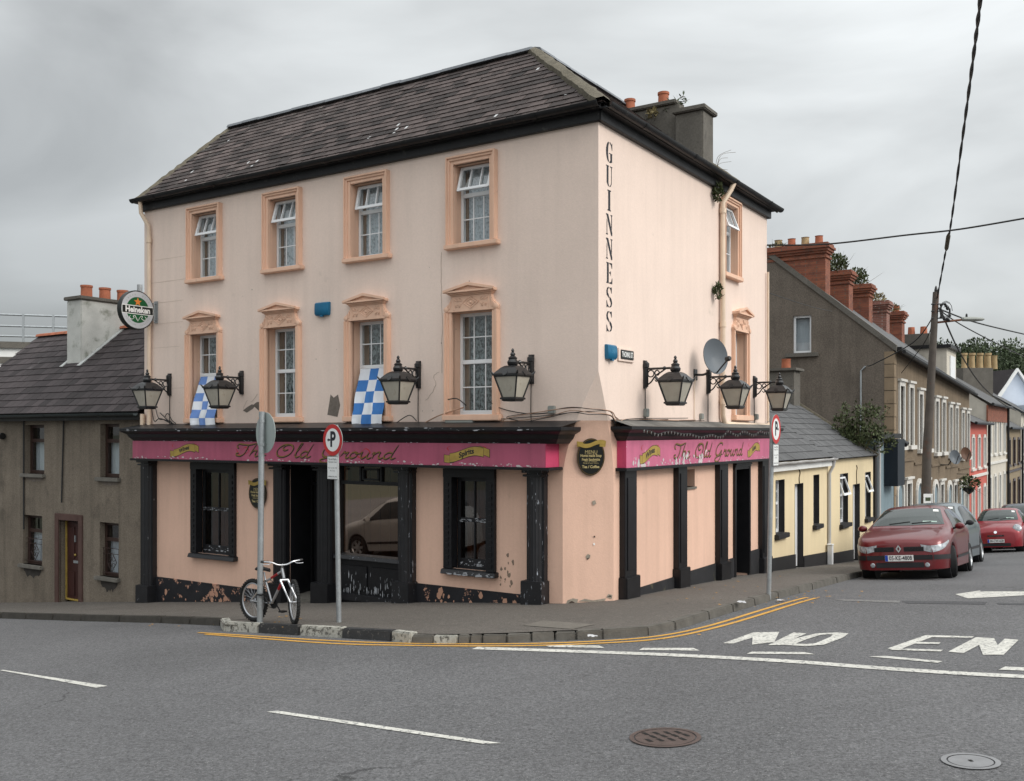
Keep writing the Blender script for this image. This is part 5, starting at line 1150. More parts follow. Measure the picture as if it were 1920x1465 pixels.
# ------------------------------------------------------------------ flags
FB1 = mat('flag_blue', (0.13, 0.23, 0.50), .85, var=.08, scale=6); FB2 = mat('flag_dark_blue', (0.045, 0.16, 0.42), .85, var=.08, scale=6); FWH = mat('flag_white', (0.62, 0.64, 0.68), .85, var=.06, scale=6)
def flag(at, ab, ztop, zbot, cols, rows_, m, label, ph, swing):
    """checked cloth tucked under the window rail, hanging out over the cornice; (at)/(ab): its ends along the wall at top and bottom"""
    nx, ny = cols * 6, rows_ * 5; mb = MB(); G = []
    for j in range(ny + 1):
        t = j / ny; r = []
        for i in range(nx + 1):
            s = i / nx; e = t ** 1.1
            a = (at[0] + (at[1] - at[0]) * s) * (1 - e) + (ab[0] + (ab[1] - ab[0]) * s) * e + .015 * math.sin(j * .55 + ph) * t
            z = ztop + (zbot - ztop) * t + (.035 * math.sin(s * 5 + ph) if t > .9 else 0)
            b = -.16 + .31 * min(1, t * 1.25) + .03 * max(0, t - .8) / .2 + (.028 * math.sin(s * 8.5 + ph + t * 2.2) + .016 * math.sin(s * 19 + ph)) * (0.35 + t) * (1 if t < .7 else .6)
            r.append(FL(a, b, z))
        G.append(r)
    n = nx + 1; mb.v = [p for r in G for p in r]
    for j in range(ny):
        for i in range(nx):
            mb.f.append((j * n + i, j * n + i + 1, (j + 1) * n + i + 1, (j + 1) * n + i)); mb.mi.append((i // 6 + j // 5 + swing) % 2)
    c = FL((ab[0] + ab[1]) / 2, .1, zbot)
    o = mb.build('flag', [m, FWH], loc=c, smooth=True); tag(o, label, 'flag', 'checked flags hung from windows'); return o
flag((FFL[0][1] - AW - .07, FFL[0][0] + AW + .07), (9.14, 8.42), 1.145, .125, 3, 6, FB1, 'light blue and white checked flag hanging out of the window nearest the round sign', .4, 0)
flag((FFL[2][1] - AW - .07, FFL[2][0] + AW + .05), (4.80, 4.10), 1.145, .115, 3, 5, FB2, 'dark blue and white checked flag hanging from the window beside the bare plaster patch', 1.7, 1)

# ------------------------------------------------------------------ poles and signs on the footpath
def pole_thing(name, px, py, top_px, r, label, cat, group=None):
    g = gpt(px, py, H_K); t = thing(name, g, label, cat, group)
    top = ray(top_px[0], top_px[1]) * g.y
    MB().tube([g - V((0, 0, .2)), top], r, 14).build('pole', GREYM, t, smooth=True); return t, g, top
def round_sign(t, c, nrm, r, face, ring, name='sign_disc'):
    e1 = V((0, 0, 1)).cross(nrm).normalized(); e2 = V((0, 0, 1)); n = 36
    mp_ = lambda x, y, h: c + e1 * x + e2 * y + nrm * h
    cir = lambda rr, h: [mp_(rr * math.cos(2 * math.pi * k / n), rr * math.sin(2 * math.pi * k / n), h) for k in range(n)]
    d = MB().prism(cir(r, -.004), cir(r, .004)).build(name, face, t)
    return mp_, cir, d
SIGNF = mat('sign_sheet_white', (0.70, 0.71, 0.70), .4, var=.04); SBACK = mat('sign_back_grey', (0.30, 0.34, 0.33), .5, var=.08)
def parking(px, py, top, nrm, sx, label, arrow):
    t, g, tp = pole_thing('parking_sign', px, py, top, .036, label, 'parking sign', 'parking signs on grey poles')
    c = tp + nrm * .055 - V((0, 0, .215)); mp_, cir, d = round_sign(t, c, nrm, .228, SBACK, REDP)
    MB().grid([cir(.226, .006), cir(.165, .006)], close=True).build('red_ring', REDP, d); MB().face(cir(.165, .0058)).build('white_face', SIGNF, d)
    text_mb('P', lambda x, y, h: mp_(x + .005, y, .0075), .30, bold=.010, sx=.85).build('letter', INK, d)
    ar = MB(); s = arrow; ar.face([mp_(s * x, y, .0075) for x, y in ((.055, .012), (.095, .012), (.095, .028), (.125, 0), (.095, -.028), (.095, -.012), (.055, -.012))]); ar.build('arrow', INK, d)
    e1 = V((0, 0, 1)).cross(nrm).normalized(); b = c - V((0, 0, .40))
    bx = Fr(b, e1, nrm); MB().box(bx, -.13, .13, -.004, .004, -.165, .165).build('time_plate', SIGNF, t, bevel=.003)
    pb = MB()
    for q in ((-.128, .128, .158, .163), (-.128, .128, -.163, -.158), (-.128, -.123, -.158, .158), (.123, .128, -.158, .158)): pb.face([bx(q[0], .0055, q[2]), bx(q[1], .0055, q[2]), bx(q[1], .0055, q[3]), bx(q[0], .0055, q[3])])
    pb.build('plate_border', INK, t)
    for txt, y, s_ in (('Pay and Display', .125, .038), ('No return 1 hour', .085, .034), ('Mon - Sat   8.30 - 18.30', -.0, .026), ('Max   2 hours', -.04, .026), ('PARKING DISC AREA', -.125, .028)):
        text_mb(txt, lambda x, yy, h: bx(x, .006, y + yy), s_, sx=.8).build('plate_text', INK, t)
    for z in (.1, -.1, -.3, -.5): MB().lathe([(.044, -.015), (.044, .015)], c - nrm * .055 + V((0, 0, z)), n=10).build('clamp', GREYM, t)
cl_n = V((-.80, -.60, 0)).normalized()
parking(636, 1166, (630, 797), V((-.68, -.73, 0)).normalized(), 1, 'red ringed parking sign on a grey pole in front of the display window', -1)
parking(1441, 1113, (1448, 779), V((.84, -.54, 0)).normalized(), 1, 'red ringed parking sign on a grey pole at the end of the side shopfront', 1)
t, g, tp = pole_thing('sign_pole', 487, 1168, (491, 772), .043, 'tall grey pole with a round sign seen from behind, bicycle leaning on it', 'sign pole')
nb = V((.80, .60, 0)).normalized()
nb = V((.75, .66, 0)).normalized(); c = tp + nb * .06 - V((0, 0, .31))
mp_, cir, d = round_sign(t, c, nb, .30, SBACK, None)
for z in (.17, -.17): MB().lathe([(.05, -.02), (.05, .02)], V((tp.x, tp.y, c.z + z)), n=10).build('clamp', GREYM, t)
# ------------------------------------------------------------------ bicycle
def bicycle():
    A = gpt(477, 1165, H_K); B = gpt(553, 1170, H_K)          # contact points of rear and front wheels
    d = (B - A); d.z = 0; L = d.length; d.normalize(); print('BIKE wheelbase', L)
    L = min(max(L, .85), 1.02); B2 = A + d * L
    t = thing('bicycle', A, 'silver and black mountain bike leaning against the sign pole', 'bicycle')
    up = V((0, 0, 1)); s = V((d.y, -d.x, 0)); s = -s if s.dot(V((487, 0, 0))) < 0 else s
    lean = (up + (gpt(487, 1168, H_K) - A).normalized().cross(d).cross(d) * 0).normalized()
    up = (up - s * .05).normalized(); gb = ground(B2.x, B2.y) - ground(A.x, A.y)
    P = lambda x, z, y=0: A + d * x + V((0, 0, gb * x / L)) + up * z + s * y
    R = .315; TY = mat('bike_tyre', (.014, .014, .014), .8, var=.2); ALU = mat('bike_silver', (.42, .43, .45), .3, var=.08, metal=.7); BK = mat('bike_black', (.012, .012, .013), .4, var=0); RED = mat('bike_red', (.30, .015, .02), .35, var=0)
    def wheel(c, ax, name):
        x = (d - ax * d.dot(ax)).normalized(); y = ax.cross(x)
        ring = lambda r, o=0: [c + (x * math.cos(q) + y * math.sin(q)) * r + ax * o for q in [2 * math.pi * k / 40 for k in range(40)]]
        w = MB().tube(ring(R - .026), .026, 10, closed=True).build(name, TY, t, smooth=True)
        MB().tube(ring(R - .062), .013, 6, closed=True).build('rim', ALU, w, smooth=True)
        sp_ = MB()
        for k in range(28):
            q = 2 * math.pi * k / 28; e = c + (x * math.cos(q) + y * math.sin(q)) * (R - .07); sp_.tube([c + ax * (.03 if k % 2 else -.03) + (x * math.cos(q + .8) + y * math.sin(q + .8)) * .02, e], .0014, 4)
        sp_.build('spokes', ALU, w); MB().lathe([(.02, -.05), (.022, -.03), (.012, -.02), (.012, .02), (.022, .03), (.02, .05)], c, ax, 10).build('hub', ALU, w, smooth=True)
        kn = MB()
        for k in range(40):
            q = 2 * math.pi * k / 40; e = c + (x * math.cos(q) + y * math.sin(q)) * (R - .002); kn.lathe([(.009, -.022), (.009, .022)], e, ax, 4)
        kn.build('tread', TY, w)
    rear, front = P(0, R), P(L, R)
    steer = math.radians(-28); axf = (Matrix.Rotation(steer, 3, up) @ s).normalized(); df = (Matrix.Rotation(steer, 3, up) @ d).normalized()
    wheel(rear, s, 'rear_wheel'); wheel(front, axf, 'front_wheel')
    bb, seat, head0, head1 = P(.42, R - .03), P(.27, .72), P(L - .20, .66), P(L - .235, .80)
    fr_ = MB(); fr_.tube([bb, P(.29, .64)], .016, 8); fr_.tube([P(.30, .60), head1 - up * .04], .017, 8); fr_.tube([bb, head0], .019, 8)
    for y in (-.05, .05): fr_.tube([rear + s * y, bb + s * y * .5], .010, 6); fr_.tube([rear + s * y, P(.30, .60) + s * y * .3], .009, 6)
    F_ = fr_.build('frame', ALU, t, smooth=True); MB().tube([bb.lerp(head0, .55), bb.lerp(head0, .92)], .021, 8).build('red_panel', RED, F_, smooth=True); MB().tube([P(.30, .60).lerp(head1 - up * .04, .35), P(.30, .60).lerp(head1 - up * .04, .75)], .0185, 8).build('red_panel', RED, F_, smooth=True)
    MB().tube([head0, head1], .022, 8).build('head_tube', ALU, F_, smooth=True)
    fk = MB(); cr = head0 - up * .03
    for y in (-.055, .055): fk.tube([cr + axf * y, front + axf * y], [.017, .011], 8)
    fk.tube([cr - axf * .06, cr + axf * .06], .018, 8); fk.build('fork', ALU, t, smooth=True)
    hb = MB(); hc = head1 + up * .06 + df * .05; hb.tube([head1, hc], .015, 8); hb.tube(crom([hc - axf * .30 - df * .05 + up * .05, hc - axf * .16 + up * .04, hc - axf * .06, hc + axf * .06, hc + axf * .16 + up * .04, hc + axf * .30 - df * .05 + up * .05], 4), .012, 8)
    H = hb.build('handlebar', ALU, t, smooth=True)
    for y in (-1, 1):
        e = hc + axf * .30 * y - df * .05 + up * .05; MB().tube([hc + axf * .19 * y + up * .045 - df * .02, e], .017, 8).build('grip', BK, H, smooth=True)
        MB().tube(crom([hc + axf * .17 * y + up * .04, hc + axf * .20 * y + df * .05 + up * .02, hc + axf * .29 * y + df * .04 + up * .02], 4), .006, 6).build('brake_lever', ALU, H, smooth=True)
    sp2 = MB().tube([P(.30, .60), seat + up * .02], .013, 8).build('seat_post', ALU, t, smooth=True)
    rows = []
    for x, w, h in ((-.13, .065, .01), (-.09, .075, .025), (-.02, .05, .018), (.06, .026, .015), (.13, .018, .008)):
        c = seat + d * x + up * (.05 + h); rows.append([c + s * w * math.cos(q) + up * .028 * math.sin(q) for q in [2 * math.pi * k / 12 for k in range(12)]])
    MB().grid(rows, close=True).face(rows[0]).face(rows[-1]).build('saddle', BK, t, smooth=True)
    ck = MB().lathe([(.085, .03), (.085, .036), (.02, .04)], bb, s, 20).build('chainring', BK, t)
    cr_ = MB(); cr_.tube([bb + s * .06, bb + s * .07 - up * .13 + d * .10], .009, 6); cr_.tube([bb - s * .06, bb - s * .07 + up * .13 - d * .10], .009, 6); cr_.build('crank', BK, t)
    for sg in (1, -1): c = bb + s * .11 * sg + (-up * .13 + d * .10) * sg; MB().box(Fr(c, d, s), -.045, .045, -.045, .045, -.01, .01).build('pedal', BK, t)
    ch = MB().tube([rear + up * .04 + s * .04, bb + up * .085 + s * .034], .005, 5); ch.tube([rear - up * .04 + s * .04, bb - up * .085 + s * .034], .005, 5); ch.lathe([(.05, .03), (.045, .045), (.02, .05)], rear, s, 14); ch.tube([rear - up * .04 + s * .045, rear - up * .14 + d * .04 + s * .045], .012, 6); ch.build('chain_and_sprocket', BK, t)
    lk = MB().tube(crom([P(.26, .52), P(.30, .48, .06), P(.38, .55, .08), P(.36, .62, .03), P(.28, .60, -.05), P(.22, .55, -.02)], 5, True), .007, 6, closed=True).build('cable_lock', BK, t, smooth=True)
bicycle()
# ------------------------------------------------------------------ litter and fallen leaves by the kerb
LEAFY = mat('fallen_leaf', (0.32, 0.17, 0.04), .8, var=.3, island=.4); LIT = mat('litter_paper', (.42, .42, .43), .7, var=.1)
random.seed(11); mb = MB()
for (cx, cy, sx, sy, n, dz) in ((1500, 1112, 45, 10, 46, .02), (1450, 1128, 40, 9, 22, .02), (1310, 1165, 50, 9, 12, .01), (1380, 1095, 40, 12, 16, H_K), (330, 1171, 40, 2, 8, .01), (1290, 1110, 60, 20, 14, H_K), (545, 1160, 30, 8, 7, H_K)):
    for _ in range(n):
        p = gpt(cx + random.gauss(0, sx), cy + random.gauss(0, sy), dz + .006); r = random.uniform(.015, .04); q = random.uniform(0, 6.28)
        mb.face([p + V((r * math.cos(q + k * 1.57) * (1 if k % 2 else .6), r * math.sin(q + k * 1.57) * (1 if k % 2 else .6), random.uniform(0, .012))) for k in range(4)])
o = mb.build('fallen_leaves', LEAFY); tag(o, 'scattered small yellow brown leaves along the kerb', 'leaves', kind='stuff')
for px, py, dz, lab in ((1463, 1127, .012, 'crumpled white paper in the gutter by the double yellow lines'), (1390, 1130, H_K + .008, 'flat white scrap of paper on the side footpath'), (1111, 1194, H_K + .006, 'white scrap of litter on the kerb below the pub corner')):
    p = gpt(px, py, dz); mb = MB(); rows = [[p + V(((i - 2) * .03, (j - 1.5) * .03, random.uniform(0, .022))) for i in range(5)] for j in range(4)]
    tag(mb.grid(rows).build('litter', LIT, loc=p), lab, 'litter', 'scraps of litter')
# ------------------------------------------------------------------ grey house down the hill
PEBB = mat('brown_grey_pebbledash', (0.172, 0.143, 0.112), .95, var=.2, scale=1.1, fine=.28, fscale=34, bump=.8, bscale=46, streak=.28, stain=((.07, .058, .047), 1.3, .56, .78))
STONE = mat('grey_stone_sill', (0.145, 0.135, 0.118), .9, var=.2, scale=5, bump=.4)
BRWN = mat('brown_door_paint', (0.045, 0.016, 0.013), .45, var=.15); BRSUR = mat('brown_surround', (0.085, 0.048, 0.04), .8, var=.2, scale=4)
BRFR = mat('brown_upvc', (0.04, 0.022, 0.018), .4, var=.1); NET = mat('net_curtain', (.52, .54, .57), .95, var=.06); SOOT = mat('soot_stain', (.045, .04, .036), .95, var=.3, scale=8)
FH = Fr(FL(0, -.06, 0), UL, NL); HA0, HA1 = AE + .02, 19.2
gr = thing('grey_house', FH(14.5, 0, ground(*FH(14.5, 0, 0).xy)), 'two storey brown grey pebbledashed house with slate roof adjoining the pub', 'house')
def PH(px, py): q = hit(px, py, FH(0, 0, 0), NL); return (q - CN).dot(UL), q.z
def rect(x0, x1, yt, yb):
    p, q = PH(x0, yt), PH(x1, yb); r = PH(x0, yb); return (q[0], p[0], r[1], p[1])
hw = [rect(47, 83, 797, 888), rect(188, 223.7, 795, 895), rect(43, 79, 965, 1057), rect(187, 222.6, 979, 1080)]; hd_ = rect(111, 148.5, 975, 1131)
hd_ = (hd_[0], hd_[1], -6, hd_[3])
hw2 = [(a + 4.6, b + 4.6, c, d) for a, b, c, d in (hw[0], hw[2])]
mb = MB(); HE = .40
wall_holes(mb, FH, HA0, HA1, -7, HE, hw + hw2 + [(*hd_, .22)], .2)
for a in (HA0, HA1): mb.face([FH(a, 0, -7), FH(a, -5.2, -7), FH(a, -5.2, HE), FH(a, -2.6, 2.55), FH(a, 0, HE)])
mb.face([FH(HA0, -5.2, -7), FH(HA1, -5.2, -7), FH(HA1, -5.2, HE), FH(HA0, -5.2, HE)]); mb.build('wall', PEBB, gr)
RG = hit(245, 614, FH(0, -2.6, 0), NL).z; print('HOUSE ridge', RG, hit(0, 644, FH(0, -2.6, 0), NL).z)
for i, (a0, a1, z0, z1) in enumerate(hw + hw2):
    low = i in (2, 3); zm = z0 + (z1 - z0) * .68
    f = MB()
    for q in ((a0, a0 + .07, z0, z1), (a1 - .07, a1, z0, z1), (a0 + .07, a1 - .07, z0, z0 + .08), (a0 + .07, a1 - .07, z1 - .07, z1), (a0 + .07, a1 - .07, zm - .04, zm + .04)): f.box(FH, q[0], q[1], -.2, -.13, q[2], q[3])
    w = f.build('window', BRFR, gr)
    MB().face([FH(a0 + .05, -.16, z0), FH(a1 - .05, -.16, z0), FH(a1 - .05, -.16, z1), FH(a0 + .05, -.16, z1)]).build('pane', GLASS, w)
    MB().grid([[FH(a0 + (a1 - a0) * k / 24, -.28 + .02 * math.sin(k * 1.7), z) for k in range(25)] for z in (z0, zm - .02 if low else z1 - .35)]).build('net_curtain', NET, w, smooth=True)
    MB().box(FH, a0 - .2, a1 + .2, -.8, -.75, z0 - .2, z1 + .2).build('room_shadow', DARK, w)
    MB().box(FH, a0 - .06, a1 + .10, -.13, .09, z0 - .085, z0).build('window_sill', STONE, w, bevel=.012)
    if low:
        r = MB(); c = (a0 + a1) / 2; hgt = (z1 - z0) * .42
        for z in (z0 + .08, z0 + hgt, z0 + hgt + .12): r.tube([FH(a0 + .02, -.07, z), FH(a1 - .02, -.07, z)], .008, 5)
        r.tube([FH(c + x, -.07, z0 + .08 + hgt * .48 + y) for x, y in ((-.17, 0), (0, -.21), (.17, 0), (0, .21))], .008, 5, closed=True)
        for sx in (-1, 1):
            for sy in (-1, 1): r.tube([FH(c + sx * (.06 + .05 * math.cos(q)), -.07, z0 + .08 + hgt * .48 + sy * (.07 + .05 * math.sin(q))) for q in [k * math.pi / 5 for k in range(10)]], .006, 5, closed=True)
        for x in (-.24, .24, -.3, .3): r.tube([FH(c + x, -.07, z0 + .02), FH(c + x, -.07, z0 + hgt + .12)], .006, 5)
        r.build('iron_guard', BRFR, w)
    MB().face([FH(a0 + .04, .003, z0 - .088), FH(a1 - .04, .003, z0 - .088)] + [FH(a1 - .04 - (a1 - a0 - .08) * k / 14, .003, z0 - .10 - (.24 if low else .09) * math.sin(math.pi * (k + .5) / 15) ** .6 * random.uniform(.6, 1.1)) for k in range(15)]).build('soot_stain', SOOT if low else BARE, w)
d = MB(); a0, a1, z0, z1 = hd_; s = .15
for q in ((a0 - s, a0, -6, z1 + s), (a1, a1 + s, -6, z1 + s), (a0, a1, z1, z1 + s)): d.box(FH, q[0], q[1], -.05, .03, q[2], q[3])
d.build('door_surround', BRSUR, gr, bevel=.01)
gdz = ground(*FH((a0 + a1) / 2, 0, 0).xy) + H_K
dd = MB().box(FH, a0 + .05, a1 - .05, -.22, -.17, gdz + .03, z1 - .05).build('front_door', BRWN, gr)
for x0, x1 in ((.12, .42), (.54, .86)):
    for y0, y1 in ((.06, .36), (.52, .92)): MB().box(FH, a0 + (a1 - a0) * x0, a0 + (a1 - a0) * x1, -.17, -.155, gdz + (z1 - gdz) * y0, gdz + (z1 - gdz) * y1).build('door_panel', BRWN, dd, bevel=.012)
fm = MB().box(FH, a1 - .05, a1 - .02, -.2, -.14, gdz, z1).box(FH, a0 + .02, a0 + .05, -.2, -.14, gdz, z1).box(FH, a0 + .05, a1 - .05, -.2, -.14, gdz, gdz + .035).build('gold_trim', GOLD, dd)
MB().lathe([(.02, 0), (.03, .02), (.001, .05)], FH((a0 + a1) / 2, -.17, gdz + 1.05), NL, 10).build('door_knob', GOLD, dd); MB().box(FH, (a0 + a1) / 2 - .09, (a0 + a1) / 2 + .09, -.17, -.16, gdz + .86, gdz + .92).build('letter_box', GREYM, dd)
MB().box(FH, (a0 + a1) / 2 - .015, (a0 + a1) / 2 + .015, -.17, -.14, gdz + 1.35, gdz + 1.5).build('door_knocker', GREYM, dd)
qh = (FH(0, -2.6, RG) - FH(0, .2, HE + .04)).normalized(); oh = FH(HA0, .2, HE + .04); poly = [oh, FH(HA1, .2, HE + .04), FH(HA1, -2.6, RG), FH(HA0, -2.6, RG)]
rf = MB().face(poly).face([FH(HA0, -2.6, RG), FH(HA1, -2.6, RG), FH(HA1, -5.4, HE), FH(HA0, -5.4, HE)]).build('roof', DECK, gr)
slates(rf, oh, UL, qh, plane_poly(oh, UL, qh, poly), .30, .27, SLATE2, 300, jit=.6)
capline(FH(HA0, -2.6, RG), FH(HA1, -2.6, RG), .15, TERRA, 'ridge_tile', 18, rf, up=-.03)
gutter(FH, HA0, HA1, .27, HE + .03, .07, mat('dark_green_gutter', (.018, .026, .026), .35, var=.2), gr)
MB().box(FH, HA0, HA1, -.01, .19, HE - .12, HE + .02).build('eaves_board', GUT, gr)
pipe_h = MB().tube([FH(aL(166 / 3.854) + .02, .03, HE - .1), FH(aL(166 / 3.854) + .02, .03, -2.3)], .018, 6).build('cable', CABLE, gr); MB().tube([FH(aL(117), .03, HE - .1), FH(aL(113), .03, -1.6)], .016, 6).build('cable', CABLE, gr)
# its chimney
nH = UL.cross(qh); cb_ = hit(152, 682, FH(0, .2, HE + .04), nH); ca2 = (cb_ - CN).dot(UL); cbb = (cb_ - FH(0, 0, 0)).dot(NL); ca3 = aL(125, cbb - .06); ztc = hit(152, 561, FH(0, cbb, 0), NL).z
print('HCH', ca2, cbb, ca3, ztc)
CHW = mat('pale_chimney_render', (0.50, 0.50, 0.47), .9, var=.15, scale=2.5, fine=.1, stain=((.16, .17, .13), 3, .55, .75), bump=.4)
c2 = MB().box(FH, ca2, ca3, cbb - 2.3, cbb, 0, ztc).build('chimney', CHW, gr, bevel=.02)
MB().box(FH, ca2 - .05, ca3 + .05, cbb - 2.35, cbb + .06, ztc, ztc + .09).build('chimney_cap', CHIMR, c2, bevel=.015)
for k in range(4):
    MB().lathe([(.15, 0), (.14, .05), (.135, .27), (.15, .28), (.15, .33), (.11, .33), (.11, .1)], FH((ca2 + ca3) / 2, cbb - .35 - k * .52, ztc + .08), n=14, cap=False).build('chimney_pot', TERRA, c2, smooth=True)
MB().lathe([(.07, .3), (.07, .55)], FH((ca2 + ca3) / 2, cbb - .35 - 3 * .52, ztc + .08), n=12).build('flue_cowl', GREYM, c2)
FLASH = mat('white_cement_flashing', (.40, .41, .40), .85, var=.25, scale=5)
for (aa, ab) in ((ca2 - .14, ca2), (ca3, ca3 + .12)):
    MB().prism([FH(a, b, HE + .04 + (.2 - b) * (RG - HE - .04) / 2.8 + .0) for a, b in ((aa, cbb + .12), (ab, cbb + .12), (ab, -2.6), (aa, -2.6))], [FH(a, b, HE + .04 + (.2 - b) * (RG - HE - .04) / 2.8 + .05) for a, b in ((aa, cbb + .12), (ab, cbb + .12), (ab, -2.6), (aa, -2.6))]).build('flashing', FLASH, c2)
# floodlight and white posts by the grey house
p = FH(aL(1), 0, PL(1, 818)[1]); t = thing('wall_floodlight', p, 'small black outdoor light on the grey house wall at the upper floor', 'wall light')
MB().tube([p, p + NL * .14], .02, 6).build('arm', IRON, t); MB().lathe([(.03, 0), (.07, .05), (.085, .14), (.075, .15)], p + NL * .1 - UL * .02, -UL, 14).build('lamp_head', IRON, t, smooth=True)
for px, pt, pb, lab in ((20.5, 1087, 1128, 'white square post standing against the grey house'), (4, 1108, 1127, 'shorter white pipe beside the white post at the grey house')):
    q = gpt(px, pb, H_K); h = (pb - pt) / F * q.y; o = MB().box(Fr(q, UL, NL), -.05 if pt < 1100 else -.03, .05 if pt < 1100 else .03, -.04, .04, -.05, h).box(Fr(q, UL, NL), -.055 if pt < 1100 else -.034, .055 if pt < 1100 else .034, -.045, .045, h, h + .02)
    tag(o.build('white_post', WHITEP, loc=q, bevel=.006), lab, 'post')
# white flat roofed building with railings beyond the grey house
B0 = V((-23.5, 37, 0)); bx = Fr(B0, V((.96, .28, 0)).normalized(), V((.28, -.96, 0)).normalized())
t = thing('white_building', bx(3, 0, -4), 'white flat roofed building with a steel roof railing behind the grey house', 'building')
MB().box(bx, -4, 9, -6, 0, -6, 3.35).build('wall', WHITEP, t); MB().box(bx, -4.1, 9.1, -6, .12, 3.35, 3.6).build('roof_edge', CHIMR, t)
MB().box(bx, 3.0, 9, -.05, .05, 2.75, 3.0).build('dark_band', CHIMR, t)
for k in range(12): MB().box(bx, -3.5 + k * 1.1, -3.42 + k * 1.1, -.3, -.22, 3.6, 4.75).build('railing_post', GREYM, t)
for z in (4.7, 4.25, 3.85): MB().tube([bx(-4, -.26, z), bx(9, -.26, z)], .045, 6).build('rail', GREYM, t)

# ------------------------------------------------------------------ yellow cottages along the side street
YELL = mat('pale_yellow_render', (0.69, 0.57, 0.37), .85, var=.05, scale=1, fine=.03, fscale=25, bump=.2, bscale=40, streak=.08)
COTB = mat('cottage_black', (0.022, 0.021, 0.022), .6, var=.15)
FC = Fr(FRR(0, -.04, 0), UR, NR)
def PC(px, py): q = hit(px, py, FC(0, 0, 0), NR); return (q - CN).dot(UR), q.z
def rectC(x0, x1, yt, yb): p, q = PC(x0, yt), PC(x1, yb); r = PC(x0, yb); return (p[0], q[0], r[1], p[1])
def cottage(a0, a1, wins, door, label, gut, ridge_z, eave_z):
    gz = ground(*FC((a0 + a1) / 2, 0, 0).xy); t = thing('cottage', FC((a0 + a1) / 2, 0, gz), label, 'cottage', 'yellow cottages along the side street')
    mb = MB(); hs = wins + [(door[0], door[1], -7, door[3])]
    wall_holes(mb, FC, a0, a1, -7, eave_z, hs, .2)
    for a in (a0 + .01, a1 - .01): mb.face([FC(a, 0, -7), FC(a, -5.4, -7), FC(a, -5.4, eave_z), FC(a, -2.7, ridge_z), FC(a, 0, eave_z)])
    mb.face([FC(a0, -5.4, -7), FC(a1, -5.4, -7), FC(a1, -5.4, eave_z), FC(a0, -5.4, eave_z)]); mb.build('wall', YELL, t)
    gl_ = lambda a: ground(*FC(a, 0, 0).xy) + H_K
    for (p0, p1) in ((a0, door[0]), (door[1], a1)): MB().prism([FC(p0, -.02, -7), FC(p1, -.02, -7), FC(p1, .03, -7), FC(p0, .03, -7)], [FC(p0, -.02, gl_(p0) + .27), FC(p1, -.02, gl_(p1) + .33), FC(p1, .03, gl_(p1) + .33), FC(p0, .03, gl_(p0) + .27)]).build('plinth', COTB, t)
    for i, (p, q, z0, z1) in enumerate(wins):
        rv = MB()
        for s in ((p + .002, p + .01, z0, z1), (q - .01, q - .002, z0, z1), (p + .01, q - .01, z1 - .01, z1 - .002), (p + .01, q - .01, z0 + .002, z0 + .01)): rv.box(FC, s[0], s[1], -.195, .004, s[2], s[3])
        w = rv.build('window_reveal', COTB, t)
        f = MB(); zm = z0 + (z1 - z0) * .55; d = -.135
        for s in ((p + .012, p + .07, z0 + .01, z1 - .01), (q - .07, q - .012, z0 + .01, z1 - .01), (p + .07, q - .07, z0 + .01, z0 + .08), (p + .07, q - .07, z1 - .07, z1 - .01), (p + .07, q - .07, zm - .03, zm + .03)): f.box(FC, s[0], s[1], d - .06, d, s[2], s[3])
        for z in ((z0 + zm) / 2, (z1 + zm) / 2): f.box(FC, p + .07, q - .07, d - .04, d - .02, z - .012, z + .012)
        f.build('window_frame', UPVC, w)
        if gut is None:
            tl = math.radians(20); S = lambda a, b, c: FC(a, d + .03 + b + math.sin(tl) * (z1 - .1 - c), z1 - .1 - math.cos(tl) * (z1 - .1 - c)); s = MB()
            for e in ((p + .05, p + .1, zm, z1 - .1), (q - .1, q - .05, zm, z1 - .1), (p + .1, q - .1, zm, zm + .06), (p + .1, q - .1, z1 - .15, z1 - .1)): s.box(S, e[0], e[1], 0, .04, e[2], e[3])
            s.build('open_light', UPVC, w)
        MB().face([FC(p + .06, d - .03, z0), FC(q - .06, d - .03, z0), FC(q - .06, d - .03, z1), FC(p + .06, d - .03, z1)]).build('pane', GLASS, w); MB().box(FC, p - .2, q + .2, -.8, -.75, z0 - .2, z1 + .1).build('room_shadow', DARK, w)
        MB().box(FC, p - .08, q + .10, -.13, .10, z0 - .11, z0).build('window_sill', COTB, w, bevel=.012)
    p, q, z0, z1 = door; z0 = gl_((p + q) / 2)
    rv = MB()
    for s in ((p + .002, p + .012, -7, z1), (q - .012, q - .002, -7, z1), (p + .012, q - .012, z1 - .012, z1 - .002)): rv.box(FC, s[0], s[1], -.195, .005, s[2], s[3])
    w = rv.build('door_reveal', COTB, t); f = MB().box(FC, p + .012, q - .012, -.2, -.14, z0, z1 - .02); D = f.build('white_door', UPVC, w)
    for (y0, y1) in ((.08, .42), (.50, .94)): MB().box(FC, p + .15, q - .15, -.14, -.125, z0 + (z1 - z0) * y0, z0 + (z1 - z0) * y1).build('door_panel', UPVC, w, bevel=.012)
    MB().tube([FC(p + .14, -.14, z0 + 1.0), FC(p + .14, -.08, z0 + 1.0), FC(p + .24, -.08, z0 + 1.0)], .012, 6).build('door_handle', GOLD, w)
    qq = (FC(0, -2.7, ridge_z) - FC(0, .14, eave_z + .02)).normalized(); o = FC(a0, .14, eave_z + .02); poly = [o, FC(a1, .14, eave_z + .02), FC(a1, -2.7, ridge_z), FC(a0, -2.7, ridge_z)]
    R = MB().face(poly).face([FC(a0, -2.7, ridge_z), FC(a1, -2.7, ridge_z), FC(a1, -5.5, eave_z), FC(a0, -5.5, eave_z)]).build('roof', DECK, t)
    slates(R, o, UR, qq, plane_poly(o, UR, qq, poly), .42, .29, SLATE3, 150, jit=1.3 if gut is None else .7)
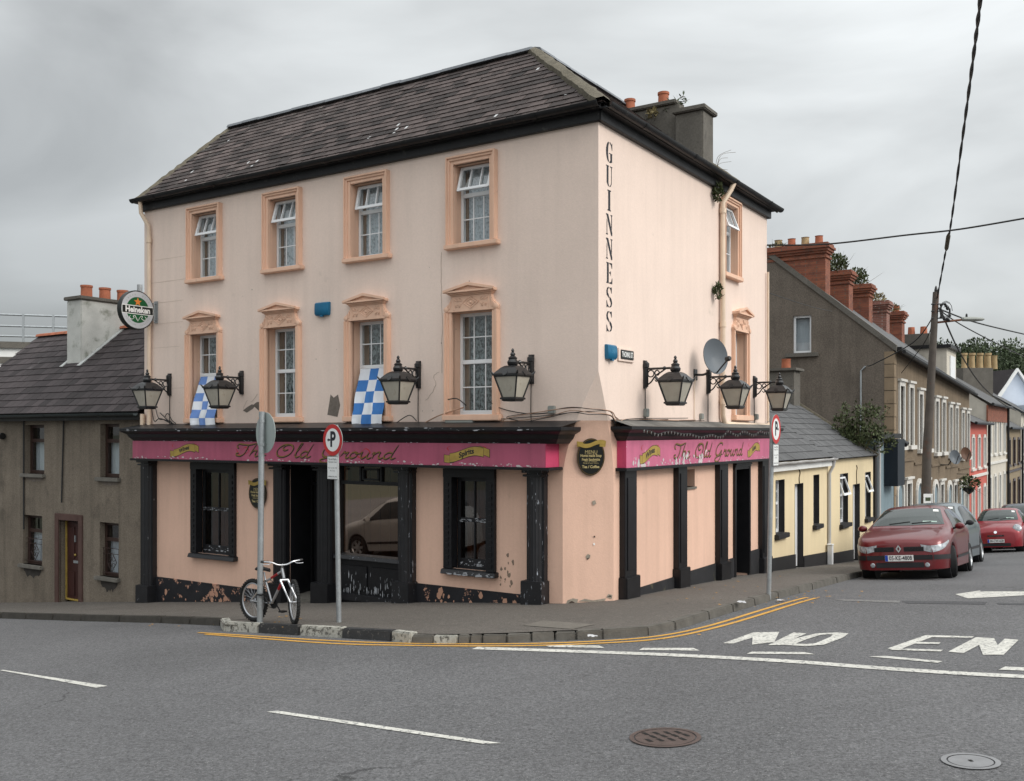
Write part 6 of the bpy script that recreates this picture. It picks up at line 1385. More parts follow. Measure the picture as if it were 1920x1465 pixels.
    capline(FC(a0, -2.7, ridge_z), FC(a1, -2.7, ridge_z), .14, MORTAR, 'ridge_tile', 8, R, up=-.03)
    if gut:
        gutter(FC, a0 + .05, a1 + .05, .20, eave_z + .0, .06, gut, t); MB().box(FC, a0 + .05, a1, 0, .13, eave_z - .2, eave_z - .02).build('eaves_board', WHITEP, t)
        MB().tube([FC(a1 - .05, .18, eave_z - .04), FC(a1 - .05, .15, eave_z - .2), FC(a1 - .05, .05, eave_z - .4), FC(a1 - .05, .05, gl_(a1))], .045, 8).build('downpipe', gut, t, smooth=True)
    for a in ((door[0] + door[1]) / 2,): MB().tube(crom([FC(a - .02, .01, eave_z - .22), FC(a + .05, .012, eave_z - .3), FC(a - .02, .012, eave_z - .42), FC(a, .01, door[3])], 4), .014, 5).build('cable', BARK, t)
    return t
PALEG = mat('pale_gutter', (.46, .45, .44), .5, var=.08)
cz = PC(1470, 868)[1]
cot1 = cottage(BE + .04, 12.9, [rectC(1454, 1471, 901, 1003), rectC(1525, 1536, 891, 985)], rectC(1490, 1506, 908, 1058), 'yellow cottage with white gutter touching the pub end', PALEG, 1.22, -.66)
cot2 = cottage(12.9, 18.0, [rectC(1575, 1590, 889, 984), rectC(1622, 1632.5, 886, 973)], rectC(1599, 1612, 909, 1040), 'yellow cottage with tilted open window lights', None, 1.16, -.72)
ch = MB().box(FC, 17.2, 17.9, -3.2, -2.2, .6, 1.95).build('chimney', CHIMR, cot2, bevel=.02); MB().box(FC, 17.1, 18.0, -3.3, -2.1, 1.95, 2.04).build('chimney_cap', CHIMR, ch, bevel=.015)
MB().lathe([(.15, 0), (.14, .3), (.15, .32), (.11, .32), (.11, .1)], FC(17.55, -2.55, 2.03), n=12, cap=False).build('chimney_pot', TERRA, ch, smooth=True)
MB().tube([FC(18.0, .14, -.7), FC(18.0, -2.7, 1.2)], .07, 6).build('verge_mortar', MORTAR, cot2)
q = FC(12.72, .12, ground(*FC(12.72, .1, 0).xy) + H_K); tag(MB().box(Fr(q, UR, NR), -.07, .07, -.07, .05, -.05, .50).box(Fr(q, UR, NR), -.085, .085, -.085, .065, .5, .53).build('white_drain_box', UPVC, loc=q, bevel=.008), 'low white plastic drain box at the foot of the yellow cottage wall', 'drain box')
# narrow blue front
LBLUE = mat('pale_blue_render', (.19, .25, .28), .8, var=.12, scale=1.5, streak=.15, peel=((.03, .03, .03), 4, .70, .72))
t = thing('blue_shopfront', FC(19.4, 0, ground(*FC(19.4, 0, 0).xy)), 'narrow pale blue shed front with a dark sign box next to the cottages', 'shopfront')
MB().box(FC, 18.06, 20.95, -3, .0, -7, -.18).build('wall', LBLUE, t); MB().box(FC, 18.04, 20.98, -3, .25, -.18, -.02).build('roof_edge', GUT, t)
MB().box(FC, 19.5, 20.6, .0, .42, -1.7, -.2).build('sign_box', mat('dark_navy_panel', (.012, .018, .026), .5, var=.1), t, bevel=.01); MB().box(FC, 18.05, 18.35, .0, .06, -7, -.3).build('black_pier', COTB, t)
MB().tube([FC(18.5, .08, -.3), FC(18.5, .08, ground(*FC(18.5, 0, 0).xy))], .05, 8).build('downpipe', PALEG, t)
MB().lathe([(.03, 0), (.09, .08), (.10, .24), (.09, .25)], FC(20.9, .25, -.25), (NR * .8 + V((0, 0, -.6))), 12).build('flood_lamp', IRON, t)

# ------------------------------------------------------------------ brown terrace with brick chimneys
BROWNR = mat('brown_roughcast', (0.165, 0.125, 0.085), .95, var=.15, scale=1.2, fine=.2, fscale=30, bump=.6, bscale=40, streak=.2)
GABLE = mat('grey_brown_gable', (0.142, 0.119, 0.098), .95, var=.16, scale=1.2, fine=.3, fscale=26, bump=.7, bscale=40, streak=.2, peel=((.3, .29, .27), 6, .80, .82))
BRICK = brick_mat('red_chimney_brick', (.26, .085, .045), (.17, .052, .032), (.14, .095, .07)); BRICK2 = brick_mat('weathered_chimney_brick', (.20, .085, .06), (.26, .10, .075), (.34, .30, .27))
WTRIM = mat('terrace_white_trim', (.58, .56, .52), .7, var=.08, scale=2)
def leaf_tuft(mb, c, r, n, size, up=0.5, seed=0, long=1.0):
    rnd = random.Random(seed)
    for _ in range(n):
        u = V((rnd.gauss(0, 1), rnd.gauss(0, 1), rnd.gauss(0, 1))).normalized() * rnd.random() ** .4
        p = c + V((u.x * r[0], u.y * r[1], u.z * r[2])); s = size * rnd.uniform(.5, 1.3)
        d = (V((u.x, u.y, u.z + up)) + V((rnd.gauss(0, .5), rnd.gauss(0, .5), rnd.gauss(0, .5)))).normalized(); e = d.cross(V((rnd.gauss(0, 1), rnd.gauss(0, 1), rnd.gauss(0, 1)))).normalized()
        mb.face([p, p + d * s * .5 * long + e * s * .28, p + d * s * long, p + d * s * .5 * long - e * s * .28])
def weed(name, base, r, n, size, label, m=LEAF, stems=6, sh=.8, seed=1, cat='plant'):
    rnd = random.Random(seed); t = thing(name, base, label, cat)
    st = MB()
    for k in range(stems):
        q = base + V((rnd.uniform(-r[0], r[0]) * .5, rnd.uniform(-r[1], r[1]) * .5, -.05)); e = q + V((rnd.gauss(0, r[0] * .6), rnd.gauss(0, r[1] * .6), sh * rnd.uniform(.6, 1.1))); st.tube([q, (q + e) / 2 + V((rnd.gauss(0, .04), rnd.gauss(0, .04), .02)), e], [.008, .006, .002], 4)
    st.build('stems', BARK, t)
    mb = MB(); leaf_tuft(mb, base + V((0, 0, r[2] * .7)), r, n, size, seed=seed); tag(mb.build('leaves', m, t), kind='stuff')
    return t
HWD = 3.4; T0 = 20.98
ev = lambda a: 2.84 - .05 * (a - 21)
houses = []
ords = ('first brown terraced house with the bare gable end beside the cottages', 'brown terraced house next after the gable end house, partly behind the wooden pole', 'brown terraced house with two satellite dishes, middle of the brown row', 'brown terraced house carrying the hanging basket', 'last brown terraced house next to the salmon pink house')
for i in range(5):
    a0, a1 = T0 + i * HWD, T0 + (i + 1) * HWD; am = (a0 + a1) / 2; gz = ground(*FC(am, 0, 0).xy)
    t = thing('terraced_house', FC(am, 0, gz), ords[i], 'house', 'brown terraced houses'); houses.append(t)
    zt = ev(am); zu1 = zt - 1.15; zu0 = zu1 - 2.05; zl1 = zu0 - 1.35; ups = [(a0 + .85, a0 + 1.5, zu0, zu1), (a0 + 2.45, a0 + 3.1, zu0, zu1)]
    arch = (a0 + .45, a0 + 1.35, -9, zl1 - .3); win = (a0 + 2.0, a0 + 2.75, gz + .75, zl1)
    mb = MB(); wall_holes(mb, FC, a0, a1, -10, ev(a1), ups + [arch, win], .22); mb.face([FC(a0, 0, ev(a1)), FC(a1, 0, ev(a1)), FC(a0, 0, ev(a0))])
    mb.build('wall', BROWNR, t)
    for k, (p, q, z0, z1) in enumerate(ups + [win]):
        f = MB()
        for s in ((p - .14, p, z0, z1 + .16), (q, q + .14, z0, z1 + .16), (p, q, z1, z1 + .16)): f.box(FC, s[0], s[1], -.2, .06, s[2], s[3])
        f.box(FC, p - .22, q + .22, -.02, .12, z1 + .16, z1 + .24); f.box(FC, p - .2, q + .2, -.2, .14, z0 - .14, z0)
        w = f.build('window', WTRIM, t); MB().face([FC(p, -.14, z0), FC(q, -.14, z0), FC(q, -.14, z1), FC(p, -.14, z1)]).build('pane', GLASS, w)
        s = MB().box(FC, p, p + .06, -.18, -.12, z0, z1).box(FC, q - .06, q, -.18, -.12, z0, z1).box(FC, p + .06, q - .06, -.18, -.12, (z0 + z1) / 2 - .04, (z0 + z1) / 2 + .04); s.build('sash', UPVC, w); MB().box(FC, p - .1, q + .1, -.4, -.35, z0 - .1, z1 + .1).build('curtain', NET if k != 1 else ROOM, w)
    p, q, _, z1 = arch; c = (p + q) / 2; r = (q - p) / 2; f = MB(); ptsi = [(p, gz)] + [(c - r * math.cos(x), z1 + r * math.sin(x) * .9 - .0) for x in [math.pi * k / 10 for k in range(11)]] + [(q, gz)]; ptso = [(p - .13, gz)] + [(c - (r + .13) * math.cos(x), z1 + (r + .13) * math.sin(x)) for x in [math.pi * k / 10 for k in range(11)]] + [(q + .13, gz)]
    f.grid([[FC(a, .07, z) for a, z in ptsi], [FC(a, .07, z) for a, z in ptso]]); f.grid([[FC(a, .07, z) for a, z in ptso], [FC(a, -.01, z) for a, z in ptso]]); f.grid([[FC(a, .07, z) for a, z in ptsi], [FC(a, -.2, z) for a, z in ptsi]])
    A = f.build('arched_doorway', WTRIM, t); MB().face([FC(a, .004, z) for a, z in ptsi]).build('fanlight', LBLUE, A); MB().box(FC, p, q, -.3, -.18, gz, z1).build('door', [LBLUE, WTRIM, LBLUE, BRWN, WTRIM][i], A)
    zm = zu0 - .55; MB().box(FC, a0, a1, -.02, .05, zm, zm + .09).build('string_course', BROWNR, t)
    z_r = lambda a, d: ev(a) + .1 + d * .83
    R = MB().face([FC(a0, .25, z_r(a0, -.25)), FC(a1, .25, z_r(a1, -.25)), FC(a1, -4.5, z_r(a1, 4.5)), FC(a0, -4.5, z_r(a0, 4.5))]).face([FC(a0, -4.5, z_r(a0, 4.5)), FC(a1, -4.5, z_r(a1, 4.5)), FC(a1, -9, z_r(a1, 0)), FC(a0, -9, z_r(a0, 0))]); roofm = R.build('roof', SLATE3, t)
    MB().tube([FC(a0, .32, z_r(a0, -.3)), FC(a1, .32, z_r(a1, -.3))], .07, 8).build('gutter', GUT, t, smooth=True); MB().prism([FC(a0, 0, ev(a0) - .1), FC(a0, .25, ev(a0) - .1), FC(a1, .25, ev(a1) - .1), FC(a1, 0, ev(a1) - .1)], [FC(a0, 0, ev(a0) + .02), FC(a0, .25, ev(a0) + .02), FC(a1, .25, ev(a1) + .02), FC(a1, 0, ev(a1) + .02)]).build('eaves_board', GUT, t)
    # chimney on the party wall
    zc = [6.60, 6.10, 6.0, 5.70, 5.58][i]; ca = T0 + .02 + i * 3.2; m = BRICK2 if i == 3 else BRICK; cz0 = z_r(ca, 2.2) - .5
    C = MB().box(FC, ca, ca + .62, -4.25, -2.25, cz0, zc - .52).build('chimney', m, t)
    for k, (e, h0, h1) in enumerate(((.05, .52, .44), (.0, .44, .36), (.06, .36, .28), (.11, .28, .19), (.16, .19, .10), (.11, .10, 0))): MB().box(FC, ca - e, ca + .62 + e, -4.25 - e, -2.25 + e, zc - h0, zc - h1).build('brick_course', m, C, bevel=.006)
    if i in (0, 4):
        for k in range(4): MB().lathe([(.15, 0), (.14, .05), (.13, .28), (.15, .30), (.11, .30), (.11, .1)], FC(ca + .3, -2.55 - k * .48, zc), n=12, cap=False).build('chimney_pot', [TERRA, mat('buff_pot', (.36, .26, .14), .8, var=.2)][k % 2], C, smooth=True)
    cc = FC(ca + .3, -2.85, zc)
    if i: weed('chimney_weeds', cc, (.45, .62, .40 if i < 3 else .22), 700 if i < 3 else 260, .13, ['', 'bushy weeds growing on the second brick chimney from the gable', 'bushy weeds growing on the third brick chimney from the gable', 'low weeds on the whitish brick chimney', 'low weeds on the last brick chimney of the row'][i], LEAF if i < 3 else DRYG, stems=14, sh=.9 if i < 3 else .4, seed=20 + i)
    else: weed('chimney_weeds', FC(ca + .3, -4.0, zc), (.3, .45, .1), 120, .10, 'thin weeds on the brick chimney at the gable end', LEAF, stems=4, sh=.35, seed=33)
# gable end wall
FG = Fr(FC(T0 - .01, 0, 0), -NR, -UR); t = houses[0]
gp = lambda px, py: (lambda q: ((q - FG.o).dot(-NR), q.z))(hit(px, py, FG.o, UR))
w0, w1 = gp(1487, 593), gp(1521, 593); wz0, wz1 = gp(1487, 663)[1], gp(1487, 593)[1]; w0, w1 = min(w0[0], w1[0]), max(w0[0], w1[0]); print('GABLE win', w0, w1, wz0, wz1)
mb = MB(); rt = lambda d: ev(T0) + .06 + d * .83
A = [0, w0, w1, 4.5]
mb.face([FG(0, 0, -10), FG(w0, 0, -10), FG(w0, 0, rt(w0)), FG(0, 0, rt(0))]); mb.face([FG(w1, 0, -10), FG(4.5, 0, -10), FG(4.5, 0, rt(4.5)), FG(w1, 0, rt(w1))]); mb.face([FG(w0, 0, -10), FG(w1, 0, -10), FG(w1, 0, wz0), FG(w0, 0, wz0)]); mb.face([FG(w0, 0, wz1), FG(w1, 0, wz1), FG(w1, 0, rt(w1)), FG(w0, 0, rt(w0))])
mb.face([FG(4.5, 0, -10), FG(9, 0, -10), FG(9, 0, rt(0)), FG(4.5, 0, rt(4.5))])
for p, q in (((w0, wz0), (w1, wz0)), ((w1, wz0), (w1, wz1)), ((w1, wz1), (w0, wz1)), ((w0, wz1), (w0, wz0))): mb.face([FG(p[0], 0, p[1]), FG(q[0], 0, q[1]), FG(q[0], -.2, q[1]), FG(p[0], -.2, p[1])])
mb.build('gable_wall', GABLE, t)
MB().prism([FG(-.1, -.1, rt(-.1) - .12), FG(4.5, -.1, rt(4.5) - .12), FG(4.5, .06, rt(4.5) - .12), FG(-.1, .06, rt(-.1) - .12)], [FG(-.1, -.1, rt(-.1) + .10), FG(4.5, -.1, rt(4.5) + .10), FG(4.5, .06, rt(4.5) + .10), FG(-.1, .06, rt(-.1) + .10)]).build('gable_coping', CHIMR, t)
f = MB()
for s in ((w0, w0 + .07, wz0, wz1), (w1 - .07, w1, wz0, wz1), (w0 + .07, w1 - .07, wz0, wz0 + .08), (w0 + .07, w1 - .07, wz1 - .07, wz1)): f.box(FG, s[0], s[1], -.16, -.08, s[2], s[3])
w = f.build('gable_window', UPVC, t); MB().face([FG(w0, -.12, wz0), FG(w1, -.12, wz0), FG(w1, -.12, wz1), FG(w0, -.12, wz1)]).build('pane', GLASS, w); MB().box(FG, w0 - .1, w1 + .1, -.3, -.26, wz0 - .1, wz1 + .1).build('blind', NET, w); MB().box(FG, w0 - .25, w1 + .25, -.1, .12, wz0 - .14, wz0).build('window_sill', CHIMR, w, bevel=.01)
for k in range(16): MB().box(FC, T0 - .03, T0 + (.34 if k % 2 else .22), -.3, .025, -4.3 + k * .44, -4.3 + k * .44 + .42).build('quoin', mat('tan_quoin', (.24, .18, .12), .9, var=.15), t, bevel=.01)
# dishes and hanging basket on the terrace
for px, py, lab, m in ((1761, 858, 'grey satellite dish on the brown terrace beside the wooden pole', DISH), (1783, 852, 'brown satellite dish on the brown terrace', mat('brown_dish', (.10, .05, .03), .6, var=.1))):
    a, z = PC(px, py); c = FC(a, .55, z); t = thing('satellite_dish', FC(a, 0, z), lab, 'satellite dish'); MB().tube([FC(a, 0, z - .3), FC(a, .35, z - .3), FC(a, .5, z)], .025, 6).build('mast', IRON, t)
    nd = (-UR * .75 + NR * .6 + V((0, 0, .25))).normalized(); e1 = nd.cross(V((0, 0, 1))).normalized(); e2 = e1.cross(nd)
    MB().grid([[c + nd * .1 * s * s + (e1 * math.cos(q) * .24 + e2 * math.sin(q) * .30) * s for q in [2 * math.pi * k / 24 for k in range(24)]] for s in (.001, .5, 1)], close=True).build('reflector', m, t, smooth=True); MB().tube([c - e2 * .28 + nd * .08, c + nd * .36], .015, 5).build('feed_arm', IRON, t)
a, z = PC(1794, 914); c = FC(a, .5, z); hb_ = weed('hanging_basket', c, (.42, .42, .3), 330, .14, 'hanging flower basket on the brown terrace front', LEAF, stems=6, sh=-.4, seed=41, cat='hanging basket'); MB().tube([FC(a, 0, z + .6), FC(a, .5, z + .6), c], .015, 5).build('hook', IRON, hb_); MB().lathe([(.02, -.3), (.2, -.15), (.26, .02)], c, n=12).build('basket', IRON, hb_)
# ------------------------------------------------------------------ houses further down the street
def far_house(a0, a1, e0, ridge, depth, m, label, bands, trim, roofm=SLATE3, cols=3):
    gz = ground(*FC((a0 + a1) / 2, 0, 0).xy); t = thing('street_house', FC((a0 + a1) / 2, 0, gz), label, 'house'); hs = []
    n = cols; w = (a1 - a0) / n
    for k in range(n):
        c = a0 + (k + .5) * w
        for (f0, f1) in bands: hs.append((c - w * .2, c + w * .2, gz + (e0 - gz) * f0, gz + (e0 - gz) * f1))
    mb = MB(); wall_holes(mb, FC, a0, a1, -12, e0, hs, .18)
    for a in (a0 + .01, a1 - .01): mb.face([FC(a, 0, -12), FC(a, -depth * 2, -12), FC(a, -depth * 2, e0), FC(a, -depth, ridge), FC(a, 0, e0)])
    mb.build('wall', m, t)
    for (p, q, z0, z1) in hs:
        f = MB()
        for s in ((p - .12, p + .05, z0, z1), (q - .05, q + .12, z0, z1), (p + .05, q - .05, z1 - .05, z1 + .12), (p + .05, q - .05, z0, z0 + .06)): f.box(FC, s[0], s[1], -.15, .05, s[2], s[3])
        W_ = f.build('window', trim, t); MB().face([FC(p, -.12, z0), FC(q, -.12, z0), FC(q, -.12, z1), FC(p, -.12, z1)]).build('pane', GLASS, W_); MB().box(FC, p - .1, q + .1, -.35, -.3, z0 - .1, z1 + .1).build('curtain', NET, W_); MB().box(FC, p - .2, q + .2, -.15, .1, z0 - .1, z0).build('window_sill', trim, W_)
    MB().face([FC(a0 - .1, .25, e0), FC(a1 + .1, .25, e0), FC(a1 + .1, -depth, ridge), FC(a0 - .1, -depth, ridge)]).face([FC(a0 - .1, -depth, ridge), FC(a1 + .1, -depth, ridge), FC(a1 + .1, -2 * depth - .2, e0), FC(a0 - .1, -2 * depth - .2, e0)]).build('roof', roofm, t)
    MB().tube([FC(a0 - .1, .3, e0), FC(a1 + .1, .3, e0)], .08, 6).build('gutter', GUT, t); MB().tube([FC(a1, .12, e0), FC(a1, .12, gz)], .07, 6).build('downpipe', GUT, t)
    zb = gz + (e0 - gz) * .52; MB().box(FC, a0, a1, 0, .08, zb, zb + .14).build('string_course', trim, t)
    return t
T1 = T0 + 5 * HWD
PINKH = mat('salmon_pink_render', (.46, .11, .085), .8, var=.06); CREAMH = mat('cream_stucco', (.52, .48, .41), .85, var=.08, streak=.15); TANH = mat('tan_stucco', (.24, .19, .125), .9, var=.1, streak=.15)
BND = ((.10, .42), (.60, .88))
far_house(T1 + .05, 44.3, .48, 2.1, 3.0, PINKH, 'salmon pink two storey house after the brown terrace', BND, WTRIM)
ct = far_house(44.35, 53.2, 1.55, 4.6, 4.5, CREAMH, 'tall cream stucco house with a band of red brick under the eaves', BND, WTRIM, cols=4)
MB().box(FC, 44.3, 53.2, -.02, .06, .62, 1.5).build('brick_frieze', BRICK, ct)
far_house(53.3, 61.8, .30, 2.4, 3.4, TANH, 'tan brown house beyond the cream one, downhill', BND, BRFR)
far_house(62.0, 72, 1.4, 3.8, 3.6, CREAMH, 'pale house at the bottom of the side street', BND, WTRIM)
# pale rendered roof block with flat dark top behind the terrace
def px_box(px0, px1, yt, yb, Y, dep): p, q = ray(px0, yt) * Y, ray(px1, yb) * Y; return p, q
t = thing('roof_dormer_block', FC(38.2, -1.5, 1.5), 'cream rendered flat topped roof block rising over the end of the brown terrace', 'dormer')
A0, A1 = 35.6, 38.3
p = hit(1781, 655, FC(36.5, 0, 0), UR); zt = p.z; dB = (p - FC(0, 0, 0)).dot(NR); print('DORMER', dB, zt)
dB = max(min(dB, -.6), -2.5)
MB().box(FC, A0, A1, dB - 2.9, dB, .5, zt).build('wall', CREAMH, t); MB().box(FC, A0 - .15, A1 + .15, dB - 3.1, dB + .2, zt, zt + .16).build('flat_roof', GUT, t)
MB().box(FC, A0 + .8, A1 - .5, dB, dB + .05, zt - 1.7, zt - .3).build('window', UPVC, t)
Cx = MB().box(FC, A0 + .3, A0 + 1.0, dB - 2.6, dB - .8, zt + .16, zt + .75).build('chimney', CHIMR, t)
for k in range(3): MB().lathe([(.17, 0), (.15, .35), (.12, .35)], FC(A0 + .6, dB - 1.1 - k * .55, zt + .75), n=10).build('chimney_pot', TERRA, Cx)
MB().box(FC, A1 + .3, A1 + .9, dB - 1.3, dB - .6, .5, zt + .35).build('brick_chimney', BRICK, t)
# big grey stack with buff pots and the white gable house
BUFF = mat('buff_pot', (.36, .26, .14), .8, var=.2); Y = 62
p0, p1 = ray(1806, 690) * Y, ray(1862, 690) * Y; t = thing('large_chimney_stack', V((p0.x, Y, -3)), 'broad grey chimney stack with eight buff pots beyond the roofs', 'chimney')
MB().box(W, p0.x, p1.x, Y, Y + 2.4, -6, p0.z).build('stack', CHIMR, t)
for k in range(4): MB().lathe([(.19, 0), (.17, .15), (.15, .8), (.20, .85), (.20, .98), (.13, .98)], V((p0.x + .25 + k * .52 * (1 if k else 1), Y + .4, p0.z)), n=12).build('chimney_pot', BUFF, t, smooth=True)
for k in range(4): MB().lathe([(.2, 0), (.17, .8), (.2, .9), (.14, .9)], V((p0.x + 1.5 + k * .5, Y + 2.0, p0.z + .05)), n=12).build('chimney_pot', BUFF, t, smooth=True)
Y = 72; PBL = mat('pale_blue_white_render', (.55, .60, .68), .8, var=.04); gxy = lambda px, py, YY=Y: ray(px, py) * YY
t = thing('white_gable_house', gxy(1905, 800), 'pale blue white gabled house with dark slate roof and white barge boards', 'house')
ap, l, r = gxy(1905, 697), gxy(1864, 757), gxy(1946, 757)
MB().prism([V((l.x, Y, -8)), V((r.x, Y, -8)), r, ap, l], [p + V((-1.5, 9, 0)) for p in (V((l.x, Y, -8)), V((r.x, Y, -8)), r, ap, l)]).build('wall', PBL, t)
MB().prism([l + V((-.3, -.3, 0)), ap + V((0, -.3, .25)), ap + V((0, -.3, .02)), l + V((-.1, -.3, -.25))], [q + V((0, .25, 0)) for q in (l + V((-.3, -.3, 0)), ap + V((0, -.3, .25)), ap + V((0, -.3, .02)), l + V((-.1, -.3, -.25)))]).build('barge_board', WHITEP, t); MB().prism([r + V((.3, -.3, 0)), ap + V((0, -.3, .25)), ap + V((0, -.3, .02)), r + V((.1, -.3, -.25))], [q + V((0, .25, 0)) for q in (r + V((.3, -.3, 0)), ap + V((0, -.3, .25)), ap + V((0, -.3, .02)), r + V((.1, -.3, -.25)))]).build('barge_board', WHITEP, t)
MB().face([l + V((-.3, -.2, .06)), ap + V((0, -.2, .2)), ap + V((-1.5, 9, .2)), l + V((-1.8, 9, .06))]).face([r + V((.3, -.2, .06)), ap + V((0, -.2, .2)), ap + V((-1.5, 9, .2)), r + V((-1.2, 9, .06))]).build('roof', SLATE2, t)
MB().box(W, gxy(1880, 0).x, r.x + 3, Y - 4, Y - .5, -8, gxy(1880, 762).z).build('front_extension', PBL, t)
# ------------------------------------------------------------------ wooded hill
HILL = mat('hill_ground', (.04, .05, .025), .95, var=.3, scale=.05)
def hz(x, y): return -9 + 30 * math.exp(-((x - 175) / 95) ** 2 - ((y - 330) / 110) ** 2)
hx = [40 + k * 12 for k in range(26)]; hy = [190 + k * 14 for k in range(22)]
tag(MB().grid([[V((x, y, hz(x, y))) for x in hx] for y in hy]).build('hill', HILL, smooth=True), 'low wooded hill beyond the town', 'hill', kind='structure')
random.seed(5); wood = MB()
for (px, py, Y) in [(1695 + k * 12 + random.uniform(-4, 4), random.choice((648, 655, 664)), 265 + random.uniform(-20, 20)) for k in range(9)] + [(1808, 642, 250), (1828, 655, 255), (1845, 668, 240), (1862, 652, 250), (1880, 645, 255), (1900, 650, 250), (1918, 660, 250), (1850, 690, 225), (1875, 680, 225), (1900, 690, 225), (1925, 680, 230), (1815, 680, 225), (1790, 665, 260), (1945, 655, 255), (1970, 660, 260)] + [(1780 + k * 14, 715 + (k % 3) * 8, 205) for k in range(16)] + [(1700 + k * 20, 690 + (k % 2) * 14, 230) for k in range(6)]:
    c = ray(px, py) * Y; r = random.uniform(5.0, 7.0); c.z -= r * .55; rnd = random.Random(int(px * 7 + py))
    for _ in range(5):
        cc = c + V((rnd.gauss(0, r * .5), rnd.gauss(0, r * .5), rnd.gauss(0, r * .28))); leaf_tuft(wood, cc, (r * .55, r * .55, r * .45), 210, .85, seed=rnd.randint(0, 9999))
tag(wood.build('woodland', LEAFD), 'dark green wood on the far hill', 'woodland', kind='stuff')
for px, py, Y, r, n, lab in ((1603, 812, 29.5, (.95, .9, .85), 2600, 'overgrown green bush behind the cottage roof beside the gable'),):
    c = ray(px, py) * Y; t = thing('bush', V((c.x, c.y, c.z - .8)), lab, 'bush'); mb = MB(); rnd = random.Random(4); st = MB()
    for k in range(16):
        cc = c + V((rnd.gauss(0, .42), rnd.gauss(0, .4), rnd.gauss(0, .36))); leaf_tuft(mb, cc, (.34, .34, .30), 170, .11, seed=k); st.tube([c - V((0, 0, 1.2)), cc, cc + V((rnd.gauss(0, .2), 0, .45))], [.02, .01, .003], 5)
    for k in range(14):
        cc = c + V((rnd.gauss(-.2, .5), rnd.gauss(0, .3), .45 + rnd.random() * .35)); leaf_tuft(mb, cc, (.06, .06, .26), 22, .09, seed=90 + k)
    tag(mb.build('leaves', LEAF, t), kind='stuff'); st.build('branches', BARK, t)
# weeds on the pub
FRw = lambda px, py, b: FRR(aR(px, b), b, PR(px, py, b)[1])
weed('pipe_weed', FRw(1346, 372, .10), (.08, .08, .16), 220, .075, 'green weed sprouting at the head of the side downpipe', stems=3, sh=.15, seed=61)
weed('pipe_weed', FRw(1346, 556, .10), (.07, .07, .14), 160, .07, 'green weed sprouting half way down the side downpipe', stems=3, sh=.12, seed=62)
cc = FRR(ca if False else c1[0] + .25, c1[1] - .9, zt_ + .12)
t = thing('chimney_shrub', cc, 'arching leafy stem growing from the pub chimney', 'plant'); mb = MB(); st = MB(); rnd = random.Random(8)
for k in range(5):
    e = cc + UR * rnd.uniform(.05, .35) + NR * rnd.uniform(-.1, .35) + V((0, 0, rnd.uniform(.18, .42))); pth = crom([cc, cc.lerp(e, .5) + V((0, 0, .07)), e], 6); st.tube(pth, .006, 4)
    for q in pth[2:]:
        for s in (-1, 1):
            d = (V((rnd.gauss(0, .3), rnd.gauss(0, .3), rnd.gauss(.2, .3))) + (UR + NR * .4) * s).normalized(); n_ = d.cross(V((rnd.gauss(0, 1), rnd.gauss(0, 1), 1))).normalized(); mb.face([q, q + d * .06 + n_ * .018, q + d * .13, q + d * .06 - n_ * .018])
mb.build('leaves', LEAFD, t); st.build('stems', BARK, t); 
weed('chimney_weeds', FRR(c1[0] + .15, c1[1] - 1.2, zt_ + .1), (.12, .35, .07), 130, .08, 'yellowish weeds on top of the pub chimney', DRYG, stems=3, sh=.1, seed=63)
q = FRR(c0[0] + .1, c0[1] - .05, c0[2] - .1); t = thing('dry_twigs', q, 'bare twigs arching from the base of the pub chimney', 'plant'); st = MB()
for k, (da, dz) in enumerate(((.7, .55), (.55, .25), (.9, .7), (.5, .4), (.35, .6))): st.tube(crom([q, q + UR * da * .3 + V((0, 0, dz * .7)), q + UR * da + NR * .05 * k + V((0, 0, dz))], 5), .004, 4)
st.build('twigs', BARK, t)
# ------------------------------------------------------------------ wooden pole, street lamp, overhead wires
WOODP = mat('weathered_pole', (.085, .072, .062), .85, var=.25, scale=4, stain=((.12, .05, .028), 1.2, .56, .68), bump=.3, bscale=30)
pb = FC(16.5, 1.85, 0); pg = ground(pb.x, pb.y) + H_K; ptop = ray(1755, 548) * pb.y
t = thing('utility_pole', V((pb.x, pb.y, pg)), 'weathered wooden utility pole with wires and a street lamp arm', 'utility pole')
MB().tube([V((pb.x - .12, pb.y, pg - .3)), V((pb.x - .05, pb.y, -.6)), V((ptop.x, ptop.y, ptop.z))], [.15, .125, .085], 14).build('pole', WOODP, t, smooth=True)
MB().lathe([(.045, 0), (.05, .06), (.03, .14), (.01, .18)], ptop, n=8).build('top_insulator', IRON, t)
hw_ = MB()
for z in (-.35, -.55, -.75): hw_.tube([ptop + V((-.16, -.05, z)), ptop + V((.22, -.1, z))], .02, 6)
for k in range(14): q = ptop + V((random.uniform(.05, .42), -.1, random.uniform(-.85, -.35))); hw_.lathe([(.02, -.04), (.045, 0), (.02, .04)], q, (random.random(), .2, random.random()), 6)
for k in range(6): hw_.tube([ptop + V((.05 + .36 * math.cos(q) * (1 - k * .1) * .5 + .18, -.12, -.55 + .28 * math.sin(q) * (1 - k * .1))) for q in [x * math.pi / 6 + k for x in range(8)]], .009, 5)
hw_.build('insulators_and_loops', IRON, t)
la = ptop + V((.05, 0, -.86)); lt = la + V((.62, -.1, .06)); MB().tube([la, lt], .03, 8).build('lamp_arm', mat('rusty_arm', (.16, .07, .04), .8, var=.2), t)
rows = [[lt + V((x, w * math.cos(q), .02 + h * math.sin(q))) for q in [2 * math.pi * k / 12 for k in range(12)]] for x, w, h in ((0, .03, .03), (.04, .08, .06), (.35, .10, .07), (.60, .06, .045), (.66, .01, .01))]
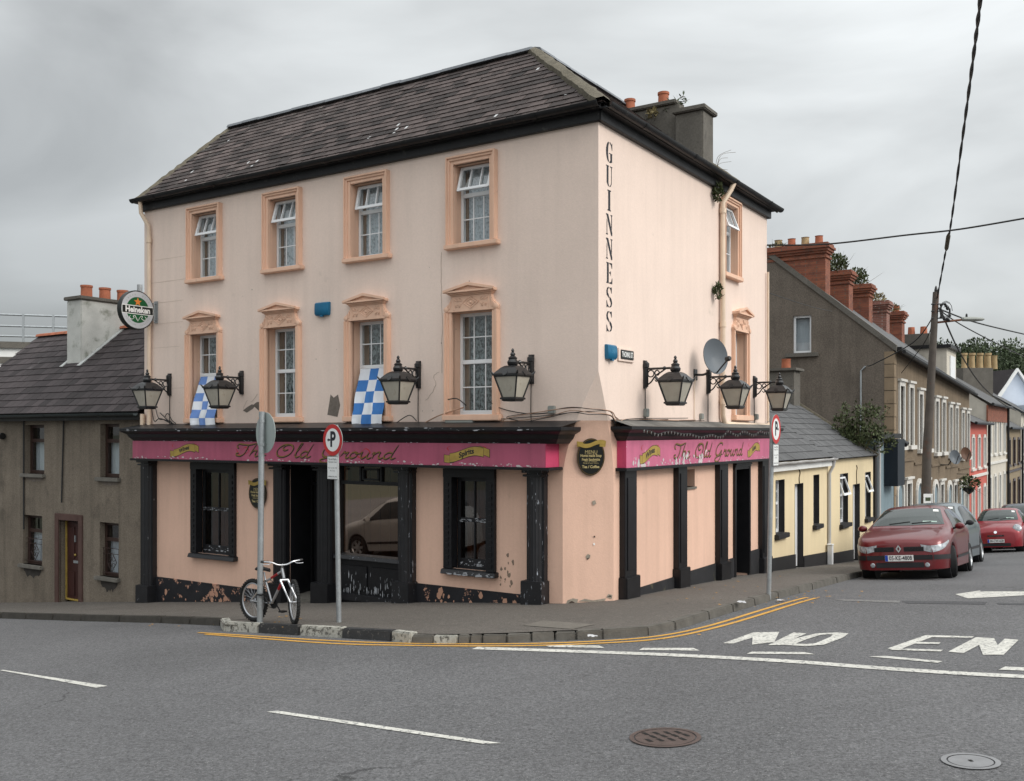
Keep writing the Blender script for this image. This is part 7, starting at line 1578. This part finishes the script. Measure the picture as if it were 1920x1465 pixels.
MB().grid(rows, close=True).build('street_lamp_head', JB, t, smooth=True); MB().lathe([(.03, 0), (.03, .07), (.01, .1)], lt + V((.15, 0, .08)), n=8).build('photocell', IRON, t)
MB().box(Fr(V((pb.x - .09, pb.y - .14, 0)), V((1, 0, 0)), V((0, -1, 0))), -.12, .14, .0, .012, -2.1, -1.72).build('poster', WHITEP, t); MB().box(Fr(V((pb.x - .09, pb.y - .153, 0)), V((1, 0, 0)), V((0, -1, 0))), -.07, .08, .0, .002, -1.92, -1.82).build('poster_picture', LEAFD, t)
def wire(name, pts, r, label, m=CABLE):
    P = [ray(a, b) * y for a, b, y in pts]; o = MB().tube(crom(P, 10), r, 6).build(name, m, smooth=True, loc=P[0]); return tag(o, label, 'cable')
# twisted service cable running back over the viewer
P = crom([ray(a, b) * y for a, b, y in ((1757, 560, 27.3), (1772, 478, 24.5), (1783, 420, 22), (1802, 280, 17), (1822, 130, 13), (1838, 0, 10.5), (1852, -160, 8.5), (1862, -330, 7))], 14); tw = MB()
for s in (0, math.pi): tw.tube([p + V((math.cos(i * .9 + s) * .013, 0, math.sin(i * .9 + s) * .013)) for i, p in enumerate(P)], .014, 5)
tag(tw.build('twisted_cable', CABLE, loc=P[0]), 'thick twisted black cable rising from the wooden pole out of the picture top', 'cable')
SL = mat('cable_sleeve', (.10, .085, .06), .7, var=.2); a, b = ray(1774, 470) * 24.2, ray(1779, 438) * 22.8; tag(MB().tube([a, a.lerp(b, .15), a.lerp(b, .85), b], [.02, .05, .05, .02], 8).build('cable_joint', SL, loc=a, smooth=True), 'brown sleeve joint on the thick twisted cable', 'cable joint')
e = FRR(BE - .03, .03, PR(1438, 460)[1]); wire('overhead_wire', [(1438, 460, 21.0), (1550, 458, 20.4), (1700, 441, 19.6), (1800, 430, 19), (1925, 409, 18.4)], .018, 'single black wire from the end of the pub across the sky')
wire('overhead_wire', [(1752, 590, 27.3), (1715, 640, 28), (1640, 682, 29), (1626, 686, 29.3)], .016, 'black wire from the wooden pole to the bracket on the gable wall')
wire('overhead_wire', [(1750, 598, 27.3), (1735, 640, 28.5), (1690, 700, 30.6)], .012, 'black wire from the wooden pole to the first brown house front')
wire('overhead_wire', [(1762, 580, 27.3), (1830, 605, 30), (1925, 628, 34)], .022, 'wire running right from the pole above the lamp head')
wire('overhead_wire', [(1762, 582, 27.3), (1800, 608, 30), (1860, 640, 33), (1925, 672, 37)], .018, 'wire running right from the pole below the lamp head')
wire('overhead_wire', [(1764, 583, 27.3), (1800, 662, 33), (1840, 722, 40), (1880, 757, 47), (1905, 770, 52)], .026, 'long wire falling from the pole down the side street')
o = MB().tube([FG(.95, .03, PL(0, 0)[1] * 0 + 2.2), FG(.9, .03, 2.25), FG(1.05, .03, 2.1), FG(1.05, .03, -1.5)], .03, 6).build('wall_conduit', GREYM, houses[0])
wire('overhead_wire', [(1440, 549, 21.2), (1520, 575, 26), (1560, 584, 31.7)], .008, 'thin wire from the pub end to the gable wall')
# ------------------------------------------------------------------ cars
TYRE = mat('tyre_rubber', (.016, .016, .017), .8, var=.1); ALLOY = mat('alloy_rim', (.42, .43, .44), .3, var=.05, metal=.7); CBLK = mat('car_black_plastic', (.018, .018, .02), .5, var=.1); CHROME = mat('chrome', (.65, .66, .68), .12, var=0, metal=1.0)
CGLASS = glass_mat('car_glass', (.30, .34, .33), .16); LAMPG = mat('headlamp', (.34, .36, .38), .22, var=.6, scale=18, spec=.5, metal=.2); ORN = mat('indicator', (.55, .2, .03), .3, var=0); PLATE = mat('number_plate', (.68, .68, .66), .5, var=0); PBLUE = mat('plate_blue', (.01, .05, .35), .5, var=0); REDL = mat('tail_lamp', (.35, .01, .01), .25, var=0); SEATM = mat('car_seat', (.03, .03, .033), .9, var=.1)
def paint(name, c): return mat(name, c, .34, var=.03, coat=.55, spec=.4, metal=.25)
def interp(tab, x):
    for i in range(len(tab) - 1):
        if x <= tab[i + 1][0]:
            x0, y0 = tab[i]; x1, y1 = tab[i + 1]; t = (x - x0) / (x1 - x0); p0 = tab[max(i - 1, 0)]; p3 = tab[min(i + 2, len(tab) - 1)]
            m0 = (y1 - p0[1]) / (x1 - p0[0]) if x1 > p0[0] else 0; m1 = (p3[1] - y0) / (p3[0] - x0) if p3[0] > x0 else 0; h = x1 - x0
            s = (y1 - y0) / h; m0 = 0 if m0 * s <= 0 else (min(abs(m0), 3 * abs(s)) * (1 if s > 0 else -1)); m1 = 0 if m1 * s <= 0 else (min(abs(m1), 3 * abs(s)) * (1 if s > 0 else -1))
            return y0 * (2 * t ** 3 - 3 * t * t + 1) + h * m0 * (t ** 3 - 2 * t * t + t) + y1 * (-2 * t ** 3 + 3 * t * t) + h * m1 * (t ** 3 - t * t)
    return tab[-1][1]
HATCH = dict(L=4.2, top=[(0, .69), (.05, .755), (.25, .84), (.7, .94), (1.10, 1.01), (1.5, 1.22), (1.95, 1.40), (2.4, 1.455), (3.0, 1.45), (3.5, 1.40), (3.85, 1.22), (4.1, .98), (4.2, .80)], belt=[(0, .63), (.25, .77), (.9, .88), (1.15, .91), (2, .93), (3.2, .97), (4, .95), (4.2, .74)], w=[(0, .60), (.05, .70), (.18, .79), (.45, .85), (.9, .885), (3.2, .885), (3.8, .84), (4.08, .75), (4.2, .62)], wt=[(0, .52), (.2, .68), (.7, .74), (1.1, .74), (1.5, .66), (1.95, .58), (3.2, .56), (3.9, .56), (4.2, .5)], zb=.19, wh=(.86, 3.48), R=.315, ws=(1.14, 1.90), sw=(1.32, 2.02, 3.35, 3.75), hl=(.05, .52), nose=.63)
MPV = dict(L=4.3, top=[(0, .68), (.05, .76), (.25, .86), (.7, .97), (1.0, 1.06), (1.4, 1.30), (1.9, 1.52), (2.4, 1.60), (3.2, 1.59), (3.8, 1.48), (4.1, 1.15), (4.3, .80)], belt=[(0, .62), (.25, .78), (.9, .93), (1.15, .97), (2, 1.0), (3.3, 1.04), (4.1, 1.0), (4.3, .74)], w=[(0, .62), (.05, .72), (.18, .82), (.45, .88), (.9, .905), (3.3, .905), (3.9, .86), (4.2, .76), (4.3, .64)], wt=[(0, .52), (.2, .68), (.7, .76), (1.0, .76), (1.4, .68), (1.9, .60), (3.4, .58), (4.0, .57), (4.3, .5)], zb=.2, wh=(.88, 3.57), R=.325, ws=(1.05, 1.85), sw=(1.2, 1.95, 3.5, 3.9), hl=(.05, .5), nose=.62)
SMALL = dict(L=3.7, top=[(0, .68), (.05, .78), (.2, .88), (.55, .98), (.85, 1.04), (1.2, 1.28), (1.6, 1.48), (2.0, 1.54), (2.6, 1.53), (3.1, 1.46), (3.5, 1.15), (3.7, .82)], belt=[(0, .64), (.2, .80), (.7, .90), (1.0, .95), (2, .98), (3.0, 1.0), (3.5, .95), (3.7, .74)], w=[(0, .58), (.05, .68), (.16, .76), (.4, .81), (.8, .83), (2.9, .83), (3.4, .78), (3.62, .68), (3.7, .58)], wt=[(0, .5), (.2, .62), (.55, .68), (.85, .69), (1.2, .63), (1.6, .56), (2.9, .54), (3.4, .53), (3.7, .48)], zb=.19, wh=(.72, 3.15), R=.295, ws=(.90, 1.56), sw=(1.05, 1.65, 2.9, 3.2), hl=(.06, .42), nose=.62)
SUV = dict(L=4.4, top=[(0, .85), (.05, .92), (.25, .99), (.9, 1.06), (1.2, 1.10), (1.6, 1.40), (2.0, 1.63), (2.5, 1.70), (3.6, 1.69), (4.1, 1.60), (4.3, 1.2), (4.4, .9)], belt=[(0, .78), (.25, .92), (.9, 1.0), (1.2, 1.03), (2, 1.07), (3.6, 1.12), (4.2, 1.1), (4.4, .85)], w=[(0, .70), (.05, .80), (.18, .86), (.45, .89), (.9, .905), (3.6, .905), (4.1, .88), (4.3, .82), (4.4, .7)], wt=[(0, .6), (.2, .74), (.9, .8), (1.2, .78), (1.6, .70), (2.0, .65), (3.6, .63), (4.2, .62), (4.4, .55)], zb=.30, wh=(.88, 3.5), R=.36, ws=(1.24, 1.96), sw=(1.4, 2.1, 3.7, 4.0), hl=(.05, .45), nose=.78)
def car(spec, col, s, b, label, cat='car', plate=None, frame=None, face=1, kind='hatch', steer=0.0, yaw=0.0, name='parked_car'):
    """s, b: position of the nose along and out from the side-street wall"""
    fr = frame or FC; fwd = (-UR if frame is None else UL * face); p = fr(s, b, 0)
    fwd = (Matrix.Rotation(yaw, 3, 'Z') @ fwd).normalized(); tail = p - fwd * spec['L']
    z0, z1 = ground(p.x, p.y), ground(tail.x, tail.y); ax = V((tail.x - p.x, tail.y - p.y, z1 - z0)).normalized()          # local +x runs nose -> tail
    ay = V((0, 0, 1)).cross(ax).normalized(); sl = .0469 * ay.x - .09 * ay.y; ay = (ay + V((0, 0, sl))).normalized(); az = ax.cross(ay).normalized()
    t = thing(name, (p.x, p.y, z0), label, cat, 'cars parked along the streets'); M = Matrix((ax, ay, az)).transposed(); t.rotation_euler = M.to_euler()
    L, zb0, R = spec['L'], spec['zb'], spec['R']; AR = R + .055
    def ring(x):
        w, wt, zt, zs = interp(spec['w'], x), interp(spec['wt'], x), interp(spec['top'], x), interp(spec['belt'], x); wt = min(wt, w - .05); zs = min(zs, zt - .035)
        zb = zb0
        for xc in spec['wh']:
            if abs(x - xc) < AR: zb = max(zb, R + math.sqrt(AR * AR - (x - xc) ** 2))
        zb = min(zb, zs - .1); h = zs - zb
        return [(w - .05, zb), (w - .012, zb + .015), (w + .004, zb + h * .25), (w + .010, zb + h * .55), (w - .002, zb + h * .85), (w - .028, zs), ((w - .04) * .55 + wt * .45 + .012, zs + (zt - zs) * .48), (wt + .012, zt - .055 * min(1, (zt - zs) / .3)), (wt - .07, zt - .012), (wt * .5, zt + .008), (0, zt + .014)]
    def surf(x, v, side, off=0.0):
        r = ring(x); i = min(int(v), 9); f = v - i; y = r[i][0] * (1 - f) + r[i + 1][0] * f; z = r[i][1] * (1 - f) + r[i + 1][1] * f
        d = V((0, r[i + 1][1] - r[i][1], -(r[i + 1][0] - r[i][0])))
        if d.length > 1e-6: d.normalize()
        if off:
            e = .02; r2, r1 = ring(min(x + e, L)), ring(max(x - e, 0)); z2 = r2[i][1] * (1 - f) + r2[i + 1][1] * f; z1_ = r1[i][1] * (1 - f) + r1[i + 1][1] * f; y2 = r2[i][0] * (1 - f) + r2[i + 1][0] * f; y1_ = r1[i][0] * (1 - f) + r1[i + 1][0] * f
            tx = V((2 * e, y2 - y1_, z2 - z1_)); nn = V((-(d.y * tx.y + d.z * tx.z) / (2 * e), d.y, d.z)).normalized(); return V((x + nn.x * off, (y + nn.y * off) * side, z + nn.z * off))
        return V((x, y * side, z))
    def patch(x0, x1, v0, v1, m, nm, par, sides=(1, -1), off=.005, nx=10, nv=5, join=False):
        X0 = x0 if callable(x0) else (lambda v: x0); X1 = x1 if callable(x1) else (lambda v: x1); mbj = MB(); o = None
        for sd in sides:
            rows = [[surf(X0(v) + (X1(v) - X0(v)) * i / nx, v, sd, off) for i in range(nx + 1)] for v in [v0 + (v1 - v0) * j / nv for j in range(nv + 1)]]
            if join: mbj.grid(rows)
            else: o = MB().grid(rows).build(nm, m, par, local=True, smooth=True, ang=60)
        if join: o = mbj.build(nm, m, par, local=True, smooth=True, ang=60)
        return o
    def zpatch(xs, f0, f1, m, nm, off=.006, nz=4):
        def at(x, z, sd):
            r = ring(x)
            for i in range(2, 9):
                if r[i][1] <= z <= r[i + 1][1]: return surf(x, i + (z - r[i][1]) / max(r[i + 1][1] - r[i][1], 1e-6), sd, off)
            return surf(x, 2, sd, off)
        for sd in (-1, 1): MB().grid([[at(x, f0(x) + (f1(x) - f0(x)) * k / nz, sd) for k in range(nz + 1)] for x in xs]).build(nm, m, t, local=True, smooth=True, ang=60)
    st = sorted(set([0, .02, .05, .1, .16, .24, .34, .45] + [.45 + k * .055 for k in range(int((L - .8) / .055))] + [L - .3, L - .2, L - .12, L - .06, L - .025, L])); rows = []
    for x in st:
        r = ring(x); rows.append([V((x, -y, z)) for y, z in r] + [V((x, y, z)) for y, z in reversed(r[:-1])])
    bm_ = MB().grid(rows); bm_.face(rows[0]); bm_.face(rows[-1])
    body = bm_.build('body', col, t, local=True, smooth=True, ang=38)
    MB().box(W, .25, L - .25, -.62, .62, zb0 - .02, zb0 + .42).build('underbody', CBLK, t, local=True)
    for xc in spec['wh']:
        for sd in (-1, 1): MB().lathe([(AR - .002, 0), (AR - .002, .24)], V((xc, sd * (spec['w'][4][1] - .06), R)), (0, -sd, 0), 20).build('wheel_well', CBLK, t, local=True)
    ws, sw = spec['ws'], spec['sw']
    patch(lambda v: ws[0] + .09 * (10 - v) / 2.6, lambda v: ws[1] - .03 + .05 * (10 - v) / 2.6, 7.45, 10, CGLASS if False else mat('windscreen_dark', (.030, .040, .038), .06, var=.0, spec=.45), 'windscreen', t, join=True, nx=12)
    SG = mat('side_glass_dark', (.012, .015, .016), .06, var=0, spec=.3)
    xm = (sw[1] + sw[2]) / 2 + .05; fA = lambda v: sw[0] + (sw[1] - sw[0]) * (v - 5.15) / 1.75; fB = lambda v: sw[3] - (sw[3] - sw[2]) * (v - 5.15) / 1.75
    patch(fA, lambda v: xm - .035, 5.15, 6.85, SG, 'side_window', t); patch(lambda v: xm + .035, fB, 5.15, 6.85, SG, 'side_window', t)
    patch(lambda v: L - .62 + .05 * (10 - v), lambda v: L - .22, 7.6, 10, SG, 'rear_window', t, join=True)
    h0, h1 = spec['hl']
    if kind not in ('micra', 'micra2'):
        nz_ = spec['nose']; zpatch([.004, .02, .05, .10, .16, .24, .32, h1 - .06], lambda x: nz_ - .11 + .42 * x, lambda x: nz_ + .015 + .22 * x, LAMPG, 'headlight')
        for sd in (-1, 1): MB().prism([V((.0, sd * y, z)) for y, z in ((.40, spec['nose'] + .045), (.595, spec['nose'] + .015), (.595, spec['nose'] - .11), (.44, spec['nose'] - .075))], [V((-.008, sd * y, z)) for y, z in ((.40, spec['nose'] + .045), (.595, spec['nose'] + .015), (.595, spec['nose'] - .11), (.44, spec['nose'] - .075))]).build('headlight_front', LAMPG, t, local=True)
    patch(L - .22, L - .02, 3.7, 5.4, REDL, 'tail_light', t, nx=6)
    # front cap details at x = 0
    nz = spec['nose']; q = spec['w'][0][1]
    fx = lambda x0, x1, y0, y1, z0, z1, m, nm: MB().box(W, x0, x1, y0, y1, z0, z1).build(nm, m, t, local=True, bevel=.006)
    if kind == 'hatch':
        for sd in (-1, 1): fx(-.012, .02, min(sd * .09, sd * .46), max(sd * .09, sd * .46), nz - .085, nz + .005, CBLK, 'grille')
        for sd in (-1, 1):
            for k in range(3): fx(-.018, .0, min(sd * .10, sd * .45), max(sd * .10, sd * .45), nz - .075 + k * .026, nz - .068 + k * .026, CHROME if False else CBLK, 'grille_bar')
        em = MB(); o_ = [(0, .075), (.052, 0), (0, -.075), (-.052, 0)]; i_ = [(0, .04), (.022, 0), (0, -.04), (-.022, 0)]
        for k in range(4): em.prism([V((-.012, y, nz - .03 + z)) for y, z in (o_[k], o_[(k + 1) % 4], i_[(k + 1) % 4], i_[k])], [V((-.035, y, nz - .03 + z)) for y, z in (o_[k], o_[(k + 1) % 4], i_[(k + 1) % 4], i_[k])])
        em.build('diamond_badge', CHROME, t, local=True)
        zpatch([.004, .02, .05, .10, .16, .24, .34, .46], lambda x: .385, lambda x: .475, CBLK, 'bumper_strip', off=.010); fx(-.02, .03, -q - .005, q + .005, .385, .475, CBLK, 'bumper_strip'); fx(-.01, .03, -.44, .44, .235, .335, CBLK, 'lower_grille')
        for sd in (-1, 1): MB().lathe([(.042, 0), (.045, .02), (.03, .028)], V((.0, sd * .50, .285)), (-1, 0, 0), 14).build('fog_lamp', LAMPG, t, local=True)
    elif kind == 'micra':
        for sd in (-1, 1):
            c = surf(.16, 6.2, sd, .0); MB().lathe([(.135, -.04), (.14, .01), (.11, .035), (.02, .045)], c, V((-.85, sd * .25, .42)), 22).build('round_headlight', LAMPG, t, local=True, smooth=True)
        fx(-.015, .02, -.26, .26, nz - .07, nz - .02, CBLK, 'grille'); fx(-.022, 0, -.2, .2, nz - .055, nz - .035, CHROME, 'grille_bar'); MB().lathe([(.05, 0), (.05, .02)], V((.02, 0, nz + .07)), (-1, 0, .4), 16).build('round_badge', CHROME, t, local=True); fx(-.01, .02, -.45, .45, .22, .32, CBLK, 'lower_grille')
    else:
        fx(-.014, .02, -.42, .42, nz - .12, nz + .01, CBLK, 'grille'); fx(-.02, 0, -.42, .42, nz - .06, nz - .04, CHROME, 'grille_bar'); fx(-.01, .02, -.5, .5, zb0 + .05, zb0 + .17, CBLK, 'lower_grille'); MB().lathe([(.05, 0), (.05, .02)], V((-.012, 0, nz - .05)), (-1, 0, 0), 16).build('round_badge', CHROME, t, local=True)
    if plate:
        z = .42 if kind == 'hatch' else .40; P = MB().box(W, -.036, -.022, -.26, .26, z - .058, z + .058).build('number_plate', PLATE, t, local=True)
        MB().face([V((-.0375, y, zz)) for y, zz in ((.258, z - .056), (.205, z - .056), (.205, z + .056), (.258, z + .056))]).build('blue_band', PBLUE, P, local=True)
        text_mb(plate, lambda x, y, h: V((-.038, -x - .025 + .05 - .05, z + y - .002)), .112, bold=.002, sx=.78).build('plate_number', INK, P, local=True)
    # side trim, seams, handles, mirrors
    patch(spec['wh'][0] + AR + .03, spec['wh'][1] - AR - .03, 2.0, 2.25, CBLK, 'rub_strip', t, nx=8, nv=1, off=.01)
    for xs_ in (sw[0] - .02, xm, sw[2] + .12): patch(xs_, xs_ + .008, .6, 5.0, CBLK, 'door_seam', t, nx=1, nv=10, off=.002)
    for xs_ in (xm - .17, sw[2] - .05): patch(xs_, xs_ + .14, 4.15, 4.4, col, 'door_handle', t, nx=3, nv=1, off=.025)
    for sd in (-1, 1):
        c = surf(sw[0] + .16, 5.1, sd) + V((-.02, sd * .10, .07)); rows = [[c + V((dx, r_ * 1.35 * math.cos(u), r_ * math.sin(u))) for u in [2 * math.pi * k / 12 for k in range(12)]] for dx, r_ in ((-.07, .02), (-.05, .055), (0, .07), (.045, .068), (.05, .02))]
        MB().grid(rows, close=True).face(rows[0]).face(rows[-1]).build('wing_mirror', col if kind != 'grey' else CBLK, t, local=True, smooth=True); MB().tube([c + V((0, -sd * .03, -.02)), c + V((.02, -sd * .15, -.05))], .022, 6).build('mirror_stalk', CBLK, t, local=True)
    # wipers, tax discs, seats glimpsed through the glass
    wp = MB()
    for y0 in (-.1, .45): wp.tube([surf(ws[0] + .06, 9.6, 1, .012) * 1 if False else surf(ws[0] + .08, 10 - abs(y0) * 2.2, 1 if y0 > 0 else -1, .012), surf(ws[0] + .14, 10 - abs(y0 - .5) * 2.2 if y0 - .5 < 0 else 9.5, -1 if y0 - .5 < 0 else 1, .012)], .008, 5)
    wp.build('wipers', CBLK, t, local=True)
    patch(ws[1] - .19, ws[1] - .07, 8.0, 8.45, WHITEP, 'windscreen_sticker', t, sides=(-1,), nx=2, nv=2, off=.008); patch(ws[0] + .13, ws[0] + .17, 8.3, 9.2, mat('tax_disc_green', (.35, .45, .40), .5, var=.3, scale=30), 'tax_discs', t, sides=(-1,), nx=3, nv=2, off=.008)
    MB().tube([surf(ws[1] + .25, 10, 1), surf(ws[1] + .25, 10, 1) + V((.12, 0, .22))], .006, 5).build('aerial', CBLK, t, local=True)
    # wheels
    for xi, xc in enumerate(spec['wh']):
        for sd in (-1, 1):
            c = V((xc, sd * (spec['w'][4][1] - .085), R)); axw = V((0, sd, 0))
            if xi == 0 and steer: axw = Matrix.Rotation(steer, 3, 'Z') @ axw
            wn_ = MB().lathe([(R * .64, -.09), (R * .92, -.098), (R, -.07), (R, .06), (R * .93, .088), (R * .68, .09), (R * .64, .075), (R * .62, -.02)], c, axw, 30, cap=False).build('wheel', TYRE, t, local=True, smooth=True, ang=30)
            x_ = V((0, 0, 1)).cross(axw).normalized(); y_ = axw.cross(x_)
            MB().lathe([(R * .66, .078), (R * .64, .085), (R * .60, .07), (R * .58, .0)], c, axw, 26, cap=False).build('rim', ALLOY, wn_, local=True, smooth=True); MB().lathe([(R * .58, .0), (.01, .0)], c, axw, 20, cap=False).build('brake_disc', CBLK, wn_, local=True)
            sp_ = MB()
            for k in range(6):
                u = 2 * math.pi * k / 6; d1 = x_ * math.cos(u) + y_ * math.sin(u); d2 = x_ * -math.sin(u) + y_ * math.cos(u); sp_.prism([c + axw * .05 + d1 * .03 + d2 * .03, c + axw * .05 + d1 * .03 - d2 * .03, c + axw * .05 + d1 * R * .6 - d2 * .04, c + axw * .05 + d1 * R * .6 + d2 * .04], [c + axw * .075 + d1 * .03 + d2 * .025, c + axw * .075 + d1 * .03 - d2 * .025, c + axw * .07 + d1 * R * .6 - d2 * .03, c + axw * .07 + d1 * R * .6 + d2 * .03])
            sp_.lathe([(.05, .05), (.05, .08), (.03, .085)], c, axw, 12); sp_.build('spokes', ALLOY, wn_, local=True)
    return t
RED1 = paint('dark_red_paint', (.12, .005, .008)); RED2 = paint('bright_red_paint', (.22, .007, .014)); GREY1 = paint('blue_grey_paint', (.10, .125, .14)); NAVY = paint('dark_blue_paint', (.02, .028, .045)); SILV2 = paint('silver_paint', (.36, .36, .35))
qn = V((.404, 1, 0)) * 18.7; s1, b1_ = (qn - CN).dot(UR), (qn - CN).dot(NR) + .04
car(HATCH, RED1, s1, b1_, 'dark red hatchback parked at the kerb in front of the other cars', plate='05-KE-4808', steer=math.radians(14), yaw=math.radians(1.5))
car(MPV, GREY1, s1 + 5.0, b1_ - .52, 'blue grey car tucked in behind the dark red hatchback', kind='grey')
car(SMALL, RED2, s1 + 17.0, b1_ - .22, 'small bright red car with round headlights further down the street', kind='micra', plate='00-CW-628')
car(SUV, NAVY, s1 + 22.0, b1_ - .05, 'dark blue jeep with roof rails parked behind the small red car', kind='suv')
sv = V((-11.3, 14.5, 0)); car(SMALL, SILV2, (sv - CN).dot(UL) + .6, (sv - CN).dot(NL), 'silver small car parked across the road, seen mirrored in the display window', frame=FL, kind='micra2')
